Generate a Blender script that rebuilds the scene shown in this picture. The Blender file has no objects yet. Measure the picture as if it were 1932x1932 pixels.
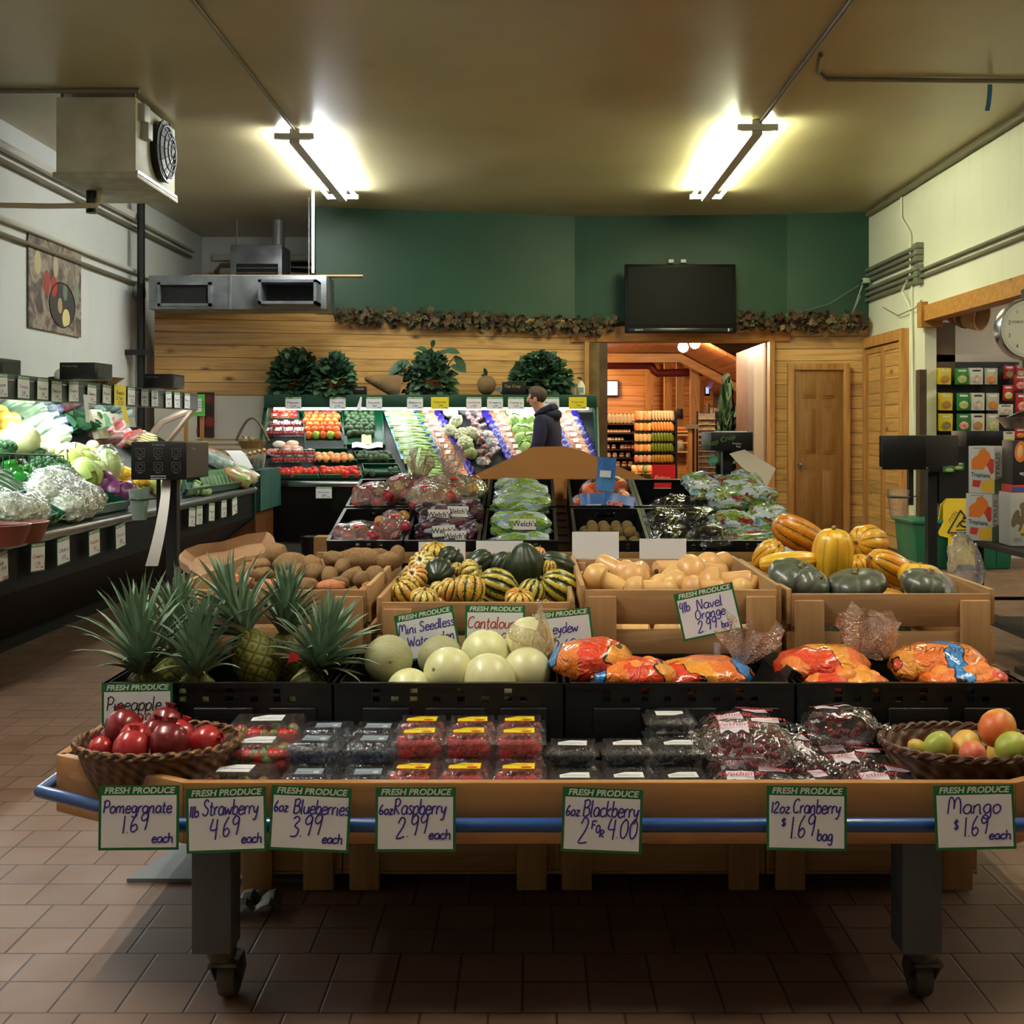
import bpy, bmesh, math, random
from math import sin, cos, pi, radians as R, atan2, sqrt, hypot
from mathutils import Vector as V, Matrix, Euler, noise
random.seed(7)
S = bpy.context.scene
COL = S.collection
# ---------------------------------------------------------------- camera, world, exposure
F = 2200.0; HC = 1.35; VU, VV = 1000.0, 810.0       # focal length in px, camera height, vanishing point of the room
cd = bpy.data.cameras.new('camera'); cam = bpy.data.objects.new('camera', cd); COL.objects.link(cam)
cam.location = (0, 0, HC); cam.rotation_euler = (pi/2, 0, 0)
cd.sensor_width = 36; cd.lens = 36*F/1932; cd.shift_x = -(VU-966)/1932; cd.shift_y = -(966-VV)/1932
cd.clip_start = .05; cd.clip_end = 100
S.camera = cam
wd = bpy.data.worlds.new('world'); S.world = wd; wd.use_nodes = True
wd.node_tree.nodes['Background'].inputs[0].default_value = (1, .93, .8, 1)
wd.node_tree.nodes['Background'].inputs[1].default_value = .03
S.view_settings.view_transform = 'Standard'; S.view_settings.look = 'None'; S.view_settings.gamma = 1
S.view_settings.exposure = 0.95
S.view_settings.use_curve_mapping = False
try:
    S.cycles.transparent_max_bounces = 24; S.cycles.max_bounces = 8; S.cycles.sample_clamp_indirect = 6
except Exception: pass
LAMP_L = ((.93, .98, 1.0), 58.0)      # cool tubes over the long case
LAMP_R = ((.95, 1.0, .64), 55.0)      # greenish tubes
LAMP_N = ((1.0, .97, .90), 2.5)      # tubes over the entrance, behind the camera
LAMP_F = ((1.0, .98, .94), 84.0); LAMP_G = ((1.0, .97, .86), 50.0)   # tubes above the front table
LAMP_C = ((.90, 1.0, .98), 24.0)      # tubes under the case canopies
LAMP_S = ((1.0, .93, .76), 30.0)       # side room
LAMP_W = ((1.0, .74, .46), 150.0)      # warm bulbs of the far shop, seen and added

def W(u, v, Y): return V(((u-VU)*Y/F, Y, HC-(v-VV)*Y/F))
def at(x, y, z): return V((x, y, z))

# ---------------------------------------------------------------- mesh building
class MB:
    def __init__(s): s.v = []; s.f = []; s.m = []; s.mi = 0; s.T = None
    def add(s, vs, fs, T=None):
        b = len(s.v)
        for p in vs:
            p = V(p)
            if T is not None: p = T @ p
            if s.T is not None: p = s.T @ p
            s.v.append(p)
        for f in fs: s.f.append([i+b for i in f]); s.m.append(s.mi)
        return s
    def box(s, x0, x1, y0, y1, z0, z1, T=None):
        return s.add([(x0,y0,z0),(x1,y0,z0),(x1,y1,z0),(x0,y1,z0),(x0,y0,z1),(x1,y0,z1),(x1,y1,z1),(x0,y1,z1)],
              [(0,3,2,1),(4,5,6,7),(0,1,5,4),(1,2,6,5),(2,3,7,6),(3,0,4,7)], T)
    def cbox(s, c, d, T=None): return s.box(c[0]-d[0]/2,c[0]+d[0]/2,c[1]-d[1]/2,c[1]+d[1]/2,c[2]-d[2]/2,c[2]+d[2]/2,T)
    def poly(s, pts, T=None): return s.add(pts, [list(range(len(pts)))], T)
    def prism(s, pts, d, T=None):
        """extrude a planar polygon by the vector d"""
        n = len(pts); d = V(d); a = [V(p) for p in pts]; b = [p+d for p in a]
        fs = [list(range(n))[::-1], list(range(n, 2*n))] + [(i, (i+1) % n, n+(i+1) % n, n+i) for i in range(n)]
        return s.add(a+b, fs, T)
    def tube(s, pts, r, n=8, T=None, cap=True):
        pts = [V(p) for p in pts]; m = len(pts)
        rr = r if isinstance(r, (list, tuple)) else [r]*m
        vs = []; up = None
        for i, p in enumerate(pts):
            t = (pts[min(i+1, m-1)]-pts[max(i-1, 0)]).normalized()
            if up is None:
                up = V((0,0,1)) if abs(t.z) < .9 else V((1,0,0))
            x = t.cross(up)
            if x.length < 1e-6: x = t.cross(V((0,1,0)))
            x.normalize(); y = x.cross(t).normalized(); up = y
            for k in range(n):
                a = 2*pi*k/n; vs.append(p+x*cos(a)*rr[i]+y*sin(a)*rr[i])
        fs = [(i*n+k, i*n+(k+1) % n, (i+1)*n+(k+1) % n, (i+1)*n+k) for i in range(m-1) for k in range(n)]
        if cap: fs += [list(range(n))[::-1], list(range((m-1)*n, m*n))]
        return s.add(vs, fs, T)
    def lathe(s, prof, n=24, T=None, fn=None, cap=True):
        """profile of (r, z); fn(theta, k) -> radius factor"""
        vs = []; m = len(prof)
        for k, (r, z) in enumerate(prof):
            for j in range(n):
                a = 2*pi*j/n; q = r*(fn(a, k) if fn else 1); vs.append((q*cos(a), q*sin(a), z))
        fs = [(i*n+j, i*n+(j+1) % n, (i+1)*n+(j+1) % n, (i+1)*n+j) for i in range(m-1) for j in range(n)]
        if cap:
            if prof[0][0] > 1e-5: fs.append(list(range(n))[::-1])
            if prof[-1][0] > 1e-5: fs.append(list(range((m-1)*n, m*n)))
        return s.add(vs, fs, T)
    def ball(s, c, r, nu=16, nv=10, fn=None, T=None):
        """ellipsoid; fn(unit vector) -> factor"""
        r = r if isinstance(r, (list, tuple)) else (r, r, r); c = V(c); vs = []; fs = []
        def pt(d):
            q = fn(d) if fn else 1
            return c+V((d.x*r[0]*q, d.y*r[1]*q, d.z*r[2]*q))
        vs.append(pt(V((0,0,-1))))
        for i in range(1, nv):
            e = -pi/2+pi*i/nv
            for j in range(nu):
                a = 2*pi*j/nu; vs.append(pt(V((cos(e)*cos(a), cos(e)*sin(a), sin(e)))))
        vs.append(pt(V((0,0,1)))); top = len(vs)-1
        for j in range(nu):
            fs.append((0, 1+(j+1) % nu, 1+j)); fs.append((top, top-nu+j, top-nu+(j+1) % nu))
        for i in range(nv-2):
            for j in range(nu):
                a = 1+i*nu+j; b = 1+i*nu+(j+1) % nu; fs.append((a, b, b+nu, a+nu))
        return s.add(vs, fs, T)
    def grid(s, nu, nv, fn, T=None):
        vs = [fn(i/nu, j/nv) for j in range(nv+1) for i in range(nu+1)]
        fs = [(j*(nu+1)+i, j*(nu+1)+i+1, (j+1)*(nu+1)+i+1, (j+1)*(nu+1)+i) for j in range(nv) for i in range(nu)]
        return s.add(vs, fs, T)
    def leaf(s, base, d, up, L, Wd, droop=.15, n=3, fold=.12):
        """a pointed blade from base along d"""
        d = V(d).normalized(); up = V(up); x = d.cross(up)
        if x.length < 1e-4: x = d.cross(V((1,.3,0)))
        x.normalize(); nn = x.cross(d).normalized(); vs = []; base = V(base)
        for i in range(n+1):
            t = i/n; w = Wd*(sin(pi*min(1, t*.92+.08))**.8)*.5
            p = base+d*L*t-V((0,0,1))*droop*L*t*t
            vs += [p-x*w+nn*fold*w, p, p+x*w+nn*fold*w]
        fs = []
        for i in range(n):
            a = i*3; fs += [(a, a+1, a+4, a+3), (a+1, a+2, a+5, a+4)]
        return s.add(vs, fs)
    def mesh(s, name, mats, smooth=True, ang=.6, bev=0, seg=2):
        me = bpy.data.meshes.new(name); me.from_pydata([tuple(p) for p in s.v], [], s.f); 
        for m in (mats if isinstance(mats, (list, tuple)) else [mats]): me.materials.append(m)
        me.polygons.foreach_set('material_index', s.m); me.update()
        if bev:
            bm = bmesh.new(); bm.from_mesh(me)
            es = [e for e in bm.edges if len(e.link_faces) == 2 and e.calc_face_angle(0) > .5]
            bmesh.ops.bevel(bm, geom=es, offset=bev, segments=seg, affect='EDGES', clamp_overlap=True, profile=.5)
            bm.to_mesh(me); bm.free()
        if smooth:
            me.polygons.foreach_set('use_smooth', [True]*len(me.polygons)); me.set_sharp_from_angle(angle=ang)
        return me
    def obj(s, name, mats, parent=None, loc=None, rot=None, **kw):
        return link(name, s.mesh(name, mats, **kw), parent, loc, rot)

def link(name, me, parent=None, loc=None, rot=None, sc=None):
    o = bpy.data.objects.new(name, me); COL.objects.link(o)
    if parent is not None: o.parent = parent
    if loc is not None: o.location = loc
    if rot is not None: o.rotation_euler = rot
    if sc is not None: o.scale = (sc, sc, sc) if isinstance(sc, (int, float)) else sc
    return o
def tag(o, label, cat, group=None, kind=None):
    o['label'] = label; o['category'] = cat
    if group: o['group'] = group
    if kind: o['kind'] = kind
    return o
def thing(name, label, cat, loc=(0,0,0), rot=(0,0,0), group=None, sc=None):
    o = bpy.data.objects.new(name, None); COL.objects.link(o); o.location = loc; o.rotation_euler = rot
    o.empty_display_size = .05
    if sc: o.scale = (sc,)*3
    return tag(o, label, cat, group)
def struct(name, mb, m, **kw):
    o = mb.obj(name, m, **kw); o['kind'] = 'structure'; return o
def dup(root, loc, rot=None, label=None, group=None, sc=None):
    r = root.copy(); COL.objects.link(r); r.location = loc
    if rot is not None: r.rotation_euler = rot
    if sc is not None: r.scale = (sc, sc, sc) if isinstance(sc, (int, float)) else sc
    if label: r['label'] = label
    if group: r['group'] = group
    for ch in root.children:
        c = ch.copy(); COL.objects.link(c); c.parent = r
        for g in ch.children:
            d = g.copy(); COL.objects.link(d); d.parent = c
    return r
ORD = ['first','second','third','fourth','fifth','sixth','seventh','eighth','ninth','tenth','eleventh','twelfth','thirteenth','fourteenth','fifteenth','sixteenth','seventeenth','eighteenth','nineteenth','twentieth']
def nth(i): return ORD[i] if i < 20 else 'twenty-'+ORD[i-20]
def TR(loc=(0,0,0), rot=(0,0,0), sc=(1,1,1)):
    return Matrix.Translation(V(loc)) @ Euler(rot).to_matrix().to_4x4() @ Matrix.Diagonal((*sc, 1))
def rnd(a, b): return random.uniform(a, b)

# ---------------------------------------------------------------- materials
def lin(c): return tuple((x/12.92 if x <= .04045 else ((x+.055)/1.055)**2.4) for x in c)
def C(r, g, b): return (*lin((r/255, g/255, b/255)), 1)
MAT = {}
class NT:
    def __init__(s, name):
        s.m = bpy.data.materials.new(name); s.m.use_nodes = True; s.t = s.m.node_tree; s.t.nodes.clear()
        s.out = s.t.nodes.new('ShaderNodeOutputMaterial')
    def n(s, ty, **kw):
        o = s.t.nodes.new('ShaderNode'+ty)
        for k, v in kw.items(): setattr(o, k, v)
        return o
    def l(s, a, b): s.t.links.new(a, b)
    def math(s, op, a, b=None, clamp=False):
        o = s.n('Math', operation=op); o.use_clamp = clamp
        for i, x in enumerate((a, b)):
            if x is None: continue
            if isinstance(x, (int, float)): o.inputs[i].default_value = x
            else: s.l(x, o.inputs[i])
        return o.outputs[0]
    def ramp(s, fac, stops, mode='LINEAR'):
        o = s.n('ValToRGB'); cr = o.color_ramp; cr.interpolation = mode
        while len(cr.elements) < len(stops): cr.elements.new(.5)
        for e, (p, c) in zip(cr.elements, stops): e.position = p; e.color = c
        s.l(fac, o.inputs[0]); return o.outputs[0]
    def mix(s, fac, a, b, mode='MIX'):
        o = s.n('Mix', data_type='RGBA', blend_type=mode)
        for i, x in ((0, fac), (6, a), (7, b)):
            if isinstance(x, (int, float)): o.inputs[i].default_value = x
            elif isinstance(x, tuple): o.inputs[i].default_value = x
            else: s.l(x, o.inputs[i])
        return o.outputs[2]
    def obj(s): return s.n('TexCoord').outputs['Object']
    def noise(s, scale, co=None, detail=3, dist=0, rough=.5):
        o = s.n('TexNoise'); o.inputs['Scale'].default_value = scale; o.inputs['Detail'].default_value = detail; o.inputs['Distortion'].default_value = dist
        o.inputs['Roughness'].default_value = rough
        s.l(co if co is not None else s.obj(), o.inputs['Vector']); return o.outputs[0]
    def mapped(s, sc, co=None, loc=(0,0,0)):
        o = s.n('Mapping'); o.inputs['Scale'].default_value = sc; o.inputs['Location'].default_value = loc
        s.l(co if co is not None else s.obj(), o.inputs['Vector']); return o.outputs[0]
    def vor(s, scale, co=None, feat='F1', out=0):
        o = s.n('TexVoronoi', feature=feat); o.inputs['Scale'].default_value = scale
        s.l(co if co is not None else s.obj(), o.inputs['Vector']); return o.outputs[out]
    def sep(s, co=None):
        o = s.n('SeparateXYZ'); s.l(co if co is not None else s.obj(), o.inputs[0]); return o.outputs
    def rand(s): return s.n('ObjectInfo').outputs['Random']
    def vary(s, col, amt=.25, hue=0.0):
        h = s.n('HueSaturation'); s.l(col, h.inputs['Color'])
        r = s.rand(); s.l(s.math('ADD', s.math('MULTIPLY', r, amt), 1-amt/2), h.inputs['Value'])
        if hue: s.l(s.math('ADD', s.math('MULTIPLY', r, hue), .5-hue/2), h.inputs['Hue'])
        return h.outputs[0]
    def bsdf(s, col, rough=.5, metal=0, spec=.5, coat=0, bump=None, bstr=.3, bdist=.01, emit=None, estr=0, sss=0, alpha=None):
        b = s.n('BsdfPrincipled')
        for k, x in (('Base Color', col), ('Roughness', rough), ('Metallic', metal), ('Specular IOR Level', spec), ('Coat Weight', coat)):
            if isinstance(x, (int, float, tuple)): b.inputs[k].default_value = x
            else: s.l(x, b.inputs[k])
        if bump is not None:
            u = s.n('Bump'); u.inputs['Strength'].default_value = bstr; u.inputs['Distance'].default_value = bdist
            s.l(bump, u.inputs['Height']); s.l(u.outputs[0], b.inputs['Normal'])
        if emit is not None:
            b.inputs['Emission Color'].default_value = emit; b.inputs['Emission Strength'].default_value = estr
        s.l(b.outputs[0], s.out.inputs[0]); s.b = b
        return s.m

def mat(name, col, rough=.5, metal=0, spec=.5, coat=0, n=None, col2=None, bump=0, bsc=None, bd=.01, vary=0, hue=0, emit=None, estr=0):
    """plain colour, optional mottling with a second colour, bump and per-object variation"""
    if name in MAT: return MAT[name]
    t = NT(name); c = col
    if n and col2: c = t.mix(t.ramp(t.noise(n), [(.35, (0,0,0,1)), (.65, (1,1,1,1))]), col, col2)
    if vary:
        if isinstance(c, tuple): k = t.n('RGB'); k.outputs[0].default_value = c; c = k.outputs[0]
        c = t.vary(c, vary, hue)
    MAT[name] = t.bsdf(c, rough, metal, spec, coat, t.noise(bsc or 40, detail=4) if bump else None, bump or .3, bd, emit, estr)
    return MAT[name]
def emat(name, col, s):
    if name in MAT: return MAT[name]
    t = NT(name); e = t.n('Emission'); e.inputs[0].default_value = (*col, 1); e.inputs[1].default_value = s
    t.l(e.outputs[0], t.out.inputs[0]); MAT[name] = t.m; return t.m
def wood(name, a, b, axis=0, sc=1.0, rough=.5, knots=True, vary=.25):
    if name in MAT: return MAT[name]
    t = NT(name); m = [14*sc]*3; m[axis] = 1.2*sc
    co = t.mapped(tuple(m)); r = t.rand()
    off = t.n('VectorMath', operation='ADD'); t.l(co, off.inputs[0]); cb = t.n('CombineXYZ')
    for k in range(3): t.l(t.math('MULTIPLY', r, 37.0+k*11), cb.inputs[k])
    t.l(cb.outputs[0], off.inputs[1]); co = off.outputs[0]
    g = t.noise(1.3, co, 5, .6)
    d = tuple(x*.62 for x in b[:3])+(1,); c = t.ramp(g, [(.32, a), (.5, tuple((x+y)/2 for x, y in zip(a, b))), (.62, b), (.7, a), (.8, d)])
    m2 = [60*sc]*3; m2[axis] = 2.0*sc; c = t.mix(t.math('MULTIPLY', t.noise(1.0, t.mapped(tuple(m2)), 3), .45), c, d)
    if knots:
        kc = [3.2*sc]*3; kc[axis] = 1.6*sc
        k = t.vor(1.0, t.mapped(tuple(kc)))
        c = t.mix(t.ramp(k, [(.06, (.75,.75,.75,1)), (.13, (0,0,0,1))]), c, tuple(x*.28 for x in a[:3])+(1,))
    c = t.vary(c, vary)
    MAT[name] = t.bsdf(c, rough, bump=g, bstr=.12, bdist=.004); return MAT[name]
def film(name, tint=(1,1,1,1), opac=.12, gloss=.5, rough=.12, sc=30, bstr=.7, extra=None):
    """clear crinkled plastic: mostly transparent with sharp highlights"""
    if name in MAT: return MAT[name]
    t = NT(name); tr = t.n('BsdfTransparent'); tr.inputs[0].default_value = tint
    gl = t.n('BsdfGlossy'); gl.inputs['Roughness'].default_value = rough
    df = t.n('BsdfDiffuse'); df.inputs[0].default_value = extra or (.8,.8,.8,1)
    bp = t.n('Bump'); bp.inputs['Strength'].default_value = bstr; bp.inputs['Distance'].default_value = .02
    t.l(t.noise(sc, detail=2, dist=1.5), bp.inputs['Height'])
    for g in (gl, df): t.l(bp.outputs[0], g.inputs['Normal'])
    lw = t.n('LayerWeight'); lw.inputs[0].default_value = .35; t.l(bp.outputs[0], lw.inputs['Normal'])
    f = t.math('MULTIPLY', lw.outputs['Facing'], gloss, True); f = t.math('ADD', f, .04, True)
    a = t.n('MixShader'); a.inputs[0].default_value = opac; t.l(tr.outputs[0], a.inputs[1]); t.l(df.outputs[0], a.inputs[2])
    b = t.n('MixShader'); t.l(f, b.inputs[0]); t.l(a.outputs[0], b.inputs[1]); t.l(gl.outputs[0], b.inputs[2])
    t.l(b.outputs[0], t.out.inputs[0]); MAT[name] = t.m; return t.m

WHITE = mat('white_plastic', C(222,222,215), .4)
BLACK = mat('black_plastic', C(12,13,14), .42, spec=.35, bump=.15, bsc=120)
BLACKM = mat('black_metal', C(22,22,22), .45, spec=.4)
GREEN = mat('sign_green', C(22,104,52), .45)
DGREEN = mat('case_green', C(8,58,40), .38)
DARK = mat('case_black', C(10,13,12), .6, spec=.2)
CHROME = mat('chrome', C(190,192,190), .22, 1)
STEEL = mat('grey_paint', C(88,92,94), .45, n=8, col2=C(74,78,80))
GALV = mat('galvanised', C(140,145,152), .42, .7, n=5, col2=C(112,118,124))
PAPER = mat('paper', C(226,226,226), .6)
KRAFT = mat('card', C(160,122,78), .75, n=6, col2=C(138,100,60), vary=.15)
INK = mat('ink_blue', C(52,38,140), .6)
INKR = mat('ink_red', C(176,30,36), .6)
INKK = mat('ink_black', C(30,36,34), .6)
OFFW = mat('off_white_print', C(232,232,222), .5)

# ---------------------------------------------------------------- lettering
_tc = {}
def printed(txt, size, mat_, parent, loc, rot=(0,0,0), name='lettering', shear=0, fat=0, align='CENTER', sx=1):
    k = (txt, size, shear, fat, align, mat_.name)
    if k not in _tc:
        c = bpy.data.curves.new('t', 'FONT'); c.body = txt; c.size = size; c.shear = shear; c.offset = fat*size
        c.align_x = align; c.align_y = 'CENTER'; c.resolution_u = 3
        o = bpy.data.objects.new('t', c); COL.objects.link(o); bpy.context.view_layer.update()
        me = bpy.data.meshes.new_from_object(o.evaluated_get(bpy.context.evaluated_depsgraph_get()))
        me.materials.clear(); me.materials.append(mat_); me.name = 'lettering'
        bpy.data.objects.remove(o); bpy.data.curves.remove(c); _tc[k] = me
    return link(name, _tc[k], parent, loc, rot, (sx, 1, 1))
# single-stroke hand lettering: y 0 base, .55 x-height, 1 ascender, -.35 descender
GL = {
 'a': (.5, '.42,.5 .2,.55 .05,.3 .12,.05 .3,.02 .42,.25 .42,.5 .43,.1 .52,.02'), 'b': (.46, '.06,1 .06,.02|.06,.35 .25,.55 .4,.4 .38,.12 .22,0 .06,.1'),
 'c': (.42, '.38,.45 .22,.55 .05,.35 .08,.08 .25,0 .4,.1'), 'd': (.5, '.4,.45 .22,.55 .05,.3 .12,.03 .3,.05 .41,.3|.42,1 .41,.3 .46,.02'),
 'e': (.44, '.05,.28 .38,.32 .33,.52 .15,.52 .05,.25 .12,.02 .3,0 .42,.12'), 'g': (.48, '.4,.5 .2,.55 .06,.3 .15,.05 .32,.08 .4,.45|.4,.5 .42,-.15 .28,-.36 .08,-.25'),
 'h': (.48, '.06,1 .06,0|.06,.3 .2,.52 .35,.48 .38,.02 .44,0'), 'i': (.2, '.08,.5 .08,.04 .16,0|.09,.75 .1,.78'), 'k': (.42, '.06,1 .06,0|.36,.55 .08,.26 .38,0'),
 'l': (.2, '.07,1 .07,.06 .15,0'), 'm': (.7, '.05,.52 .06,0|.06,.35 .18,.54 .3,.45 .32,0|.32,.35 .45,.54 .56,.45 .58,.02 .66,.02'),
 'n': (.48, '.06,.52 .06,0|.06,.32 .2,.54 .34,.48 .37,.02 .44,.02'), 'o': (.46, '.25,.55 .06,.38 .1,.06 .26,0 .4,.2 .38,.45 .22,.55'),
 'p': (.46, '.06,.52 .05,-.35|.06,.35 .25,.55 .4,.4 .36,.1 .2,0 .06,.12'), 'r': (.34, '.06,.52 .07,0|.07,.3 .18,.52 .32,.5'), 's': (.36, '.32,.48 .18,.56 .07,.42 .28,.2 .25,.03 .05,.04'),
 't': (.34, '.15,.85 .14,.1 .22,0 .3,.05|.02,.55 .3,.57'), 'u': (.48, '.06,.52 .07,.12 .2,0 .36,.14 .4,.52 .4,.1 .46,.01'), 'v': (.4, '.04,.52 .18,0 .36,.52'),
 'w': (.6, '.04,.52 .12,.02 .28,.4 .4,.02 .56,.52'), 'y': (.44, '.05,.52 .1,.18 .24,.14 .38,.52|.38,.52 .3,-.1 .18,-.36 .05,-.3'), 'z': (.4, '.05,.5 .34,.5 .06,.02 .38,.02'),
 'B': (.56, '.08,1 .07,0|.0,.9 .3,1.02 .46,.8 .3,.55 .1,.52|.1,.52 .4,.5 .5,.2 .3,0 .07,.02'), 'C': (.56, '.5,.85 .36,1 .12,.8 .06,.3 .22,.02 .5,.12'), 'F': (.4, '.08,1 .08,0|.08,1 .38,1|.08,.52 .3,.52'),
 'H': (.56, '.07,1 .07,0|.45,1 .45,0|.07,.5 .45,.5'), 'M': (.76, '.06,0 .1,.9 .24,1 .34,.7 .34,.3 .38,.8 .52,1 .64,.75 .68,0'), 'N': (.56, '.08,0 .1,1 .44,0 .46,1'),
 'O': (.6, '.3,1 .08,.7 .1,.2 .3,0 .5,.25 .48,.75 .28,1'), 'P': (.5, '.1,1 .08,0|0,.88 .25,1.02 .45,.82 .36,.5 .1,.46'), 'R': (.56, '.1,1 .08,0|.02,.9 .28,1.02 .44,.8 .32,.54 .1,.5 .46,0'),
 'S': (.52, '.44,.86 .28,1.02 .1,.84 .2,.58 .42,.4 .38,.08 .16,0 .02,.16'), 'W': (.8, '.04,1 .2,.02 .38,.7 .56,.02 .74,1'),
 '0': (.5, '.26,1 .06,.65 .1,.12 .26,0 .42,.3 .4,.8 .24,1'), '1': (.22, '.1,1 .1,0'), '2': (.5, '.06,.75 .2,1 .38,.85 .3,.5 .04,.02 .44,.04'), '3': (.46, '.08,.9 .25,1 .38,.82 .2,.55 .4,.35 .32,.05 .05,.06'),
 '4': (.5, '.14,1 .04,.45 .42,.45|.36,.95 .34,-.1'), '6': (.46, '.3,1 .1,.6 .08,.12 .24,0 .38,.2 .26,.42 .1,.3'), '9': (.46, '.38,.85 .22,1 .06,.78 .16,.55 .34,.65 .38,.9 .36,.4 .3,0'),
 '$': (.44, '.34,.74 .2,.85 .08,.66 .32,.38 .26,.16 .06,.22|.2,1 .2,.02'), 'q': (.48, '.4,.5 .2,.55 .06,.3 .15,.05 .32,.08 .4,.45|.4,.52 .41,-.35'), 'K': (.5, '.08,1 .08,0|.44,1 .1,.45 .46,0'), 'G': (.58, '.5,.85 .34,1 .1,.78 .08,.25 .3,0 .48,.15 .5,.45 .34,.45'),
 '.': (.16, '.07,0 .09,.03'), ' ': (.26, ''), 'A': (.5, '.04,0 .24,1 .44,0|.12,.4 .36,.4'), 'L': (.4, '.08,1 .08,0 .36,0'), 'I': (.2, '.08,1 .08,0'), 'T': (.44, '.04,1 .42,1|.22,1 .22,0'), 'U': (.5, '.06,1 .08,.1 .24,0 .42,.12 .44,1'), 'E': (.4, '.08,1 .08,0 .36,0|.08,1 .36,1|.08,.52 .3,.52'), 'D': (.5, '.08,1 .08,0 .3,.05 .44,.5 .3,.95 .08,1'), 'f': (.34, '.32,.95 .2,1 .14,.8 .14,0|.02,.52 .28,.54'), '8': (.46, '.22,.52 .08,.75 .24,1 .38,.78 .08,.25 .24,0 .4,.25 .22,.52'), '5': (.46, '.38,1 .1,1 .08,.58 .3,.6 .4,.3 .26,0 .06,.08'), '7': (.44, '.04,1 .4,1 .16,0'),
}
def _smooth(p):
    if len(p) < 3: return p
    out = []
    for i in range(len(p)-1):
        a, b, c, d = p[max(i-1,0)], p[i], p[i+1], p[min(i+2, len(p)-1)]
        for k in range(4):
            t = k/4
            out.append(tuple(.5*((2*b[j])+(-a[j]+c[j])*t+(2*a[j]-5*b[j]+4*c[j]-d[j])*t*t+(-a[j]+3*b[j]-3*c[j]+d[j])*t**3) for j in (0,1)))
    return out+[p[-1]]
def hand_into(mb, txt, x, y, h, wd=None, pen=.003, rot=0, slant=.12):
    """write txt from (x, y) in the xy plane with letter height h, squeezed to width wd"""
    tot = sum(GL[c][0] for c in txt); sx = (wd/tot) if wd else h
    cx = x; z = .0012
    for ch in txt:
        w, st = GL[ch]
        for stroke in filter(None, st.split('|')):
            p = [tuple(map(float, q.split(','))) for q in stroke.split()]
            p = _smooth(p); q = [(cx+a*sx+b*h*slant, y+b*h+(a*sx+cx-x)*math.tan(rot)) for a, b in p]
            L = []
            for i, (a, b) in enumerate(q):
                a0, b0 = q[max(i-1,0)]; a1, b1 = q[min(i+1,len(q)-1)]
                dx, dy = a1-a0, b1-b0; n = hypot(dx, dy) or 1
                L.append((a-dy/n*pen/2, b+dx/n*pen/2, z)); L.append((a+dy/n*pen/2, b-dx/n*pen/2, z))
            z += .00001
            mb.add(L, [(2*i, 2*i+1, 2*i+3, 2*i+2) for i in range(len(q)-1)])
        cx += w*sx
    return mb
# ================================================================ the room
CZ = 3.97; XL = -4.47; XR = 4.08
def m_tiles():
    t = NT('quarry_tiles'); s = t.sep(); tw, td = .157, .153
    y = t.math('DIVIDE', t.math('SUBTRACT', s[1], .096), td); r = t.math('FLOOR', y)
    pr = t.math('FLOOR', t.math('DIVIDE', t.math('ADD', r, 1), 2)); par = t.math('MODULO', t.math('ADD', pr, 100), 2)
    x = t.math('ADD', t.math('DIVIDE', t.math('ADD', s[0], 1.352), tw), t.math('MULTIPLY', par, .5)); cx = t.math('FLOOR', x)
    fx = t.math('ABSOLUTE', t.math('SUBTRACT', t.math('FRACT', x), .5)); fy = t.math('ABSOLUTE', t.math('SUBTRACT', t.math('FRACT', y), .5))
    g = t.ramp(t.math('MAXIMUM', fx, fy), [(.474, (0,0,0,1)), (.489, (1,1,1,1))])
    wn = t.n('TexWhiteNoise', noise_dimensions='2D'); cb = t.n('CombineXYZ'); t.l(cx, cb.inputs[0]); t.l(r, cb.inputs[1]); t.l(cb.outputs[0], wn.inputs['Vector'])
    c = t.mix(wn.outputs[0], C(106,78,62), C(124,96,78)); c = t.mix(t.ramp(t.noise(3.5, detail=6), [(.3,(0,0,0,1)),(.75,(.75,.75,.75,1))]), c, C(130,106,90))
    c = t.mix(g, c, C(66,48,38))
    rf = t.math('ADD', t.math('MULTIPLY', t.noise(6), .25), .36)
    return t.bsdf(c, rf, spec=.4, bump=t.math('SUBTRACT', 1.0, g), bstr=.5, bdist=.003)
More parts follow.
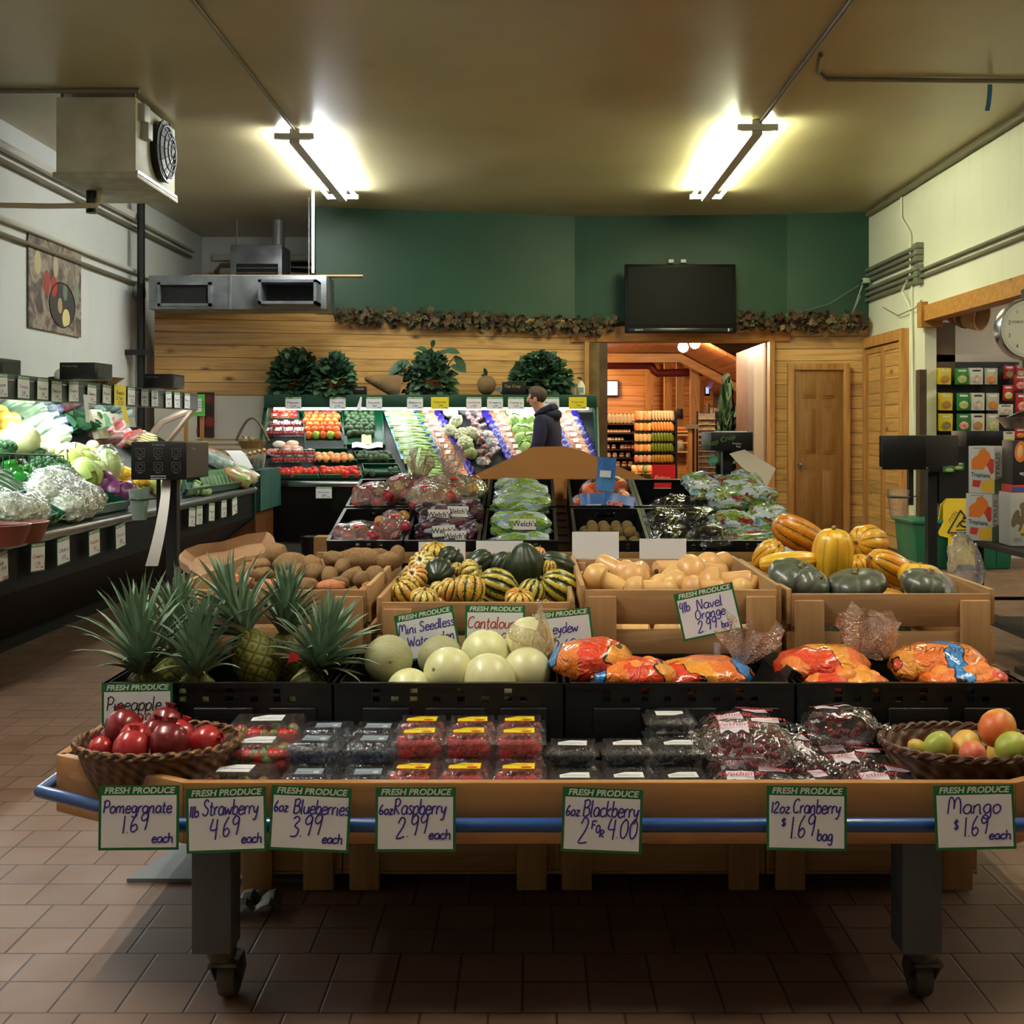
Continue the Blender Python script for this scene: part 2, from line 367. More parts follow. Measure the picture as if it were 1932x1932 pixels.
def m_pine(name, ph=.1455, z0=.0, a=C(208,162,98), b=C(178,130,70), axis=0, vertical=False):
    """knotty tongue-and-groove boards"""
    t = NT(name); s = t.sep(); hx = s[0] if axis == 0 else s[1]; vz = s[2]
    if vertical: hx, vz = vz, hx
    q = t.math('DIVIDE', t.math('SUBTRACT', vz, z0), ph); row = t.math('FLOOR', q); fr = t.math('FRACT', q)
    wn = t.n('TexWhiteNoise', noise_dimensions='1D'); t.l(row, wn.inputs['W'])
    hh = t.math('ADD', hx, t.math('MULTIPLY', wn.outputs[0], 31.0))
    cb = t.n('CombineXYZ'); t.l(t.math('MULTIPLY', hh, .9), cb.inputs[0]); t.l(t.math('MULTIPLY', vz, 16.0), cb.inputs[1]); g = t.noise(1.6, cb.outputs[0], 5, .8)
    c = t.ramp(g, [(.3, b), (.52, a), (.75, tuple(min(1, x*1.12) for x in a[:3])+(1,))])
    h = t.n('HueSaturation'); t.l(c, h.inputs['Color']); t.l(t.math('ADD', t.math('MULTIPLY', wn.outputs[0], .3), .85), h.inputs['Value']); c = h.outputs[0]
    kb = t.n('CombineXYZ'); t.l(t.math('MULTIPLY', hh, 2.1), kb.inputs[0]); t.l(t.math('MULTIPLY', vz, 4.4), kb.inputs[1])
    v = t.n('TexVoronoi'); v.inputs['Scale'].default_value = 1.0; t.l(kb.outputs[0], v.inputs['Vector'])
    c = t.mix(t.ramp(v.outputs[0], [(.05, (.85,.85,.85,1)), (.12, (.25,.25,.25,1)), (.2, (0,0,0,1))]), c, C(84,44,18))
    gr = t.ramp(t.math('ABSOLUTE', t.math('SUBTRACT', fr, .5)), [(.462, (0,0,0,1)), (.492, (1,1,1,1))])
    c = t.mix(t.math('MULTIPLY', gr, .8), c, C(64,36,14))
    return t.bsdf(c, .34, bump=t.math('SUBTRACT', 1.0, gr), bstr=.6, bdist=.006)
PINE = m_pine('pine_boards')
PINEV = wood('pine_trim', C(206,154,86), C(172,116,58), axis=2, knots=False)
PINEH = wood('pine_beam', C(206,150,80), C(176,118,56), axis=0)
BROWN = mat('brown_post', C(98,68,40), .55, n=6, col2=C(74,50,28))
def m_ceil():
    t = NT('ceiling_gloss_paint'); n = t.noise(.8, detail=5); c = t.ramp(n, [(.3, C(172,158,118)), (.7, C(196,184,146))])
    w = t.noise(1.0, t.mapped((.7, 9, 1)), 2)
    return t.bsdf(c, t.math('ADD', t.math('MULTIPLY', n, .25), .2), spec=.5, bump=w, bstr=.06, bdist=.02)
def m_wall(name, a, b, dirt=.25):
    t = NT(name); c = t.ramp(t.noise(.7, detail=5), [(.35, a), (.7, b)])
    c = t.mix(t.ramp(t.noise(2.2, t.mapped((4, 4, .5)), 4), [(.6, (0,0,0,1)), (.85, (dirt,dirt,dirt,1))]), c, C(150,140,120))
    return t.bsdf(c, .5, bump=t.noise(60), bstr=.05)
WALLW = m_wall('white_wall_paint', C(208,210,206), C(196,198,192)); WALLR = m_wall('cream_wall_paint', C(226,226,206), C(214,214,192))
WALLG = m_wall('green_wall_paint', C(9,58,37), C(11,64,42), .02)
WALLS = m_wall('side_wall_paint', C(214,208,196), C(198,190,176))

struct('floor', MB().box(-5.2, 9, -5, 25, -.05, 0), m_tiles(), smooth=False)
struct('ceiling', MB().box(XL-.1, XR+.1, -5, 16.1, CZ, CZ+.05), m_ceil(), smooth=False)
struct('wall_left', MB().box(XL-.12, XL, -5, 16.1, 0, CZ), WALLW, smooth=False)
struct('wall_alcove', MB().box(XL, -2.4, 15.9, 16.02, 0, CZ), WALLW, smooth=False)
struct('wall_alcove_side', MB().box(-2.5, -2.42, 13.86, 15.9, 2.6, CZ), WALLS, smooth=False)
struct('wall_rear', MB().box(XL, 9, -5.1, -5, 0, CZ), WALLR, smooth=False)
w = MB(); w.box(XR, XR+.12, 12.05, 14.3, 0, CZ); w.box(XR, XR+.12, -5, 12.05, 2.62, CZ)
struct('wall_right', w, WALLR, smooth=False)
# back wall: two slightly turned faces, painted green above, boarded in pine below
PA, PB, PC, PD = (-4.30, 13.35), (.55, 14.35), (3.13, 14.2), (4.09, 14.04)
def slab(mb, p, q, z0, z1, th=.1, u0=0, u1=1):
    a = V((p[0]+(q[0]-p[0])*u0, p[1]+(q[1]-p[1])*u0, 0)); b = V((p[0]+(q[0]-p[0])*u1, p[1]+(q[1]-p[1])*u1, 0))
    n = V((-(b-a).y, (b-a).x, 0)).normalized()*th
    return mb.prism([(a.x,a.y,z0),(b.x,b.y,z0),(b.x,b.y,z1),(a.x,a.y,z1)], n)
ug = (-2.52-PA[0])/(PB[0]-PA[0])
w = MB(); slab(w, PA, PB, 2.70, CZ, .12, ug); slab(w, PB, PC, 2.62, CZ, .12); slab(w, PC, PD, 2.62, CZ, .12)
struct('wall_back_green', w, WALLG, smooth=False)
w = MB(); slab(w, PA, PB, 1.74, 2.72, .1)
ul = (.70-PB[0])/(PC[0]-PB[0]); ur = (2.90-PB[0])/(PC[0]-PB[0])
slab(w, PB, PC, 0, 2.43, .1, 0, ul); slab(w, PB, PC, 0, 2.43, .1, ur, 1); slab(w, PC, PD, 0, 2.66, .1)
struct('wall_back_pine', w, PINE, smooth=False)
w = MB(); slab(w, PA, PB, 0, 1.74, .1); struct('wall_back_lower', w, WALLS, smooth=False)
w = MB(); slab(w, (.5,14.30), (3.16,14.15), 2.42, 2.61, .3); struct('trim_1', w, PINEH, bev=.008)
# passage: posts, deep side reveals
w = MB(); w.box(.67,.72,14.24,14.4,0,2.42); w.box(2.90,2.96,14.1,14.3,0,2.42); struct('trim_2', w, PINEV)
w = MB(); w.box(.72,.85,14.3,14.55,0,2.42); struct('trim_3', w, mat('olive_post', C(122,96,50), .5, n=4, col2=C(96,74,40)))
w = MB(); w.box(.85,.95,14.3,15.2,0,2.42); struct('trim_4', w, BROWN)
w = MB(); w.box(2.90,3.0,14.42,15.1,0,2.42); struct('trim_5', w, mat('pale_post', C(158,160,138), .5))
w = MB(); w.box(2.90,3.0,15.1,15.5,0,2.42); struct('trim_6', w, STEEL)
w = MB(); w.box(2.89,3.0,14.3,14.42,0,2.42); struct('trim_7', w, mat('weathered_post', C(120,98,62), .6, n=9, col2=C(98,80,52)))
w = MB(); w.box(2.90,3.0,15.5,16.4,0,2.42); struct('trim_8', w, BROWN)
# ---------------------------------------------------------------- doors
def m_door(): return wood('oak_door', C(160,112,56), C(132,88,40), axis=2, knots=False, vary=0)
DO = m_door()
mb = MB(); x0, x1, zt = 3.165, 3.755, 2.06
mb.box(x0, x1, 13.98, 14.02, .02, zt)
d1 = struct('door_1', mb, DO, bev=.003)
for i, (a, b, c, e) in enumerate(((.10,.26,1.72,1.93),(.34,.50,1.72,1.93),(.10,.26,1.06,1.60),(.34,.50,1.06,1.60),(.10,.26,.2,.86),(.34,.50,.2,.86))):
    p = MB(); p.box(x0+a, x0+b, 13.972, 13.985, c, e); p.box(x0+a+.03, x0+b-.03, 13.962, 13.975, c+.03, e-.03); p.obj('door_panel', DO, d1, bev=.006)
k = MB(); k.lathe([(.012,0),(.012,.03),(.028,.04),(.03,.055),(.02,.068),(0,.07)], 14, TR((x0+.06, 13.98, .93), (pi/2,0,0))); k.obj('door_knob', CHROME, d1)
mb = MB(); mb.box(x0-.075, x0, 13.95, 14.03, 0, zt+.08); mb.box(x1, x1+.075, 13.95, 14.03, 0, zt+.08); mb.box(x0, x1, 13.95, 14.03, zt, zt+.08)
struct('trim_9', mb, PINEV, bev=.004)
PINEX = m_pine('pine_closet', .1455, .02, axis=1)
mb = MB(); mb.box(XR-.045, XR-.012, 12.66, 13.30, .03, 2.30); d2 = struct('door_2', mb, PINEX)
p = MB(); p.box(XR-.06, XR-.04, 12.66, 12.72, .03, 2.3); p.box(XR-.06, XR-.04, 13.24, 13.3, .03, 2.3); p.box(XR-.06,XR-.04,12.72,13.24,2.24,2.3); p.obj('door_stile', PINEV, d2)
mb = MB(); mb.box(XR-.045, XR-.012, 13.32, 13.98, .03, 2.30); d3 = struct('door_3', mb, PINEX)
p = MB(); p.box(XR-.06, XR-.04, 13.32, 13.38, .03, 2.3); p.box(XR-.06, XR-.04, 13.9, 13.98, .03, 2.3); p.box(XR-.06,XR-.04,13.38,13.9,2.24,2.3); p.obj('door_stile', PINEV, d3)
mb = MB(); mb.box(XR-.08, XR, 12.55, 12.65, 0, 2.44); mb.box(XR-.08, XR, 13.98, 14.03, 0, 2.44); mb.box(XR-.08, XR, 12.65, 13.98, 2.32, 2.44); struct('trim_10', mb, PINEV)
# ---------------------------------------------------------------- side room on the right
struct('wall_side', MB().box(XR+.12, 9, 12.2, 12.3, 0, 3.1), WALLS, smooth=False)
struct('wall_side_far', MB().box(9, 9.1, -5, 12.3, 0, 3.1), WALLS, smooth=False)
struct('ceiling_side', MB().box(XR+.12, 9, -5, 12.3, 3.1, 3.15), WALLS, smooth=False)
mb = MB(); mb.box(XR-.04, XR+.14, -3, 12.0, 2.46, 2.62); mb.box(XR-.07, XR+.15, 11.95, 12.08, 2.40, 2.66); struct('trim_11', mb, PINEH)
mb = MB(); mb.box(XR+.125, XR+.34, 12.12, 12.2, 1.85, 2.46); struct('trim_12', mb, BROWN)
mb = MB(); mb.box(3.91, 3.98, 11.7, 11.82, 0, 1.95); struct('trim_13', mb, mat('dark_timber', C(70,54,26), .6, n=7, col2=C(52,40,20)))
# ---------------------------------------------------------------- the shop beyond the passage
PINEB = m_pine('pine_far_room', .2, 0, C(214,152,86), C(184,118,60))
struct('wall_far', MB().box(-1.1, 9, 22.6, 22.7, 0, 4.2), PINEB, smooth=False)
struct('wall_far_left', MB().box(-1.1, -1.0, 14.8, 22.6, 0, 3.25), PINEB, smooth=False)
struct('wall_far_right', MB().box(9, 9.1, 14.6, 22.6, 0, 4.2), PINEB, smooth=False)
FCEIL = m_pine('pine_far_ceiling', .16, 0, C(172,106,62), C(140,80,44), vertical=True)
mb = MB(); mb.box(-1.1, 9, 14.9, 16.95, 3.25, 3.3); mb.box(-1.1, 9, 16.95, 17.0, 2.62, 3.3)
mb.prism([(-1.1,17,2.62),(2.5,17,2.62),(2.5,17,2.67),(-1.1,17,2.67)], (0,5.6,0)); mb.prism([(2.5,17,2.62),(5.6,17,.98),(5.6,17,1.03),(2.5,17,2.67)], (0,5.6,0)); struct('ceiling_far', mb, FCEIL, smooth=False)
mb = MB(); mb.box(-.95, 2.5, 19.3, 19.5, 2.46, 2.60); mb.prism([(2.5,19.3,2.46),(5.4,19.3,.93),(5.4,19.3,1.07),(2.5,19.3,2.60)], (0,.2,0)); struct('trim_14', mb, PINEH)
for i, (u0, u1, Y, vt) in enumerate(((1218,1232,22.3,680),(1253,1266,21.2,685),(1276,1289,20.4,685),(1302,1318,19.9,688),(1319,1327,21.9,698))):
    a = W(u0,0,Y); b = W(u1,0,Y); struct('trim_%d' % (15+i), MB().box(a.x, b.x, Y-.08, Y+.08, 0, 2.6), PINEV)
# ---------------------------------------------------------------- ceiling lamps
def lamp(name, label, x, y0, y1, spec, group=None, z=CZ):
    L = y1-y0; t = thing(name, label, 'ceiling light', (x, (y0+y1)/2, z), group=group)
    b = MB(); b.box(-.045,.045,-L/2,L/2,-.13,-.005); b.prism([(-.17,-L/2-.04,-.05),(.17,-L/2-.04,-.05),(.17,-L/2-.04,-.10),(-.17,-L/2-.04,-.10)],(0,.05,0)); b.prism([(-.17,L/2,-.05),(.17,L/2,-.05),(.17,L/2,-.10),(-.17,L/2,-.10)],(0,.05,0))
    b.obj('lamp_channel', mat('lamp_enamel', C(200,200,190), .4), t)
    for sx in (-.15, .15):
        q = MB(); q.tube([(sx,-L/2+.01,-.085),(sx,L/2-.01,-.085)], .019, 10); q.obj('fluorescent_tube', emat(name+'_glow_'+str(spec[1]), *spec), t)
    return t
lamp('fluorescent_lamp', 'twin tube fluorescent lamp glowing cool white over the long vegetable case', -2.05, 10.15, 12.75, LAMP_L)
lamp('fluorescent_lamp', 'twin tube fluorescent lamp glowing greenish yellow on the television side of the ceiling', 1.92, 9.85, 12.75, LAMP_R)
lamp('fluorescent_lamp', 'twin tube fluorescent lamp over the front table, on the vegetable case side', -2.05, 1.5, 4.1, LAMP_F)
lamp('fluorescent_lamp', 'twin tube fluorescent lamp over the front table, on the pegboard side', 1.95, 1.5, 4.1, LAMP_G)
lamp('fluorescent_lamp', 'twin tube fluorescent lamp above the shop entrance, on the vegetable case side', -1.2, -2.6, 0, LAMP_N)
lamp('fluorescent_lamp', 'twin tube fluorescent lamp above the shop entrance, on the pegboard side', 1.2, -2.6, 0, LAMP_N)
lamp('fluorescent_lamp', 'twin tube fluorescent lamp on the ceiling of the pegboard room', 6.0, 8.2, 10.6, LAMP_S, z=3.1)
lamp('fluorescent_lamp', 'twin tube fluorescent lamp over the open front of the pegboard room', 5.6, 3.0, 5.4, LAMP_S, z=3.1)
CONDUIT = mat('grey_conduit', C(120,112,92), .45, .3)
def pipe(name, label, pts, r, m=CONDUIT, cat='pipe', group=None, n=8):
    return tag(MB().tube(pts, r, n).obj(name, m), label, cat, group)
pipe('ceiling_conduit', 'thin conduit on the ceiling running to the cool white lamp', [(-2.05,-4,CZ-.015),(-2.05,10.15,CZ-.015)], .013, cat='conduit')
pipe('ceiling_conduit', 'thin conduit on the ceiling running to the greenish lamp', [(1.95,-4,CZ-.02),(1.95,9.85,CZ-.02)], .016, cat='conduit')
pipe('ceiling_conduit', 'conduit on the ceiling crossing from the lamp conduit toward the cream wall', [(2.02,8.1,CZ-.02),(2.1,8.5,CZ-.02),(2.2,8.66,CZ-.02),(4.07,8.72,CZ-.02)], .017, cat='conduit')
pipe('ceiling_conduit', 'rusty conduit on the ceiling leading to the hanging cooler', [(-4.47,8.95,CZ-.022),(-3.0,8.95,CZ-.022)], .02, cat='conduit')
tape = MB(); tape.grid(2, 6, lambda a, b: V((3.43+.035*a-.01*b*b, 8.74+.03*b*b, CZ-.035-.19*b+.0*a))); tag(tape.obj('painter_tape', mat('blue_tape', C(62,112,150), .7)), 'strip of blue tape hanging from the ceiling conduit', 'tape')
# far-room bulbs
for i, (u, v) in enumerate(((1289,655),(1311,648))):
    p = W(u, v, 16.8); t = thing('spot_lamp', 'glowing warm bulb of the far shop track, the %s one' % ('lower' if i == 0 else 'upper'), 'lamp', p, group='bulbs of the far shop')
    MB().ball((0,0,0), .075, 14, 10).obj('bulb', emat('warm_bulb', *LAMP_W), t); MB().tube([(0,0,.06),(0,0,.16)], .03, 10).obj('socket', CHROME, t)
pipe('track_rail', 'thin brass track holding the glowing bulbs of the far shop', [W(1283,655,16.8)+V((0,0,.19)), W(1330,642,16.85)+V((0,0,.15))], .015, mat('brass', C(190,150,70), .3, 1), 'track')
# unseen warm lamps added to brighten the far shop
for x, y, z in ((1.3,16.3,2.95),(1.7,15.7,2.95),(.1,17.6,2.45),(.35,18.7,2.45),(.6,20.9,2.5),(1.1,21.6,2.5),(.9,20.2,2.5)):
    t = thing('far_fill_lamp', 'unseen warm globe lamp added to brighten the far shop', 'lamp', (x, y, z), group='added fill lamps of the far shop')
    MB().ball((0,0,0), .06, 14, 10).obj('bulb', emat('warm_bulb', *LAMP_W), t); MB().tube([(0,0,.05),(0,0,3.25-z if y < 17 else 2.62-z)], .012, 8).obj('stem', CHROME, t)
# ================================================================ things fixed high on the walls and ceiling
ENAM = mat('cooler_enamel', C(206,204,180), .5, n=3, col2=C(176,172,146)); ENAM2 = mat('cooler_pan', C(186,184,160), .5, n=6, col2=C(160,156,132))
t = thing('unit_cooler', 'beige boxy cooling unit with a round black fan hanging under the ceiling', 'cooler', (-3.37, 9.55, 3.3))
b = MB(); b.box(-.31,.31,-.5,.5,.03,.63); b.obj('housing', ENAM, t, bev=.008)
b = MB(); b.prism([(-.33,-.52,.0),(.33,-.52,0),(.33,.52,0),(-.33,.52,0)], (0,0,.045)); b.obj('drip_pan', ENAM2, t, bev=.006)
b = MB(); b.tube([(.3,.08,.34),(.37,.08,.34)], .245, 32); g = b.obj('fan_guard', BLACK, t)
m = MB()
for r in (.06,.11,.16,.21,.25):
    m.tube([(.36+.07*(1-(r/.25)**2), .08+r*cos(a*pi/16), .34+r*sin(a*pi/16)) for a in range(33)], .006, 5, cap=False)
for a in range(12): m.tube([(.43,.08,.34)]+[(.36+.07*(1-q*q), .08+.25*q*cos(a*pi/6), .34+.25*q*sin(a*pi/6)) for q in (.33,.66,1)], .004, 5)
m.obj('guard_wire', BLACKM, g)
b = MB(); b.box(.30,.36,-.44,-.3,.46,.60); b.box(.31,.37,-.38,-.27,.34,.47); b.obj('junction_box', mat('box_grey', C(170,172,160), .5), t, bev=.006)
b = MB(); b.box(.305,.33,-.5,.5,.03,.06); b.obj('pan_rail', CHROME, t)
b = MB(); b.tube([(-.12,-.1,0),(-.12,-.1,-.1),(-.14,-.12,-.14),(-.5,-.2,-.16),(-.95,-.3,-.17)], .022, 8); b.obj('drain_pipe', mat('pvc_pipe', C(186,172,140), .5), t)
b = MB(); b.tube([(-.22,.0,0),(-.22,0,-.18)], .045, 12); b.obj('motor', BLACK, t)
for sx in (-.28,.28):
    for sy in (-.45,.45): MB().tube([(sx,sy,.63),(sx,sy,.668)], .012, 6).obj('hanger_rod', CONDUIT, t)
# long sheet-metal air duct with two mouths, in front of the pine wall
t = thing('air_duct', 'long grey sheet metal air duct with two dark mouths above the pine boards', 'duct', (0, 0, 0))
x0, x1, y0, y1, z0, z1 = -4.16, -2.22, 12.72, 13.22, 2.66, 3.03
b = MB(); b.box(x0, x1, y0, y1, z0, z1); b.obj('duct_body', GALV, t, bev=.006)
INSIDE = mat('duct_inside', C(14,14,16), .8)
for nm, a, c, d in (('duct_mouth', -4.05, -3.47, .05), ('duct_mouth', -2.90, -2.28, .28)):
    o = MB(); zz0, zz1 = z0+.03, z1-.08
    o.prism([(a,y0-d,zz0),(c,y0-d,zz0),(c,y0-d,zz0+.03),(a,y0-d,zz0+.03)],(0,d,0)); o.prism([(a,y0-d,zz1-.03),(c,y0-d,zz1-.03),(c,y0-d,zz1),(a,y0-d,zz1)],(0,d,0))
    o.prism([(a,y0-d,zz0),(a+.03,y0-d,zz0),(a+.03,y0-d,zz1),(a,y0-d,zz1)],(0,d,0)); o.prism([(c-.03,y0-d,zz0),(c,y0-d,zz0),(c,y0-d,zz1),(c-.03,y0-d,zz1)],(0,d,0))
    q = o.obj(nm, GALV, t); MB().box(a+.03, c-.03, y0-.012, y0-.002, zz0+.03, zz1-.03).obj('duct_opening', INSIDE, q)
b = MB(); b.box(-3.28,-3.26,y0-.012,y0,z0,z1); b.obj('duct_seam', GALV, t)
for x in (-2.5,): MB().tube([(x,13.18,z1),(x,13.18,CZ)], .008, 6).obj('duct_hanger', GALV, t)
tag(MB().box(-3.75, -1.85, 12.9, 13.06, z1+.014, z1+.03).obj('timber_batten', wood('raw_batten', C(206,172,120), C(186,148,96), 0)), 'thin timber batten lying along the top of the air duct', 'batten')
pl = MB(); pl.box(-2.395,-2.365,12.78,12.80,z1+.034,CZ-.002); tag(pl.obj('hanging_strut', mat('strut_paint', C(206,220,222), .4)), 'thin pale strut running from the ceiling to the air duct', 'strut')
# gas heater hanging in the alcove
t = thing('unit_heater', 'silver louvred heater hanging in the alcove behind the air duct', 'heater', (-3.36, 14.55, 3.06))
b = MB(); b.box(-.32,.32,-.25,.25,0,.56); b.obj('heater_case', GALV, t, bev=.02)
b = MB(); b.box(-.24,.27,-.256,-.25,.04,.32); o = b.obj('heater_outlet', INSIDE, t)
b = MB()
for k in range(4): b.prism([(-.23,-.27,.08+k*.06),(.26,-.27,.08+k*.06),(.26,-.25,.10+k*.06),(-.23,-.25,.10+k*.06)], (0,0,.004))
b.obj('louvre', GALV, o)
b = MB(); b.tube([(.2,.1,.56),(.2,.1,.91)], .075, 14); b.obj('flue', mat('flue_grey', C(150,152,150), .5, .5), t)
MB().tube([(-.3,0,.56),(-.3,0,.91)], .01, 6).obj('hanger_rod', CONDUIT, t)
# television
c = V((1.80, 13.98, 2.90))
t = thing('television', 'large black flat television mounted over the passage on the green wall', 'television', c, (R(-4),0,0))
b = MB(); b.box(-.665,.665,-.03,.03,-.40,.43); b.obj('tv_frame', mat('gloss_black', C(9,9,10), .4, spec=.25), t, bev=.008)
b = MB(); b.box(-.62,.62,-.034,-.03,-.30,.39); b.obj('screen', mat('screen_off', C(6,6,6), .5, spec=.12), t)
b = MB(); b.box(-.62,.62,-.04,-.028,-.39,-.345); s_ = b.obj('speaker_bar', mat('tv_bar', C(24,25,27), .3), t, bev=.004)
MB().box(.56,.58,-.045,-.04,-.385,-.35).obj('indicator', mat('led_pale', C(190,200,200), .4), t)
b = MB(); b.box(-.2,.2,.03,.19,-.2,.2); b.obj('wall_bracket', BLACKM, t)
p = printed('SANYO', .03, OFFW, t, (-.5,-.0445,-.368), (pi/2,0,0)); p.name = 'lettering'
for i, x in enumerate((1.72, 1.87)): tag(MB().box(x-.03,x+.03,14.2,14.24,3.38,3.42).obj('wall_socket', mat('socket_white', C(220,220,200), .4)), 'small pale socket on the green wall above the television, %s' % ('with a plug pair' if i == 0 else 'single plate'), 'socket')
# poster on the white wall
def m_poster():
    t = NT('poster_print'); s = t.sep(); n = t.noise(5, detail=6, dist=1.2)
    c = t.ramp(n, [(.3, C(40,36,34)), (.45, C(96,84,74)), (.6, C(150,138,122)), (.75, C(84,92,90))])
    return t.bsdf(c, .5)
t = thing('produce_poster', 'square poster of vegetables and a pan on the white wall', 'poster', (XL+.012, 10.95, 2.70))
MB().box(0,.012,-.6,.6,-.44,.44).obj('poster_board', m_poster(), t)
for i, (y, z, ry, rz, col, nm) in enumerate(((-.42,.16,.075,.11,C(176,164,120),'pear'),(-.02,.18,.06,.11,C(170,158,128),'garlic'),(-.22,.0,.07,.12,C(140,58,44),'pepper'),(-.06,-.02,.08,.1,C(160,52,44),'tomato'),
   (.22,-.28,.1,.1,C(206,190,130),'lemon'),(.08,-.18,.07,.09,C(156,138,104),'potato'),(.2,-.05,.06,.09,C(96,118,92),'olive'),(.33,.1,.07,.1,C(110,104,92),'mushroom'),(.48,-.02,.06,.12,C(120,126,110),'leaf'))):
    MB().ball((.0122,y,z), (.002,ry,rz), 18, 8).obj('printed_'+nm, mat('print_'+nm, col, .5), t)
q = MB(); q.tube([(.0135,.13+.3*cos(a*pi/16),-.17+.21*sin(a*pi/16)) for a in range(33)], .008, 5, cap=False); q.obj('printed_pan', mat('print_pan', C(46,44,44), .5), t)
MB().ball((.0115,.13,-.17), (.002,.3,.21), 24, 8).obj('printed_pan_inside', mat('print_pan2', C(62,58,56), .5), t)
# pipes and conduits on the white wall
WP = mat('white_pipe', C(196,194,182), .45)
for nm, lb, pts, r, m in (('wall_pipe','thick pale pipe along the white wall just under the ceiling', [(XL+.06,-3,3.72),(XL+.06,15.3,3.72)], .045, WP),
    ('wall_pipe','thinner grey pipe under the pale pipe along the white wall', [(XL+.05,-3,3.6),(XL+.05,15.2,3.6)], .022, CONDUIT),
    ('wall_conduit','upper of two long conduits crossing the white wall above the poster', [(XL+.04,-3,3.12),(XL+.04,15,3.12)], .03, WP),
    ('wall_conduit','lower dark conduit crossing the white wall above the poster', [(XL+.04,-3,2.99),(XL+.04,12.2,2.99),(XL+.04,13.2,2.99)], .02, CONDUIT),
    ('drain_riser','black vertical drain pipe standing against the white wall', [(XL+.15,12.95,0),(XL+.15,12.95,3.88)], .045, BLACK),
    ('wall_conduit','slim vertical conduit beside the black drain pipe', [(XL+.04,13.2,1.2),(XL+.04,13.2,2.95)], .018, CONDUIT),
    ('wall_conduit','white vertical conduit between drain pipe and pine boards', [(XL+.05,13.28,1.2),(XL+.05,13.28,2.7)], .022, WP),
    ('alcove_pipe','pale pipe along the alcove wall under the ceiling', [(-4.3,15.82,3.68),(-2.56,15.82,3.68)], .045, WP),
    ('alcove_conduit','bent conduit dropping down the alcove wall', [(-3.9,15.84,3.58),(-4.2,15.84,3.58),(-4.26,15.84,3.5),(-4.26,15.84,2.9)], .03, CONDUIT),
    ('alcove_vent_pipe','short dark elbow pipe on the alcove wall over the heater', [(-2.95,15.87,3.6),(-3.25,15.87,3.6),(-3.25,15.87,3.52),(-2.9,15.87,3.5)], .03, BLACKM)):
    pipe(nm, lb, pts, r, m, 'conduit' if 'conduit' in nm else 'pipe')
b = MB(); b.box(XL+.01,XL+.11,13.1,13.24,2.84,3.02); tag(b.obj('junction_box', mat('box_grey', C(170,172,160), .5), bev=.006), 'grey junction box at the end of the dark wall conduit', 'box')
b = MB(); b.box(XL,XL+.30,12.86,12.9,2.17,2.23); tag(b.obj('pipe_clamp', BLACKM), 'dark steel bracket holding the black drain pipe', 'bracket')
# conduits and cables on the cream wall
for i in range(6):
    z = 2.90+i*.066+(.03 if i > 2 else 0); y1_ = 12.2
    pipe('wall_conduit', '%s grey conduit from the bottom, in the bundle of six over the closet doors' % nth(i), [(XR-.03,14.03,z-.0),(XR-.03,y1_,z)], .024, mat('conduit_grey', C(122,124,108), .45, .3), 'conduit', 'bundled conduits over the closet')
    b = MB(); b.box(XR-.075,XR-.003,y1_-.12,y1_,z-.03,z+.03); tag(b.obj('conduit_box', mat('conduit_grey', C(122,124,108), .45, .3), bev=.004), '%s end box of the six bundled conduits, counted from the bottom' % nth(i), 'box', 'end boxes of the bundled conduits')
for i, z in enumerate((2.93, 3.0)):
    pipe('wall_conduit', '%s of the two long conduits running along the cream wall above the timber beam' % ('lower','upper')[i], [(XR-.03,12.08,z),(XR-.03,-3,z+.04)], .018, mat('conduit_grey', C(122,124,108), .45, .3), 'conduit')
pipe('ceiling_pipe', 'dark grimy pipe in the corner of ceiling and cream wall', [(XR-.04,-3,CZ-.05),(XR-.04,13.95,CZ-.05)], .03, mat('grimy_pipe', C(104,100,78), .6))
WC = mat('white_cable', C(222,224,204), .45)
pipe('wall_cable', 'white cable dropping from the ceiling down the cream wall over the conduits', [(XR-.02,12.75,CZ-.05),(XR-.02,12.75,3.66),(XR-.02,12.45,3.45),(XR-.03,12.42,3.0),(XR-.06,12.6,2.84),(XR-.03,12.4,2.62),(XR-.03,12.3,1.2),(XR-.03,12.3,.1)], .012, WC, 'cable')
pipe('wall_cable', 'second white cable beside the closet trim reaching the floor', [(XR-.02,12.4,2.9),(XR-.02,12.4,.1)], .010, WC, 'cable')
pipe('wall_cable', 'thin wire sagging from the green wall to the bundled conduits', [(3.1,14.1,2.72),(3.6,14.05,2.86),(3.95,13.98,3.08)], .006, mat('thin_wire', C(90,110,96), .5), 'cable')
pipe('wall_cable', 'thin wire sagging between conduit bundle and timber beam end', [(XR-.02,13.4,2.75),(XR-.04,12.8,2.6),(XR-.05,12.2,2.62),(XR-.05,12.0,2.68)], .006, mat('thin_wire2', C(130,134,110), .5), 'cable')
pipe('wall_cable', 'looped wire hanging from the small camera above the closet', [(3.98,13.96,3.08),(3.9,13.9,2.9),(3.84,13.93,2.72),(3.95,13.94,2.95)], .008, mat('thin_wire3', C(170,184,170), .5), 'cable')
t = thing('security_camera', 'small pale security camera in the corner over the closet doors', 'camera', (4.0, 13.9, 3.12))
MB().box(-.04,.04,-.06,.06,-.03,.03).obj('camera_body', mat('cam_body', C(176,190,178), .4), t, bev=.006); MB().tube([(-.04,0,0),(-.055,0,0)], .02, 12).obj('lens', BLACK, t); MB().box(.02,.075,-.015,.015,-.02,.02).obj('bracket', CONDUIT, t)
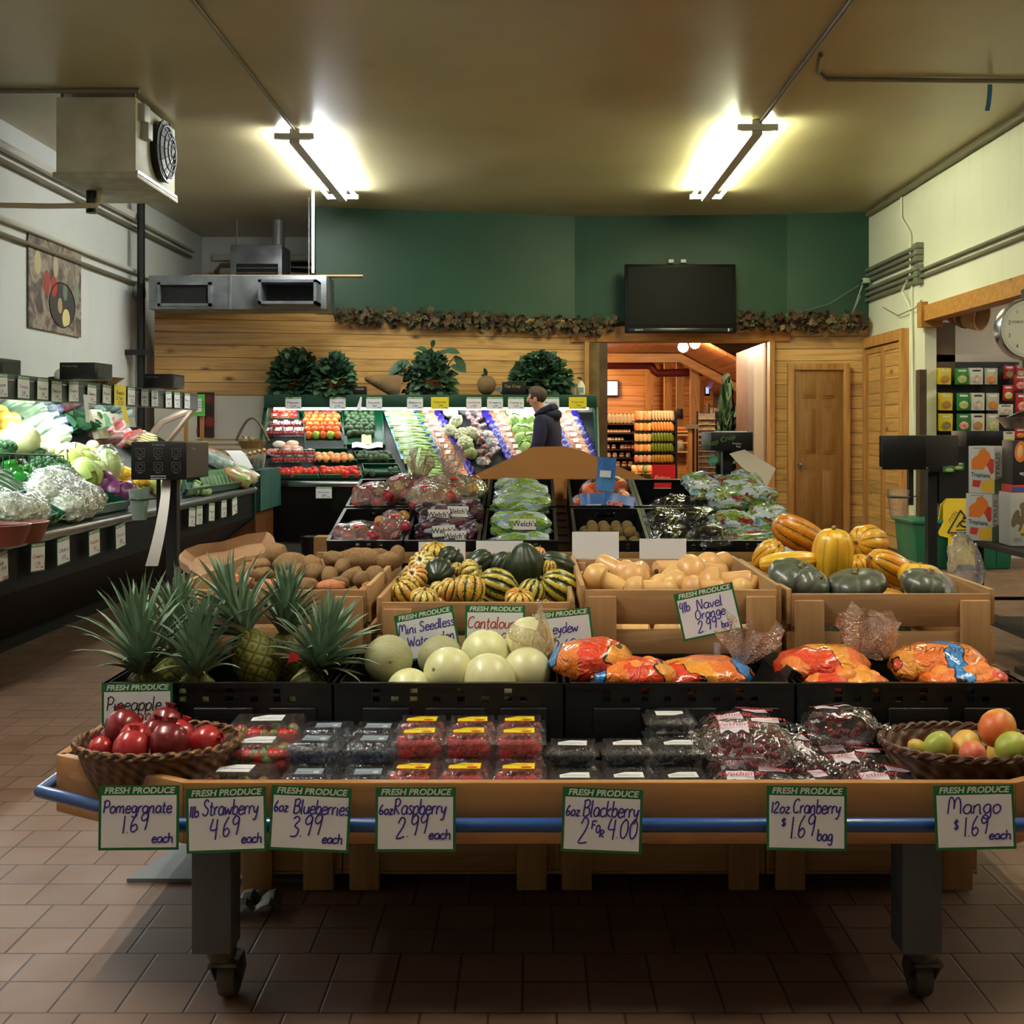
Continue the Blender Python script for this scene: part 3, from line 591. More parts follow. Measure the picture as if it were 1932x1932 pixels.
# ---------------------------------------------------------------- dried leaf garland along the pine top
LEAFC = [mat('dry_leaf_%d' % i, c, .7) for i, c in enumerate((C(88,74,44), C(60,56,34), C(104,84,54), C(74,44,30), C(66,68,40)))]
def garland(label, pts, n, r, reds=0):
    mb = MB(); m = len(pts)-1
    for k in range(n):
        q = rnd(0, m); i = min(int(q), m-1); f = q-i; p = V(pts[i])*(1-f)+V(pts[i+1])*f
        a = rnd(0, 2*pi); rr = r*sqrt(rnd(0, 1)); p = p+V((0, -abs(rr*cos(a))*.8, rr*sin(a)))
        mb.mi = random.choice((0,0,1,1,2,3,4)) if random.random() > reds else 3
        d = V((rnd(-1,1), rnd(-1,-.1), rnd(-.9,.7))); mb.leaf(p, d, (rnd(-.5,.5),-1,rnd(-.2,.8)), rnd(.06,.11), rnd(.06,.1), .2, 2, .2)
    t = thing('leaf_garland', label, 'garland', (0,0,0)); mb.obj('foliage', LEAFC, t)
    MB().tube([V(p)+V((0,.02,0)) for p in pts], .018, 6).obj('vine', mat('vine_stem', C(70,50,30), .7), t)
def gp(x): 
    f = (x-PA[0])/(PB[0]-PA[0]); return PA[1]+(PB[1]-PA[1])*f
garland('dry leaf garland along the pine boards between air duct and television', [(x, gp(x)-.06, 2.70-.02*k) for k, x in enumerate((-2.3,-1.6,-.9,-.3,.4))]+[(1.08,14.25,2.62)], 560, .10)
garland('reddish dry leaf garland between television and the corner by the closet', [(2.5,14.1,2.66),(3.0,14.08,2.66),(3.5,14.0,2.62),(4.0,13.93,2.64)], 300, .12, .35)
# ---------------------------------------------------------------- green plants on top of the back case
LG = [mat('leaf_dark', C(34,62,42), .5), mat('leaf_mid', C(50,82,56), .46), mat('leaf_light', C(80,112,78), .46)]
POTM = mat('terracotta', C(120,66,40), .7)
def bush(label, c, rx, rz, n, lw=.07, pot=True, spiky=False, name='potted_ivy'):
    t = thing(name, label, 'plant', c); mb = MB()
    for k in range(n):
        a = rnd(0, 2*pi); e = rnd(-.25, 1)*pi/2; q = rnd(.02, 1)**.4
        p = V((rx*cos(a)*cos(e)*q, rx*.7*sin(a)*cos(e)*q, .10+rz*max(-.15, sin(e))*q)); mb.mi = random.choice((0,0,0,1,1,2))
        d = (p-V((0,0,.1))).normalized()+V((rnd(-.6,.6),rnd(-.6,.3),rnd(-.7,.4))); mb.leaf(p, d, (0,-.6,.8), lw*rnd(.8,1.5), lw*rnd(.8,1.3), .25, 2, .15)
    if spiky:
        for k in range(26): mb.mi = 1; mb.leaf((rnd(-.2,.1),rnd(-.1,.1),.3), (rnd(-.6,.6),rnd(-.3,.3),1), (0,-1,0), rnd(.2,.34), .02, .1, 3)
    mb.obj('foliage', LG, t)
    if pot: MB().lathe([(.0,0),(.10,0),(.13,.16),(.14,.18),(.12,.18),(.11,.15),(0,.15)], 18).obj('pot', POTM, t)
    return t
CT = 1.735     # top of the back case canopy
bush('dense trailing ivy plant on the back case beside the pine wall corner', W(557,746,13.3), .27, .40, 760, .085, spiky=True)
bush('lower spreading ivy plant on the back case beside the wicker horn', W(630,746,13.22), .21, .34, 560, .085)
bush('dark ivy plant on the back case above the man', W(1020,746,13.4), .36, .36, 900, .085)
t = bush('tall plant with large glossy leaves on the middle of the back case', W(812,746,13.4), .25, .38, 460, .085, name='potted_rubber_plant')
st = MB(); lf = MB()
for (u, v, du, dv, L) in ((815,655,5,-16,.13),(806,662,-16,-8,.15),(800,672,-10,-5,.16),(838,662,25,-2,.2),(858,672,16,16,.2),(768,680,-24,14,.26),(758,690,-14,22,.2),(852,690,18,4,.2),(825,668,20,-8,.16),(795,690,-6,12,.18),(820,690,10,10,.16)):
    p = W(u, v, 13.4)-t.location; st.tube([(0,0,.15), (p.x*.5,p.y,p.z*.6), p], .006, 5); lf.mi = random.choice((0,1)); lf.leaf(p, (du, rnd(-12,-2), -dv), (0,-.7,.7), L, L*.55, .25, 4, .12)
st.obj('stem', mat('stem_green', C(60,76,40), .6), t); lf.obj('large_leaf_foliage', LG, t)
# wicker horn with greens, straw bird, soap bottle
def m_wick(name, a, b, sc=1.0):
    t = NT(name); s = t.sep(); an = t.math('ARCTAN2', s[1], s[0])
    w1 = t.math('SINE', t.math('MULTIPLY', an, 46.0*sc)); w2 = t.math('SINE', t.math('MULTIPLY', s[2], 260.0*sc)); f = t.math('ADD', t.math('MULTIPLY', t.math('MULTIPLY', w1, w2), .5), .5)
    c = t.mix(f, a, b); c = t.mix(t.math('MULTIPLY', t.noise(9), .5), c, C(60,38,18)); return t.bsdf(c, .55, bump=f, bstr=.8, bdist=.01)
WICK = m_wick('wicker_pale', C(124,96,60), C(172,138,92))
t = thing('wicker_horn', 'wicker horn basket lying on the back case with parsley spilling out', 'basket', W(690,742,13.3)+V((0,0,.07)), (R(90),R(0),R(98)))
MB().lathe([(.0,-.02),(.03,0),(.07,.12),(.11,.26),(.15,.40),(.158,.41),(.145,.41),(.11,.3),(.05,.1)], 22, TR((0,.1,0),(R(14),0,0))).obj('horn', WICK, t)
mb = MB()
for k in range(70): mb.mi = random.choice((1,2)); mb.leaf((rnd(-.1,.1),.16+rnd(-.1,.1),.40+rnd(-.05,.08)), (rnd(-1,1),rnd(-1,1),rnd(.2,1.2)), (0,0,1), .08, .05, .2, 2)
mb.obj('foliage', LG, t)
t = thing('straw_apple', 'round straw ornament with dark stem leaves on the back case', 'ornament', W(918,746,13.35))
MB().ball((0,0,.115), (.11,.11,.115), 20, 12, lambda d: 1+.03*sin(30*d.z)).obj('straw_body', WICK, t)
mb = MB(); mb.leaf((0,0,.22), (-.2,-.2,.9), (0,-1,0), .12, .05); mb.leaf((.0,0,.21), (-.8,-.3,.5), (0,-1,0), .08, .04); mb.leaf((.1,-.05,.06), (1,-.3,.1), (0,-1,.3), .1, .06); mb.obj('foliage', LG+[], t)
t = thing('soap_bottle', 'white pump soap bottle on the corner of the back case', 'bottle', W(1096,746,13.3))
MB().lathe([(0,0),(.045,0),(.05,.05),(.048,.11),(.02,.155),(.02,.17)], 16, TR(sc=(1,.6,1))).obj('bottle_body', mat('soap_white', C(220,216,190), .35), t); MB().tube([(0,0,.17),(0,0,.2),(-.04,0,.2)], .01, 8).obj('pump', BLACK, t)
MB().box(-.03,.03,-.033,-.03,.03,.09).obj('label', mat('soap_label', C(120,140,140), .5), t)
# ================================================================ handwritten price cards
CARD_W, CARD_H = .1778, .140
def card_mesh(w, h, border):
    b = MB(); b.mi = 0; b.box(-w/2, w/2, -h/2, h/2, -.0008, .0002); return b
_cm = {}
def price_card(label, loc, rot, lines=(), w=CARD_W, h=CARD_H, yellow=False, title=True, group=None, back=False, small=None, curl=0):
    """card in its own xy plane facing +z; lines: (text, x, y, letter height, width, ink[, rot])"""
    t = thing('price_card', label, 'price card', loc, rot, group)
    key = (w, h, yellow)
    if key not in _cm:
        YEL = mat('yellow_card', C(222,202,36), .6)
        _cm[key] = card_mesh(w, h, 0).mesh('card', [YEL if yellow else GREEN], bev=0)
        b = MB(); k = w/CARD_W
        b.box(-w/2+.006*k, w/2-.006*k, -h/2+.006*k, h/2-.021*k, .0002, .0006); _cm[key+('p',)] = b.mesh('panel', [YEL if yellow else PAPER])
    link('card', _cm[key], t); link('writing_panel', _cm[key+('p',)], t)
    if back: MB().box(-w/2+.0002, w/2-.0002, -h/2+.0002, h/2-.0002, -.0022, -.001).obj('blank_back', PAPER, t)
    if title and not yellow: printed('FRESH PRODUCE', .0186*w/CARD_W, mat('title_cream', C(214,226,206), .5), t, (0, h/2-.011*w/CARD_W, .0007), name='heading', shear=.2, fat=.03, sx=1.09)
    if lines:
        for ink in {l[5] for l in lines}:
            mb = MB()
            for l in lines:
                if l[5] is ink: hand_into(mb, l[0], -w/2+l[1]*w, -h/2+l[2]*h, l[3]*h, l[4]*w if l[4] else None, .0034*(w/CARD_W) if l[3] > .1 else .0028, l[6] if len(l) > 6 else 0)
            mb.obj('handwriting', ink, t, smooth=False)
    return t
SCR = [[(a, .12, .48, .13, .74, INK), (b, .34, .14, .2, .3, INK), ('ea', .7, .12, .08, .18, INK)] for a, b in (('Pepper','1.69'),('Tomato','2.49'),('Squash','.99'),('Beans','1.99'),('Greens','1.29'),('Celery','1.49'),('Radish','.99'),('Onion','.89'),('Kale','1.79'),('Leeks','2.29'))]
# ================================================================ refrigerated case against the back wall
BX0, BX1 = -2.95, .72
def deckB(u, v):
    k = 1/F; Y = (HC-.84+.847*12.6)/((v-VV)*k+.847); return W(u, v, Y)
t = thing('produce_case', 'dark green refrigerated produce case against the pine wall', 'display case', (0,0,0))
b = MB(); b.prism([(BX0,12.72,.12),(BX0,13.58,.12),(BX0,13.58,.9),(BX0,12.55,.73),(BX0,12.55,.62)], (BX1-BX0,0,0)); b.obj('case_base', DARK, t)
b = MB(); b.box(BX0+.05,BX1-.05,12.8,13.58,0,.12); b.obj('kick_plate', mat('kick_grey', C(120,128,118), .5), t)
b = MB(); b.prism([(BX0,12.56,.80),(BX0,13.44,1.545),(BX0,13.58,1.545),(BX0,13.58,.8)], (BX1-BX0,0,0)); b.obj('sloped_deck', mat('deck_black', C(30,32,32), .5), t)
b = MB(); b.box(BX0-.02,BX1+.02,12.50,12.58,.73,.80); b.obj('bumper_rail', CHROME, t, bev=.012)
b = MB(); b.box(BX0-.03,BX1+.03,13.08,13.6,1.60,1.735); b.box(BX0-.03,BX1+.03,13.06,13.09,1.592,1.738); b.obj('canopy', DGREEN, t, bev=.006)
b = MB(); b.prism([(BX0,13.44,.8),(BX1,13.44,.8),(BX1,13.44,1.6),(BX0,13.44,1.6)],(0,.14,0)); b.obj('back_panel', mat('case_lining', C(120,112,100), .5), t)
for x in (BX0-.05, BX1):
    b = MB(); b.prism([(x,12.48,.70),(x,12.50,.86),(x,12.78,.98),(x,13.12,1.6),(x,13.6,1.6),(x,13.6,.1),(x,12.75,.1),(x,12.55,.6)], (.05,0,0)); b.obj('end_panel', DGREEN, t, bev=.008)
b = MB(); b.tube([(BX0+.06,13.16,1.583),(BX1-.06,13.16,1.583)], .014, 8); b.obj('canopy_tube', emat('case_glow', *LAMP_C), t)
b = MB(); b.box(BX0-.0,BX1,12.62,12.66,.5,.52); b.obj('trim_strip', CHROME, t)
# cards on the canopy and rail
for i, (u0, u1, kind) in enumerate(((538,569,0),(621,653,1),(691,721,2),(768,798,3),(815,845,'y'),(880,908,'r'),(920,948,4),(960,987,5),(1030,1050,6),(1076,1104,'y2'))):
    c = W((u0+u1)/2, 760.5, 13.05); wd = (u1-u0)*13.05/F if i != 8 else .17
    nm = ('at the ivy end','second along from the ivy end','third along beside the hanging paper strip','over the celery','yellow','with red writing','over the carrot bags','fourth along from the corner bottle','half hidden behind the man','yellow')[i]
    if kind in ('y','y2'): price_card('yellow price card on the back case canopy %s' % ('over the carrots' if kind == 'y' else 'near the soap bottle'), c, (pi/2,0,0), [('Carrot', .15,.52,.15,.7,INKK), ('.79', .35,.12,.24,.3,INKK), ('bag',.7,.1,.1,.2,INKK)], .2, .135, yellow=True)
    elif kind == 'r': price_card('white price card with red writing on the back case canopy', c, (pi/2,0,0), [('Cauliflower', .1,.5,.13,.8,INKR), ('1.99', .3,.14,.2,.35,INKR)], .18, .14)
    else: price_card('white price card on the back case canopy %s' % nm, c, (pi/2,0,0), SCR[kind], .19, .14)
price_card('white price card hanging under the front rail of the back case', W(611,929.5,12.49), (pi/2,0,0), SCR[7], .18, .13)
strip = MB(); strip.prism([W(680,748,13.02)+V((.0,0,0)), W(683,750,13.02), W(681,776,13.0), W(672,773,13.0)], (0,.004,0)); tag(strip.obj('paper_strip', PAPER), 'torn white bag end hanging from the bag box on the back case', 'paper')
# bag boxes: printed card boxes of produce bags
def bag_box(name, label, loc, rot, d, cat='bag box', face=True):
    t = thing(name, label, cat, loc, rot); w, dp, h = d
    MB().box(-w/2,w/2,-dp/2,dp/2,0,h).obj('carton', BLACK, t, bev=.003)
    return t
t = bag_box('bag_box', 'small black bag box standing on the back case by the wicker horn', W(677,746,13.2), (0,0,0), (.17,.12,.1)); printed('Produce Bags', .016, OFFW, t, (.02,-.0615,.07), (pi/2,0,0))
t = bag_box('bag_box', 'black bag box printed with yellow letters beside the dark ivy', W(970,746,13.15), (0,0,0), (.27,.14,.15)); printed('Top Crop', .045, mat('print_yellow', C(170,160,50), .5), t, (-.02,-.0715,.1), (pi/2,0,0), shear=.2)
# ---------------------------------------------------------------- produce on the back case
def fruit_mat(name, col, col2=None, rough=.32, n=8, vary=.2, hue=.02, bump=0): return mat(name, col, rough, n=n if col2 else None, col2=col2, vary=vary, hue=hue, bump=bump, bsc=60, coat=.15)
TOM = fruit_mat('tomato_skin', C(206,52,34), C(222,78,40)); PEACH = fruit_mat('orange_tomato', C(236,96,40), C(244,130,60)); APG = fruit_mat('green_apple', C(150,190,50), C(176,206,80)); AVO = fruit_mat('avocado_skin', C(40,64,34), C(58,84,44), .5, bump=.3)
ORG = fruit_mat('orange_peel', C(236,130,28), C(240,150,44), .4, bump=.15); PLUMT = fruit_mat('pale_peach', C(236,150,90), C(240,180,110)); CUC = fruit_mat('cucumber_skin', C(40,72,44), C(70,98,66), .4)
def apple_me(name, m):
    b = MB(); b.lathe([(.0,-.92),(.25,-.98),(.55,-.9),(.86,-.5),(1,.05),(.93,.5),(.68,.83),(.38,.93),(.16,.84),(0,.7)], 16); return b.mesh(name, m)
def round_me(name, m, sz=1, nu=14, nv=9): return MB().ball((0,0,0), (1,1,sz), nu, nv).mesh(name, m)
STEMM = mat('stem_brown', C(84,66,36), .7)
def stem_me():
    return MB().tube([(0,0,.68),(.05,0,1.02)], .06, 5).mesh('stem', STEMM)
stemM = stem_me()
tray = mat('tray_green', C(10,72,46), .4)
def bin_tray(label, us, vs, hgt=.07):
    """an open green plastic tray lying on the sloped deck between px columns us and rows vs"""
    a, bq, c, d = deckB(us[0], vs[1]), deckB(us[1], vs[1]), deckB(us[3], vs[0]), deckB(us[2], vs[0])
    n = V((0,-.646,.763)); b = MB(); P = [a, bq, c, d]
    b.prism([p+n*.004 for p in P], n*.008)
    for i in range(4):
        p, q = P[i], P[(i+1) % 4]; e = (q-p).normalized(); s_ = n.cross(e)*.012
        b.prism([p+n*.012, q+n*.012, q+n*.012+s_, p+n*.012+s_], n*hgt)
    return tag(b.obj('produce_tray', tray), label, 'tray')
ND = V((0,-.646,.763))
def rowset(me, name, cat, group, labelf, spots, r, stem=None, lift=None):
    for i, (u, v) in enumerate(spots):
        p = deckB(u, v)+ND*((r*.9+.012) if lift is None else lift); o = link(name, me, None, p, (rnd(-.5,.5), rnd(-.5,.5), rnd(0,6)), r*rnd(.95,1.06))
        tag(o, labelf(i) if callable(labelf) else labelf, cat, group)
        if stem: link('stem', stem, o)
tomM = apple_me('tomato', TOM); porM = apple_me('orange_tomato', PEACH); apgM = apple_me('apple', APG); avoM = round_me('avocado', AVO, 1.25); orgM = round_me('orange', ORG, .97); plM = round_me('peach', PLUMT)
def grid_spots(u0, u1, v0, v1, nu, nv, jit=2, skew=0, stag=True):
    out = []
    for j in range(nv):
        for i in range(nu):
            fv = (j+.5)/nv; fu = (i+.5+(.35 if stag and j % 2 else -.0))/(nu+.35)
            out.append((u0+(u1-u0)*fu+skew*fv+rnd(-jit,jit), v0+(v1-v0)*fv+rnd(-jit,jit)))
    return out
bin_tray('green tray of loose red tomatoes at the top of the back case by the ivy', (506,566,504,566), (776,800))
rowset(tomM, 'tomato', 'tomato', 'loose tomatoes at the case top', 'loose red tomato at the top of the back case above the tomato packs', grid_spots(506,564,779,796,6,2), .042)
bin_tray('shallow green tray of red apples above the fanned apple display', (570,640,568,638), (776,786))
rowset(tomM, 'apple', 'apple', 'apples on the top tray', 'loose red apple in the top tray above the orange apple rows', grid_spots(572,636,778,787,7,2), .038, stemM)
bin_tray('green tray fanned with orange and green apples and a bare grey mat', (577,656,572,642), (788,853), .04)
MB_ = MB(); A_, B_, C_, D_ = deckB(579,850), deckB(653,850), deckB(650,834), deckB(577,834); MB_.prism([p+ND*.014 for p in (A_, B_, C_, D_)], ND*.006); tag(MB_.obj('grey_liner_mat', mat('liner_grey', C(72,76,84), .8)), 'bare dark grey mat below the apple rows of the back case', 'mat')
names_ = ('top','second','third','fourth')
for r_ in range(4):
    sp = [(581+i*13.6+(-4 if r_ % 2 else 1)+r_*1.3, 793.5+r_*8.0) for i in range(5)]
    for i, q in enumerate(sp): rowset(porM, 'apple', 'apple', 'orange apples in fanned rows', '%s orange red apple in the %s row of the fanned display' % (nth(i), names_[r_]), [q], .043, stemM)
for i in range(5): rowset(apgM if i % 2 else porM, 'apple', 'apple', 'apples in the front row of the fan', '%s apple in the front row of the fan, %s' % (nth(i), 'bright green between orange ones' if i % 2 else 'orange'), [(584+i*13.7, 827.5)], .045, stemM)
bin_tray('green tray of avocados beside the celery', (650,727,645,722), (777,845), .04)
rowset(avoM, 'avocado', 'avocado', 'avocados in the tall tray', 'dark green avocado in the tall tray beside the celery', grid_spots(651,708,783,826,6,6), .036)
bin_tray('deep green tray of pale peaches under the fanned apples', (595,675,588,660), (862,876), .05)
rowset(plM, 'peach', 'peach', 'pale peaches in the lower tray', 'pale orange peach in the lower tray under the fanned apples', grid_spots(594,670,865,874,6,2), .042)
bin_tray('deep green tray of dark avocados under the paper sheets', (676,746,668,735), (858,874), .05)
rowset(avoM, 'avocado', 'avocado', 'avocados in the lower tray', 'dark avocado in the lower tray under the white paper sheets', grid_spots(675,738,861,873,6,3), .038)
bin_tray('front green tray of plum tomatoes at the ivy end of the back case', (520,603,515,598), (890,904), .05)
bin_tray('front green tray of round red tomatoes next to the plum tomatoes', (606,684,600,680), (890,904), .05)
rowset(tomM, 'tomato', 'tomato', 'plum tomatoes in the front tray', 'red tomato in the front tray under the stacked tomato packs', grid_spots(521,600,891,902,9,2), .038)
rowset(tomM, 'tomato', 'tomato', 'round tomatoes in the front tray', 'red tomato in the front tray next to the apple bag crates', grid_spots(606,677,890,902,8,2), .042)
bin_tray('nearly empty green tray below the dark avocados', (688,760,683,752), (882,898), .05)
rowset(avoM, 'avocado', 'avocado', 'last avocados in the empty tray', 'stray avocado in the nearly empty front tray behind the apple bags', [(690,897),(703,898),(738,894),(747,892)], .036)
# tomato packs: clear clamshells with a pale label
CLAM = film('clear_tub', (1,1,1,1), .02, .5, .09, 60, .25)
def pack(name, label, loc, rot, d, group, content, lab=None, cat='pack'):
    t = thing(name, label, cat, loc, rot, group); w, dp, h = d
    b = MB(); b.prism([(-w/2,-dp/2,0),(w/2,-dp/2,0),(w/2,dp/2,0),(-w/2,dp/2,0)], (0,0,h)); b.obj('tub', CLAM, t, bev=.008)
    b = MB()
    for i in range(3):
        for j in range(2): b.ball((-w/3+i*w/3, -dp/4+j*dp/2, h*.42), min(w/6.4, h*.42), 8, 6)
    o = b.obj('contents', content, t); o['kind'] = 'stuff'
    if lab: MB().box(-w*.18,w*.18,-dp*.25,dp*.25,h+.001,h+.003).obj('label', lab, t)
    return t
TOMC = mat('cherry_tomato', C(196,34,36), .3); LABP = mat('pack_label', C(214,200,196), .5)
slope = (math.atan(.847), 0, 0)
pk = None; i = 0
for r_, (v, us) in enumerate(((793,(521,541)),(806,(505,521,541,561)),(821,(506,525,545,565)))):
    for c_, u in enumerate(us):
        p = deckB(u, v)+ND*.015; lb = 'clear pack of red tomatoes on the back case, %s pack in the %s row' % (nth(c_), ('top','middle','bottom')[r_])
        if pk is None: pk = pack('tomato_pack', lb, p, slope, (.115,.1,.07), 'tomato packs on the slope', TOMC, LABP)
        else: dup(pk, p, slope, lb)
for r_, (v, dz) in enumerate(((868,.075),(879,0))):
    for c_ in range(4):
        u = 521+c_*21.5+(3 if r_ else 0); p = deckB(u, 880)+V((0,-.005,.045+dz)); dup(pk, p, (R(8),0,0), 'red tomato pack stacked low on the back case, %s in the %s layer' % (nth(c_), ('upper','lower')[r_]), 'tomato packs stacked low')
# paper sheets, bagged peppers
b = MB(); b.grid(6,4,lambda a,c: deckB(665+a*58,853-c*10)+ND*(.06+.015*sin(a*9))); tag(b.obj('paper_sheet', PAPER), 'white paper sheets lying across the avocado tray', 'paper')
b = MB(); b.prism([p+ND*.05 for p in (deckB(683,845),deckB(702,845),deckB(701,826),deckB(683,826))], ND*.003); tag(b.obj('cream_card', mat('cream_card', C(214,210,160), .6)), 'small cream card standing over the paper sheets', 'card')
PEPB = mat('pepper_mix', C(214,60,34), .35, n=9, col2=C(228,200,170))
for i, (u, v, c) in enumerate(((527,843,C(216,222,206)),(552,842,C(224,186,120)),(543,851,C(196,56,36)),(560,852,C(208,92,40)),(512,858,C(206,60,50)))):
    b = MB(); b.ball((0,0,0), (.075,.05,.032), 12, 8, lambda d: 1+.12*noise.noise(d*2.4)); o = b.obj('pepper_bag', mat('pepper_bag_%d' % i, c, .3, n=14, col2=C(226,214,196)), None, deckB(u, v)+ND*.036, slope)
    tag(o, 'small bag of %s between the tomato packs and the stacked tomato packs' % ('pale peppers','yellow peppers','red chilli peppers','orange peppers','red and white radishes')[i], 'bag')
# celery, carrots, cauliflower, radishes, lettuce
def celery(label, p, rot, group):
    t = thing('celery_bunch', label, 'celery', p, rot, group); b = MB()
    for k in range(7):
        x = (k-3)*.02; b.tube([(-.19,x*.8,.02+.012*(k % 2)),(.02,x,.03+.014*(k % 3)),(.16,x*1.4,.03+.012*(k % 2))], [.014,.013,.007], 6)
    b.obj('stalk_rib', mat('celery_green', C(150,196,92), .4, n=20, col2=C(190,216,150)), t); l = MB()
    for k in range(22): l.leaf((.14+rnd(-.02,.04), rnd(-.08,.08), .03), (1,rnd(-.6,.6),rnd(0,.6)), (0,0,1), .07, .04, .2, 2)
    l.obj('foliage', mat('celery_leaf', C(96,150,58), .45), t)
    s_ = MB(); s_.ball((-.05,0,.028), (.16,.085,.04), 14, 8, lambda d: 1+.05*noise.noise(d*4)); s_.obj('clear_sleeve', film('celery_sleeve', (1,1,1,1), .1, .6, .15, 25), t)
    return t
cel = None
for i in range(11):
    v = 784+i*11.2; u = 745+i*4.6+3*(i % 2); p = deckB(u+14, v)+ND*.02; lb = '%s celery bunch from the top, in the celery column of the back case' % nth(i)
    cel = dup(cel, p, (R(36),0,R(4)), lb) if cel else celery(lb, p, (R(36),0,R(4)), 'celery bunches')
b = MB(); b.grid(3,18,lambda a,c: deckB(724+c*34+a*12,780+c*90)+ND*(.02+.02*sin(a*pi)+.008*sin(c*40))); tag(b.obj('blue_film_roll', mat('blue_film', C(96,190,226), .3, n=22, col2=C(190,228,240))), 'strip of pale blue plastic film along the celery', 'film')
BLUEP = mat('bag_violet', C(58,40,170), .3, n=12, col2=C(40,30,120)); CARR = mat('carrot_orange', C(236,122,60), .4, n=14, col2=C(240,176,130))
def carrot_bag(label, p, rot, group):
    t = thing('carrot_bag', label, 'carrot bag', p, rot, group); b = MB()
    for k in range(6): b.tube([(-.13,(k-2.5)*.022,.02),(.12,(k-2.5)*.026,.026+.006*(k % 2))], [.009,.017], 7)
    o = b.obj('carrots', CARR, t); o['kind'] = 'stuff'
    for sx in (-1, 1):
        e = MB(); e.ball((sx*.13,0,.022), (.045,.095,.032), 10, 8, lambda d: 1+.2*noise.noise(d*3)); e.obj('printed_end', BLUEP, t)
    f = MB(); f.ball((0,0,.022), (.14,.085,.038), 14, 8); f.obj('clear_film', film('carrot_film', (1,.98,.95,1), .05, .6, .12, 30), t)
    MB().box(-.03,.03,-.045,.02,.0605,.062).obj('bag_print', OFFW, t); return t
cb = None
for j, (u0, du, n, lb) in enumerate(((805,6.0,11,'column beside the celery'),(938,6.0,9,'column beside the radishes'),(1062,5.0,8,'column behind the man'))):
    for i in range(n):
        v = 784+i*11.0; p = deckB(u0+i*du, v)+ND*.014
        l_ = '%s carrot bag from the top, in the %s' % (nth(i), lb); cb = dup(cb, p, (R(38),0,R(-6)), l_) if cb else carrot_bag(l_, p, (R(38),0,R(-6)), 'bagged carrots')
def floret_me(name, m, nb=26, r=.09):
    b = MB(); b.ball((0,0,0), (r*.85,r*.85,r*.6), 12, 8)
    for k in range(nb):
        a = k*2.4; e = 1-k/nb; d = V((cos(a)*sqrt(1-e*e), sin(a)*sqrt(1-e*e), e*.75)); b.ball(d*r*.82, r*.26, 7, 5, lambda q: 1+.2*noise.noise(q*3+d*9))
    return b.mesh(name, m)
CAUL = mat('cauliflower_white', C(232,232,206), .6, n=30, col2=C(214,214,180), bump=.4, bsc=90); LETT = mat('lettuce_green', C(150,196,100), .45, n=8, col2=C(196,220,150), bump=.4, bsc=14, bd=.03, vary=.15)
cauM = floret_me('cauliflower', CAUL); CLING = film('cling_wrap', (1,1,1,1), .08, .6, .08, 22, 1)
for i, (u, v) in enumerate(((850,790),(862,808),(850,826),(872,832),(878,848),(890,830))):
    o = link('cauliflower', cauM, None, deckB(u, v)+ND*.09, (R(40), rnd(-.3,.3), rnd(0,6))); tag(o, 'wrapped white cauliflower on the back case, %s from the top' % nth(i), 'cauliflower', 'cauliflowers')
def leafy_me(name, m, r, nl=14, seed=0, ruf=.07):
    random.seed(seed); b = MB(); b.ball((0,0,0), r*.85, 16, 10, lambda d: 1+.08*noise.noise(d*3+V((seed,0,0))))
    for k in range(nl):
        a = rnd(0,2*pi); e = rnd(-.4,1.2)
        def sh(x, y, a=a, e=e):
            aa = a+(x-.5)*1.5; ee = e+(y-.5)*1.3; ee = min(1.5, max(-1.5, ee)); rr = r*(1+ruf*sin(x*14)*y*(1-abs(ee)/1.6)+.05*y); return V((rr*cos(aa)*cos(ee), rr*sin(aa)*cos(ee), rr*sin(ee)))
        b.grid(5, 4, sh)
    return b.mesh(name, m)
letM = leafy_me('lettuce', LETT, .085)
for i, (u, v) in enumerate(((968,786),(984,790),(1000,786),(972,802),(988,806),(1004,803),(976,820),(992,822),(1008,820),(984,838),(1000,838),(992,853))):
    o = link('lettuce', letM, None, deckB(u, v)+ND*.07, (R(40), rnd(-.5,.5), rnd(0,6)), rnd(.85,1.05)); tag(o, 'round iceberg lettuce on the back case beside the man, %s from the top' % nth(i), 'lettuce', 'iceberg lettuces')
RAD = mat('radish_skin', C(150,44,60), .35, n=5, col2=C(214,170,172), vary=.3)
def radish_bag(label, p, rot, group):
    t = thing('radish_bag', label, 'radish bag', p, rot, group); b = MB()
    for k in range(10): b.ball((rnd(-.06,.06), rnd(-.05,.05), rnd(.015,.045)), rnd(.016,.022), 8, 6)
    o = b.obj('radishes', RAD, t); o['kind'] = 'stuff'
    f = MB(); f.ball((0,0,.035), (.09,.075,.04), 12, 8, lambda d: 1+.12*noise.noise(d*3)); f.obj('clear_film', CLING, t); return t
rb = None
for i, (u, v) in enumerate(((880,782),(898,784),(886,796),(905,798),(896,810),(912,812),(904,824),(920,826),(912,838),(928,840),(920,852),(934,856),(908,862),(926,868),(912,876))):
    l_ = 'clear bag of radishes on the back case next to the cauliflowers, %s from the top' % nth(i); p = deckB(u, v)+ND*.012
    rb = dup(rb, p, (R(38),0,rnd(0,6)), l_) if rb else radish_bag(l_, p, (R(38),0,0), 'bagged radishes')
for i, (u, v) in enumerate(((882,852),(888,866))):
    o = link('cabbage', leafy_me('cabbage', mat('pale_cabbage', C(168,178,120), .45, n=6, col2=C(120,130,80)), .075, 10, i+3), None, deckB(u, v)+ND*.07); tag(o, 'dull green turnip cabbage under the cauliflowers, %s one' % ('upper','lower')[i], 'cabbage')
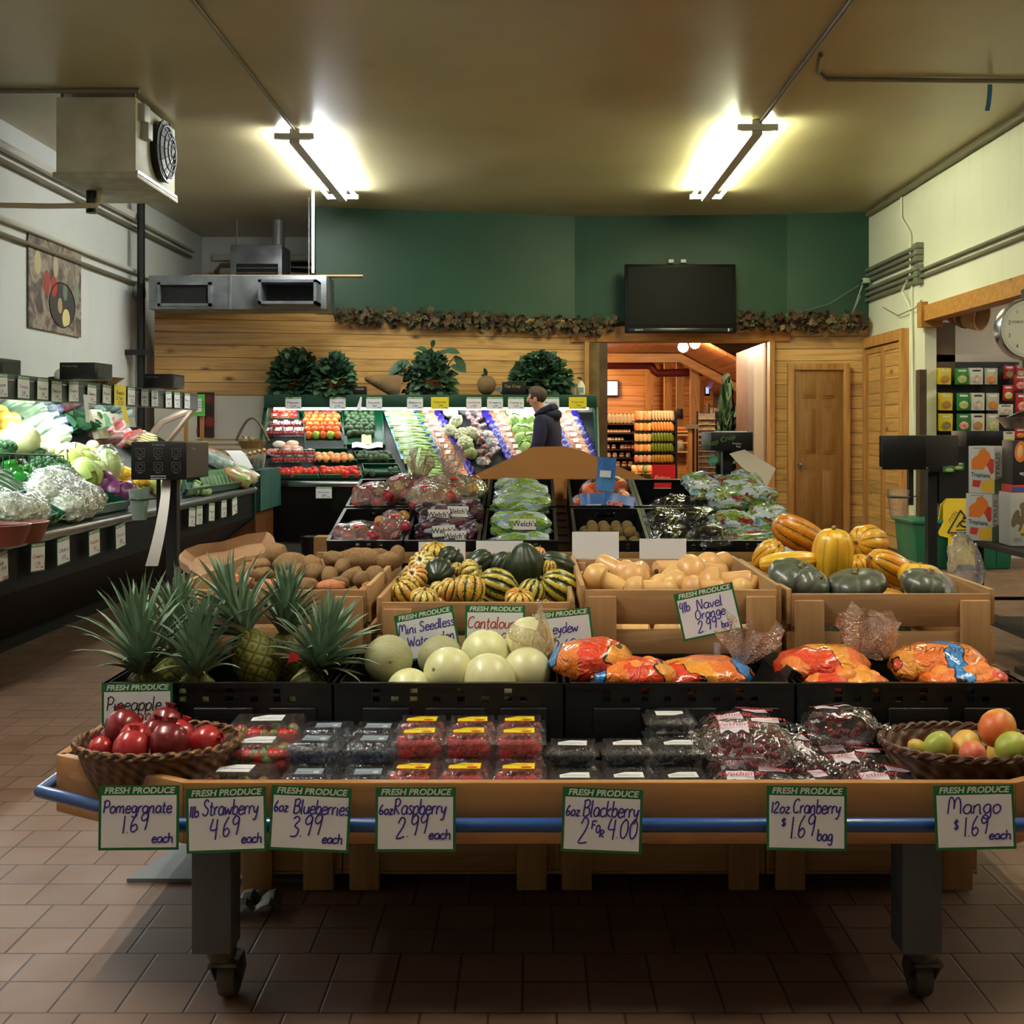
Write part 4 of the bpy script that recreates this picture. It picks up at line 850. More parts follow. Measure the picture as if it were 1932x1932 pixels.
for i, (u, v) in enumerate(((1085,800),(1092,815),(1075,806),(1098,826))):
    b = MB(); b.ball((0,0,0), (.05,.045,.04), 12, 8, lambda d: 1+.25*noise.noise(d*3)); tag(b.obj('clear_bag', film('bag_clear_white', (1,1,1,1), .3, .6, .15, 30), None, deckB(u, v)+ND*.06), 'crumpled clear bag at the end of the carrot column, %s from the top' % nth(i), 'bag')
random.seed(21)
# ================================================================ long vegetable case along the white wall
LX = -2.64; LY0, LY1 = 4.3, 11.1
def deckL(u, v):
    Y = 1.944/((v-VV)-.524*(u-VU))*F; return W(u, v, Y)
NL = V((.464,0,.886))
t = thing('vegetable_case', 'long open black vegetable case with lit canopy along the white wall', 'display case', (0,0,0))
b = MB(); b.prism([(LX-.12,LY0,.42),(LX,LY0,.52),(LX,LY0,.74),(-4.3,LY0,.74),(-4.3,LY0,.1),(LX-.5,LY0,.1)], (0,LY1-LY0,0)); b.obj('case_base', DARK, t)
b = MB(); b.box(-4.3,LX-.55,LY0,LY1-.1,0,.1); b.obj('kick_plate', DARK, t)
b = MB(); b.prism([(LX-.02,LY0,.795),(-4.0,LY0,1.507),(-4.3,LY0,1.507),(-4.3,LY0,.74),(LX-.02,LY0,.74)], (0,LY1-LY0,0)); b.obj('sloped_deck', mat('deck_dark_green', C(22,34,28), .5), t)
b = MB(); b.box(LX-.03,LX+.035,LY0,LY1,.745,.80); b.tube([(LX+.0,LY1,.772),(LX-.0,LY1+.06,.772)],.036,10); b.obj('bumper_rail', mat('rail_alu', C(150,154,156), .3, .9), t, bev=.014)
b = MB(); b.box(-4.3,-3.24,LY0,11.35,1.60,1.69); b.box(-3.27,-3.23,LY0,11.35,1.535,1.695); b.obj('canopy', mat('canopy_olive', C(44,52,42), .5), t, bev=.006)
b = MB(); b.box(-3.232,-3.226,LY0,11.35,1.655,1.66); b.obj('canopy_strip', CHROME, t)
b = MB(); b.tube([(-3.36,4.5,1.575),(-3.36,8.75,1.575)], .019, 8); b.obj('canopy_tube', emat('case_glow2', LAMP_C[0], LAMP_C[1]*2.6), t)
b = MB(); b.tube([(-3.36,9.0,1.578),(-3.36,11.2,1.578)], .012, 8); b.obj('canopy_tube', emat('case_glow3', LAMP_C[0], LAMP_C[1]*.6), t)
b = MB(); b.box(-4.25,-4.2,LY0,LY1,1.4,1.6); b.obj('back_mirror', mat('case_lining2', C(150,150,140), .3), t)
b = MB(); b.prism([(-3.26,11.2,1.54),(-3.26,11.32,1.54),(-3.62,11.2,1.05),(-3.62,11.08,1.05)], (.0,0,.0) if 0 else (.03,0,.0)); b.tube([(-3.26,11.28,1.545),(-3.55,11.22,1.42),(-3.75,11.1,1.08)], .035, 8); b.obj('canopy_arm', mat('arm_white', C(196,170,150), .4), t)
b = MB(); b.prism([(LX+.02,LY1,.5),(LX+.02,LY1,.80),(-4.0,LY1,1.507),(-4.3,LY1,1.6),(-4.3,LY1,.1),(LX-.5,LY1,.1),(LX-.1,LY1,.42)], (0,.05,0)); b.obj('end_panel', DGREEN, t)
# cards on the canopy edge and the front rail
RX = (pi/2, 0, pi/2)
ci = 0
for i, (u, y2) in enumerate(((8,0),(50,0),(86,0),(112,1),(144,0),(178,1),(206,0),(231,2),(252,0),(277,0),(296,0),(322,0),(338,0),(357,0))):
    Y = -3.2*F/(u-VU); lb = ('white','cream','yellow')[y2]
    nm = '%s price card on the canopy edge of the vegetable case, %s from the near end' % (lb, nth(i)) if y2 != 2 else 'yellow price card on the lit canopy edge of the vegetable case'
    if y2 == 2: price_card(nm, (-3.218, Y, 1.615), RX, [('Beets', .15,.55,.17,.7,INKK), ('2 for', .15,.3,.15,.6,INKK), ('3.00',.3,.06,.17,.5,INKK)], .26, .165, yellow=True)
    else: price_card(nm, (-3.218, Y, 1.615-.01*(y2==1)), (pi/2, rnd(-.05,.05), pi/2), SCR[i % 10], .18, .145)
for i, (u, v) in enumerate(((6,1055),(77,1043),(125,1030),(183,1014),(232,998),(366,965),(380,957),(403,952),(426,950),(446,943))):
    Y = (LX+.06)*F/(u-VU); ln = SCR[(i+3) % 10]
    if i == 0: ln = [('Kale',.3,.55,.14,.4,INKK),('1.99',.4,.3,.17,.45,INKK),('2 lb',.1,.12,.14,.3,INKR),('bag',.62,.06,.12,.3,INKR)]
    if i in (1,3): ln = [(a[0],)+a[1:5]+(INKR,) for a in ln]
    price_card('paper price card on the vegetable case front rail, %s from the near end' % nth(i), (LX+.045, Y, .675), (pi/2, rnd(-.08,.08), pi/2), ln, .178, .15)
for i, u in enumerate((163,)):
    b = MB(); b.grid(2,5,lambda a,c: V((-3.2+.02*c, 8.35+.08*a, 1.6-.2*c))); tag(b.obj('yellow_tag' if i else 'paper_strip', PAPER), 'torn paper strip hanging off the canopy under the cards', 'paper')
b = MB(); b.grid(2,4,lambda a,c: V((-3.2+.03*c, 9.12+.11*a, 1.53-.13*c))); tag(b.obj('yellow_tag', mat('yellow_card', C(222,202,36), .6)), 'yellow paper tag hanging below the yellow price card', 'paper')
# things on top of the canopy
for i, (u, v, Y, w, lb) in enumerate(((163,718,8.1,.25,'black printed bag box on the vegetable case canopy beside the flat basket'),(310,733,9.75,.24,'black printed bag box on the canopy end near the pine boards'),(-16,714,7.6,.25,'black bag box on the canopy at the near end of the vegetable case'))):
    p = W(u, v, Y); q = bag_box('bag_box', lb, (p.x, Y, 1.692), (0,0,R(-4)), (w,.28,.115)); printed('Produce Bags', .02, mat('print_grey', C(120,126,124), .5), q, (-.05,-.1415,.09), (pi/2,0,0)); MB().box(w/2+.0005,w/2+.002,-.1,.1,.02,.1).obj('printed_side', mat('print_side', C(34,46,32), .5), q)
t = thing('flat_basket', 'shallow wicker basket with a hoop handle on the canopy between two bag boxes', 'basket', (-3.42, 9.0, 1.692))
MB().lathe([(0,.0),(.2,0),(.27,.05),(.28,.055),(.26,.05),(.2,.012),(0,.012)], 26).obj('basket_bowl', WICK, t); MB().tube([(.0+.1*cos(a*pi/8),-.2,.04+.07*sin(a*pi/8)) for a in range(9)], .012, 6).obj('handle', WICK, t)
b = MB(); b.ball((0,0,.055), .05, 14, 8); tag(b.obj('white_bowl', mat('white_ceramic', C(230,230,224), .3), None, (-3.44,8.56,1.692)), 'small round white bowl on the canopy next to the flat basket', 'bowl')
t = thing('black_pot', 'small black pot with dried stems at the canopy end', 'pot', (-3.1, 10.05, 1.692)); MB().lathe([(0,0),(.06,0),(.08,.07),(.07,.07),(0,.06)], 12).obj('pot', BLACK, t)
mb = MB()
for k in range(24): mb.leaf((0,0,.06), (rnd(-1,1),rnd(-.5,.5),rnd(.1,.9)), (0,-1,0), rnd(.06,.13), .02, .3, 2)
mb.obj('foliage', mat('dry_black', C(36,32,24), .7), t)
# ---------------------------------------------------------------- vegetables
YEL = fruit_mat('grapefruit_peel', C(236,196,80), C(240,176,60), .4, bump=.15); ORANGEL = round_me('grapefruit', YEL, .96)
def put(me, name, cat, label, u, v, r, group=None, rot=None, lift=.9, sc=None):
    p = deckL(u, v)+NL*(r*lift); o = link(name, me, None, p, rot or (rnd(-.4,.4), rnd(-.4,.4), rnd(0,6)), sc or r); return tag(o, label, cat, group)
for i, (u, v) in enumerate(((-6,790),(2,800),(18,804),(34,826),(52,838),(8,818),(22,832),(40,848),(2,838),(66,852))):
    put(ORANGEL, 'grapefruit', 'grapefruit', 'yellow grapefruit in the lit end of the vegetable case, %s of the pile' % nth(i), u, v, .058, 'grapefruits')
SAL = mat('salad_bag', C(128,166,120), .3, n=9, col2=C(190,210,180), coat=.4); SALB = mat('salad_bag_blue', C(36,74,150), .3, n=6, col2=C(210,220,226), coat=.4); SALR = mat('salad_bag_red', C(226,226,232), .3, n=8, col2=C(226,84,70), coat=.4); SALV = mat('salad_bag_teal', C(120,170,150), .3, n=8, col2=C(206,226,218), coat=.4)
def pillow_me(name, m, w, d, h, seed=0, amp=.14):
    def fn(q):
        x, y = abs(q.x), abs(q.y); k = (x**4+y**4+abs(q.z)**4)**-.25
        return min(k, 1.3)*(1+amp*noise.noise(q*2.6+V((seed*7.1,seed,0))))
    return MB().ball((0,0,0), (w/2,d/2,h/2), 22, 14, fn).mesh(name, m)
bagSpecs = [(SAL, ((12,774),(34,780),(56,790),(60,808),(72,822),(84,838),(100,846)), 'pale green salad bag near the grapefruits', 'green salad bags'),
  (SALB, ((66,774),(84,786),(78,800),(96,812),(92,826),(106,834)), 'blue and white salad bag between the green bags and the kale', 'blue salad bags'),
  (SALV, ((150,772),(166,784),(174,800),(186,776),(205,780),(224,792)), 'pale teal salad bag behind the kale', 'teal salad bags'),
  (SALR, ((128,770),(152,796),(190,808),(206,820),(220,832),(200,840),(232,842),(182,826),(245,838)), 'red and white printed vegetable bag above the napa cabbage', 'red printed bags')]
for m, spots, lb, gr in bagSpecs:
    me = pillow_me('salad_bag', m, .24, .17, .09, len(gr))
    for i, (u, v) in enumerate(spots): put(me, 'salad_bag', 'salad bag', '%s, %s one' % (lb, nth(i)), u, v, 1, gr, (rnd(-.3,.3), R(-28)+rnd(-.2,.2), rnd(-.5,.5)), .04, rnd(.9,1.1))
KALE = mat('kale_green', C(104,156,112), .5, n=8, col2=C(64,118,78)); 
t = thing('kale_bunch', 'broad leaved dark green kale bunch on the slope of the vegetable case', 'kale', deckL(140,820)); mb = MB()
for k in range(46): mb.leaf((rnd(-.12,.16), rnd(-.22,.22), rnd(.02,.1)), (rnd(-.4,1), rnd(-1,1), rnd(.0,.9)), (.5,0,.85), rnd(.14,.24), rnd(.10,.16), .2, 4, .18)
mb.obj('foliage', KALE, t)
PALE = mat('onion_white', C(236,230,206), .35, n=6, col2=C(226,204,170)); onM = round_me('white_onion', PALE, .85)
for i, (u, v, r) in enumerate(((62,866,.07),(80,862,.06),(100,868,.065),(122,870,.065),(95,854,.055),(140,868,.06),(150,880,.06),(116,856,.055),(135,855,.05),(160,862,.055),(170,850,.05),(178,866,.05))):
    put(onM, 'white_onion', 'onion', 'pale round white onion glowing under the canopy tube, %s of the pile' % nth(i), u, v, r, 'white onions')
MEL = mat('pale_melon', C(214,222,150), .4, n=5, col2=C(226,230,180))
put(round_me('pale_melon', MEL, .9), 'pale_melon', 'melon', 'large pale green melon at the near end of the vegetable case', 22, 862, .13)
BROC = mat('broccoli_green', C(42,84,46), .7, n=40, col2=C(58,104,58), bump=.5, bsc=120); broM = floret_me('broccoli', BROC, 30, .085)
for i, (u, v) in enumerate(((62,880),(84,892),(104,898),(90,908),(72,898),(100,912),(-2,868),(112,910))): put(broM, 'broccoli', 'broccoli', 'dark green broccoli head behind the wire divider, %s of the heap' % nth(i), u, v, 1, 'broccoli heads', None, .06, rnd(.85,1.1))
GPEP = mat('green_pepper', C(34,120,36), .2, coat=.4); b = MB(); b.lathe([(.0,-.9),(.4,-1),(.75,-.8),(.9,0),(1,.5),(.8,.85),(.35,.8),(0,.7)], 20, None, lambda a, k: 1+.09*cos(3*a)*(1 if 0<k<7 else 0)); gpM = b.mesh('green_pepper', GPEP)
for i, (u, v) in enumerate(((24,904),(42,902),(58,908),(46,918),(66,920),(30,916),(74,912),(14,892))): o = put(gpM, 'green_pepper', 'pepper', 'glossy green pepper in front of the broccoli, %s of the pile' % nth(i), u, v, .047, 'green peppers'); link('stem', stemM, o)
ZUC = mat('zucchini_skin', C(34,58,34), .35, n=20, col2=C(60,84,52)); b = MB(); b.tube([(-1,0,0),(-.9,0,0),(-.3,0,.02),(.5,0,.0),(.9,0,.02),(1.05,0,.03)], [.1,.2,.22,.22,.16,.06], 12); zuM = b.mesh('zucchini', ZUC)
for i in range(9): put(zuM, 'zucchini', 'zucchini', 'dark zucchini at the near end of the vegetable case, %s of the row' % nth(i), -6+(i % 5)*10, 918+(i//5)*14+(i % 2)*5, .13, 'zucchinis', (0,R(28),rnd(-.3,.3)), .25)
LETY = mat('cabbage_yellow', C(176,196,96), .42, n=6, col2=C(206,216,130), bump=.3, bsc=10, bd=.03); CAB = mat('cabbage_green', C(144,172,80), .42, n=5, col2=C(180,198,110), bump=.2, bsc=9); PURP = mat('cabbage_purple', C(84,34,76), .35, n=6, col2=C(120,56,104), coat=.2)
lyM = leafy_me('lettuce', LETY, .10, 16, 5); cgM = leafy_me('cabbage', CAB, .115, 10, 6, .02); cpM = leafy_me('cabbage', PURP, .1, 8, 8, .015)
for i, (u, v) in enumerate(((125,892),(146,894),(158,886),(136,880),(168,896))): put(lyM, 'lettuce', 'lettuce', 'yellow green lettuce head behind the green cabbages, %s of the row' % nth(i), u, v, 1, 'yellow green lettuces', None, .07, 1)
for i, (u, v) in enumerate(((152,920),(170,914),(148,908))): put(cgM, 'cabbage', 'cabbage', 'round green cabbage beside the purple cabbages, %s' % ('the biggest in front','half hidden next to the squash','the one behind')[i], u, v, 1, None, None, .07, (1,.85,.85)[i])
for i, (u, v) in enumerate(((186,932),(224,950),(208,946))): put(cpM, 'cabbage', 'cabbage', 'purple cabbage in front of the yellow squash, %s' % ('beside the green cabbage','behind the twist tie cup','low between the other two')[i], u, v, 1, None, None, .07, (.95,1,.8)[i])
t = thing('napa_cabbage', 'tall pale napa cabbage in a clear bag behind the green wire divider', 'cabbage', deckL(202,912)+V((0,0,.11)))
link('cabbage_head', leafy_me('napa', CAB, .13, 26, 11), t, (0,0,0), None, (.72,.72,1.0)); f = MB(); f.ball((0,0,.01), (.115,.115,.155), 16, 10, lambda d: 1+.15*noise.noise(d*4)); f.obj('clear_film', CLING, t)
SQY = mat('yellow_squash', C(230,180,36), .32, coat=.2, n=4, col2=C(236,196,70), vary=.15); b = MB(); b.tube([(-1,0,0),(-.92,0,0),(-.5,0,0),(0,0,.02),(.5,0,.06),(.85,0,.12),(1,0,.16)], [.06,.24,.33,.28,.16,.11,.08], 12); sqM = b.mesh('yellow_squash', SQY)
for i, (u, v) in enumerate(((190,910),(212,918),(222,904),(240,900),(238,916),(256,914),(262,906),(206,930),(226,930),(246,930),(252,924),(232,910),(270,920),(216,898))): put(sqM, 'yellow_squash', 'squash', 'yellow crookneck squash in the heap by the twist tie cup, %s' % nth(i), u, v, .11, 'yellow squashes', (rnd(-.2,.2), R(20), rnd(-.6,3.4)), .35)
BAGW = mat('wrapped_white', C(222,226,208), .22, n=14, col2=C(160,176,128), coat=.7, bump=.8, bsc=30, bd=.03)
def crumple_me(name, m, w, d, h, seed):
    def fn(q):
        f = 1+.16*noise.noise(q*3+V((seed*3.3,0,0)))+.10*noise.noise(q*8+V((0,seed,0)))+.05*noise.noise(q*18); return f
    return MB().ball((0,0,0), (w/2,d/2,h/2), 36, 22, fn).mesh(name, m, ang=.35)
crM = [crumple_me('wrapped', BAGW, .3, .34, .24, s_) for s_ in (1,2,3)]
for i, (u, v) in enumerate(((82,938),(104,930),(70,952),(98,958),(122,952),(136,968),(14,990),(42,990),(116,976),(-10,984),(150,962))):
    t = thing('wrapped_cauliflower', 'cauliflower crumpled in clear wrap at the front of the vegetable case, %s counted from the tape of the canopy' % nth(i) if 0 else 'cauliflower in crumpled clear wrap at the front of the vegetable case, %s of the heap' % nth(i), 'cauliflower', deckL(u, v)+NL*.065, (rnd(-.3,.3),rnd(-.3,.3),rnd(0,6)), 'wrapped cauliflowers', .72)
    link('wrapped_head', crM[i % 3], t); f = MB(); f.ball((0,0,.02), (.165,.185,.135), 20, 12, lambda d: 1+.22*noise.noise(d*5+V((i,0,0)))); f.obj('clear_film', CLING, t)
for i, (u, v) in enumerate(((22,1016),(-14,1022))):
    b = MB(); b.lathe([(0,0),(.14,0),(.18,.1),(.17,.1),(.13,.012),(0,.012)], 18); tag(b.obj('terracotta_tub', mat('terracotta2', C(110,54,34), .6), None, deckL(u, v+6)+V((0,0,.0))), 'brown tub under the wrapped cauliflowers, %s' % ('toward the price cards','at the near end')[i], 'tub')
BEAN = mat('green_bean', C(96,140,60), .4, vary=.3)
b = MB(); b.tube([(-1,0,.15),(-.5,.03,0),(0,0,-.05),(.5,-.02,.02),(1,.05,.2)], [.03,.09,.1,.09,.03], 6); beM = b.mesh('green_bean', BEAN)
for i in range(22):
    u, v = ((160+rnd(-8,26), 952+rnd(-6,12)) if i < 14 else (84+rnd(-22,26), 984+rnd(-6,6))); put(beM, 'green_bean', 'bean', 'slender green bean %s' % ('in the tray before the purple cabbages' if i < 14 else 'in the tray between the wrapped cauliflowers'), u, v, .07, 'beans by the purple cabbages' if i < 14 else 'beans between the cauliflowers', (rnd(-.2,.2), R(25), rnd(0,6)), .2)
# trays and wire dividers of the long case
def tray_L(label, ps, m=tray):
    P = [deckL(*q)+NL*.006 for q in ps]; b = MB(); b.prism(P, NL*.008)
    for i in range(4):
        p, q = P[i], P[(i+1) % 4]; s_ = NL.cross((q-p).normalized())*.012; b.prism([p+NL*.008,q+NL*.008,q+NL*.008+s_,p+NL*.008+s_], NL*.055)
    tag(b.obj('produce_tray', m), label, 'tray')
tray_L('dark green tray of beans in front of the purple cabbages', ((110,985),(238,962),(185,940),(40,948)))
tray_L('dark green tray of wrapped cauliflowers at the near end', ((-25,1020),(100,990),(36,944),(-40,960)))
tray_L('dark green tray of leafy greens at the far end of the vegetable case', ((345,938),(466,920),(452,898),(340,912)))
for i, (u0, u1, v) in enumerate(((-20,120,903),(150,196,903))):
    a, c = deckL(u0, v), deckL(u1, v); b = MB(); h = .15; n = 12 if i == 0 else 4
    b.tube([a+V((0,0,h)), c+V((0,0,h))], .006, 5); b.tube([a+V((0,0,.02)), c+V((0,0,.02))], .005, 5)
    for k in range(n+1): q = a+(c-a)*k/n; b.tube([q, q+V((0,0,h))], .004, 5)
    tag(b.obj('wire_divider', mat('wire_green', C(24,56,26), .4)), 'green wire divider in the vegetable case, %s' % ('the long one before the broccoli','the short one before the napa cabbage')[i], 'divider')
# far end of the case
brus = round_me('brussels_sprout', mat('sprout_green', C(110,140,84), .5, n=8, col2=C(140,164,110)), .95)
for i in range(22): put(brus, 'brussels_sprout', 'sprout', 'small green sprout at the far end of the vegetable case beside the scallions', 350+rnd(0,40)+(i % 4)*4, 915+rnd(0,20), .03, 'brussels sprouts', None, .8)
SCAL = mat('scallion_green', C(54,96,52), .4, n=12, col2=C(84,124,70))
for k in range(9):
    a, c = deckL(386+k*7, 930-k*1.2)+NL*.03, deckL(362+k*8, 902-k*1.0)+NL*.05; b = MB()
    for q in range(4): b.tube([a+V((0,q*.02,0)), (a+c)/2+V((0,q*.025,.03)), c+V((0,q*.03,.0))], [.006,.009,.012], 5)
    tag(b.obj('scallion_bundle', SCAL), 'bundle of dark green scallions at the far end of the vegetable case, %s along' % nth(k), 'scallions', 'scallion bundles')
for i, (u, v, m, lb) in enumerate(((440,914,mat('bag_red_green', C(214,110,90), .3, n=12, col2=C(126,176,90), coat=.4),'bag of small red radishes at the corner of the vegetable case'),(456,908,mat('bag_green_mix', C(120,170,90), .3, n=10, col2=C(220,190,170), coat=.4),'bag of green and red peppers at the end of the vegetable case'),(408,884,mat('bag_clear_green', C(120,140,130), .2, n=14, col2=C(180,196,190), coat=.6),'clear bag of greens beyond the big bag box'),(402,876,mat('bag_clear_red', C(190,90,80), .3, n=9, col2=C(150,170,150), coat=.5),'clear bag of red peppers beyond the big bag box'),(300,930,LETY,'pale yellow lettuce seen between the bag box posts'),(306,918,LETY,'second pale yellow lettuce behind the bag box posts'))):
    if i < 4: me = pillow_me('vegetable_bag', m, .26, .2, .13, i)
    else: me = leafy_me('lettuce', m, .12, 14, 20+i)
    put(me, 'vegetable_bag' if i < 4 else 'lettuce', 'bag' if i < 4 else 'lettuce', lb, u, v, 1, None, (0,R(25),0), .07, 1)
# row of pale cartons standing at the back of the slope
for i in range(5):
    p = W(252+i*13, 800+i*2.6, 9.3+i*.42); b = MB(); b.box(-.02,.02,-.12,.12,0,.24); tag(b.obj('pale_carton', mat('pale_carton', C(176,166,142), .7), None, (p.x-.25, p.y, p.z-.12), (0,R(-16),0)), 'pale upright carton under the far canopy, %s of five' % nth(i), 'carton', 'pale cartons under the canopy')
for i in range(10):
    p = W(258+(i % 2)*20, 838-(i//2)*4.4, 9.8+.1*(i//2)); b = MB(); b.box(-.06,.06,-.1,.1,-.012,.012); tag(b.obj('vegetable_pack', mat('pack_cream', C(190,182,112), .5), None, p, (0,R(20),0)), 'flat cream pack in the small stack under the pale cartons', 'pack', 'cream packs under the cartons')
# ---------------------------------------------------------------- corner between the cases
CABW = wood('cabinet_wood', C(126,78,38), C(100,58,26), 2, knots=False)
t = thing('corner_cabinet', 'brown wooden cabinet in the corner between the two produce cases', 'cabinet', (0,0,0))
MB().box(-3.45,-2.72,11.55,12.35,.03,.92).obj('cabinet_body', CABW, t); MB().box(-3.06,-3.04,11.53,11.55,.05,.9).obj('edge_strip', PINEV, t)
TEAL = mat('teal_cloth', C(16,66,62), .7, n=6, col2=C(20,80,74))
b = MB(); b.prism([(-3.0,11.48,.93),(-2.66,11.48,.93),(-2.66,12.4,.93),(-3.0,12.4,.93)], (0,0,.015)); b.grid(10,4,lambda a,c: V((-3.0+.34*a, 11.47+.012*sin(a*22)*c, .945-.4*c))); b.grid(10,4,lambda a,c: V((-2.655+.012*sin(a*26)*c, 11.48+.92*a, .945-.4*c)))
tag(b.obj('cabinet_cloth', TEAL), 'teal cloth draped over the corner cabinet', 'cloth')
for i in range(5):
    p = W(460+i*9, 875-i*2.2, 11.85); t = thing('dressing_bottle', 'white bottle leaning in a row on the teal cloth, %s of five' % nth(i), 'bottle', p, (R(50),0,R(20)), 'white bottles on the teal cloth')
    MB().lathe([(0,-.12),(.024,-.12),(.024,.06),(.012,.1),(.012,.13),(0,.13)], 12).obj('bottle_body', mat('bottle_white', C(222,222,216), .4), t); MB().lathe([(.013,.12),(.015,.16),(0,.16)], 10).obj('cap', mat('cap_wood', C(184,150,84), .6), t)
b = MB(); b.grid(3,8,lambda a,c: W(424+a*30+c*24, 850+34*c**1.5+(4*a if 0 else 0), 11.5-.15*c)); tag(b.obj('paper_sheet', PAPER), 'curved white sheet hanging from the slatted shelf onto the teal cloth', 'paper')
t = thing('slatted_shelf', 'slatted wooden shelf rack standing behind the far end of the vegetable case', 'rack', (0,0,0))
RKW = wood('rack_wood', C(164,132,84), C(134,102,60), 0, knots=False)
for k in range(6):
    y = 11.6+.13*k; z = .98+.05*k; b = MB(); b.box(-3.7+.04*k,-2.8-.0*k,y,y+.07,z,z+.02); b.obj('slat', RKW, t)
for x in (-3.5,-2.86): b = MB(); b.prism([(x,11.58,.93),(x,12.4,1.24),(x,12.4,1.2),(x,11.58,.89)], (.03,0,0)); b.obj('slat_bearer', RKW, t)
for x in (-3.5,-2.86): MB().box(x,x+.03,12.3,12.36,.92,1.2).obj('rear_leg', RKW, t)
t = thing('hoop_basket', 'wicker basket with a tall hoop handle on the slatted shelf', 'basket', W(476,850,12.15)); MB().lathe([(0,0),(.1,0),(.15,.1),(.14,.1),(0,.02)], 18).obj('basket_bowl', WICK, t); MB().tube([(-.17+.34*(a/12),0,.1+.24*sin(a*pi/12)) for a in range(13)], .015, 6).obj('hoop_handle', mat('hoop', C(96,78,50), .6), t)
mb = MB()
for k in range(40): mb.mi = 0; mb.leaf((rnd(-.12,.12),rnd(-.1,.05),rnd(.08,.13)), (rnd(-1,1),rnd(-1,1),rnd(0,1)), (0,0,1), .06, .04, .2, 2)
mb.obj('foliage', [mat('dry_flowers', C(150,140,100), .7)], t)
b = MB(); p = W(368,781,12.9); b.box(-.24,.24,-.01,.01,-.27,.25); 
t = thing('fruit_poster', 'dark poster of fruit standing behind the green framed sign', 'poster', (p.x*1.035-.05, 13.455, HC+(p.z-HC)*1.043)); b.obj('poster_board', mat('poster_dark', C(62,26,24), .5, n=5, col2=C(34,22,20)), t)
for x, z, r, c in ((-.17,.0,.07,C(176,160,96)),(-.17,-.17,.08,C(196,110,60)),(-.09,-.19,.06,C(168,146,80)),(.0,-.2,.06,C(150,40,34)),(.19,-.09,.06,C(130,30,30)),(.18,.17,.05,C(110,30,28))): MB().ball((x,-.0105,z), (r,.001,r), 16, 6).obj('printed_fruit', mat('pf_%d' % int(c[0]*999), c, .5), t)
t = thing('sign_easel', 'green framed notice on two wooden legs behind the vegetable case', 'sign', W(366,820,12.6)); k = 12.6/F
MB().box(-20*k,20*k,-.01,.01,35*k,76*k).obj('sign_frame', mat('frame_lime', C(92,176,66), .5), t); MB().box(-15*k,15*k,-.012,-.01,43*k,68*k).obj('notice_sheet', PAPER, t)
for x in (-16*k,14*k): MB().box(x-.02,x+.02,.01,.03,-t.location.z,40*k).obj('leg', PINEV, t)
for z_ in (62,57,52): printed('fresh local produce', .03, INKK, t, (0,-.0125,z_*k), (pi/2,0,0))
# ================================================================ front display table
OAK = wood('oak_plank', C(180,130,76), C(154,106,58), 0, .9, .4, knots=False, vary=.1); OAKY = wood('oak_plank_side', C(180,130,76), C(154,106,58), 1, .9, .4, knots=False, vary=.1)
TX0, TX1 = -1.164, 1.478
t = thing('display_table', 'oak edged stepped produce table with grey legs on casters and blue bumper', 'table', (0,0,0))
path = [(TX0,4.5),(TX0,2.862),(-.784,2.635),(1.098,2.635),(TX1,2.862),(TX1,4.5)]
for i in range(5):
    a, c = V((*path[i],0)), V((*path[i+1],0)); d = (c-a).normalized(); n = V((d.y,-d.x,0))*-.026     # inward thickness
    n = V((-d.y,d.x,0))*.026
    for z0, z1 in ((.452,.552),(.412,.449)):
        b = MB(); b.prism([(a.x,a.y,z0),(c.x,c.y,z0),(c.x,c.y,z1),(a.x,a.y,z1)], n); b.obj('edge_plank', OAK if abs(d.x) > .5 else OAKY, t, bev=.004)
bp = [(TX0-.03,4.4,.466),(TX0-.03,2.845,.466),(-.796,2.605,.466),(1.11,2.605,.466),(TX1+.03,2.845,.466),(TX1+.03,4.4,.466)]
b = MB(); b.tube([V(p) for p in bp], .016, 12); b.obj('bumper', mat('bumper_blue', C(28,70,130), .3, coat=.3), t)
b = MB(); b.prism([(x,y,.425) for x, y in [(TX0+.02,4.48),(TX0+.02,2.88),(-.77,2.66),(1.09,2.66),(TX1-.02,2.88),(TX1-.02,4.48)]][::-1], (0,0,.012)); b.obj('tray_board', mat('tray_dark', C(58,44,30), .7), t)
b = MB(); b.box(TX0+.03,TX1-.03,3.08,3.5,.44,.472); b.box(TX0+.03,TX1-.03,3.52,4.46,.44,.622); b.obj('tier_step', mat('tier_wood', C(70,50,32), .7), t)
LEGM = mat('leg_grey', C(74,82,86), .5, n=5, col2=C(64,70,74))
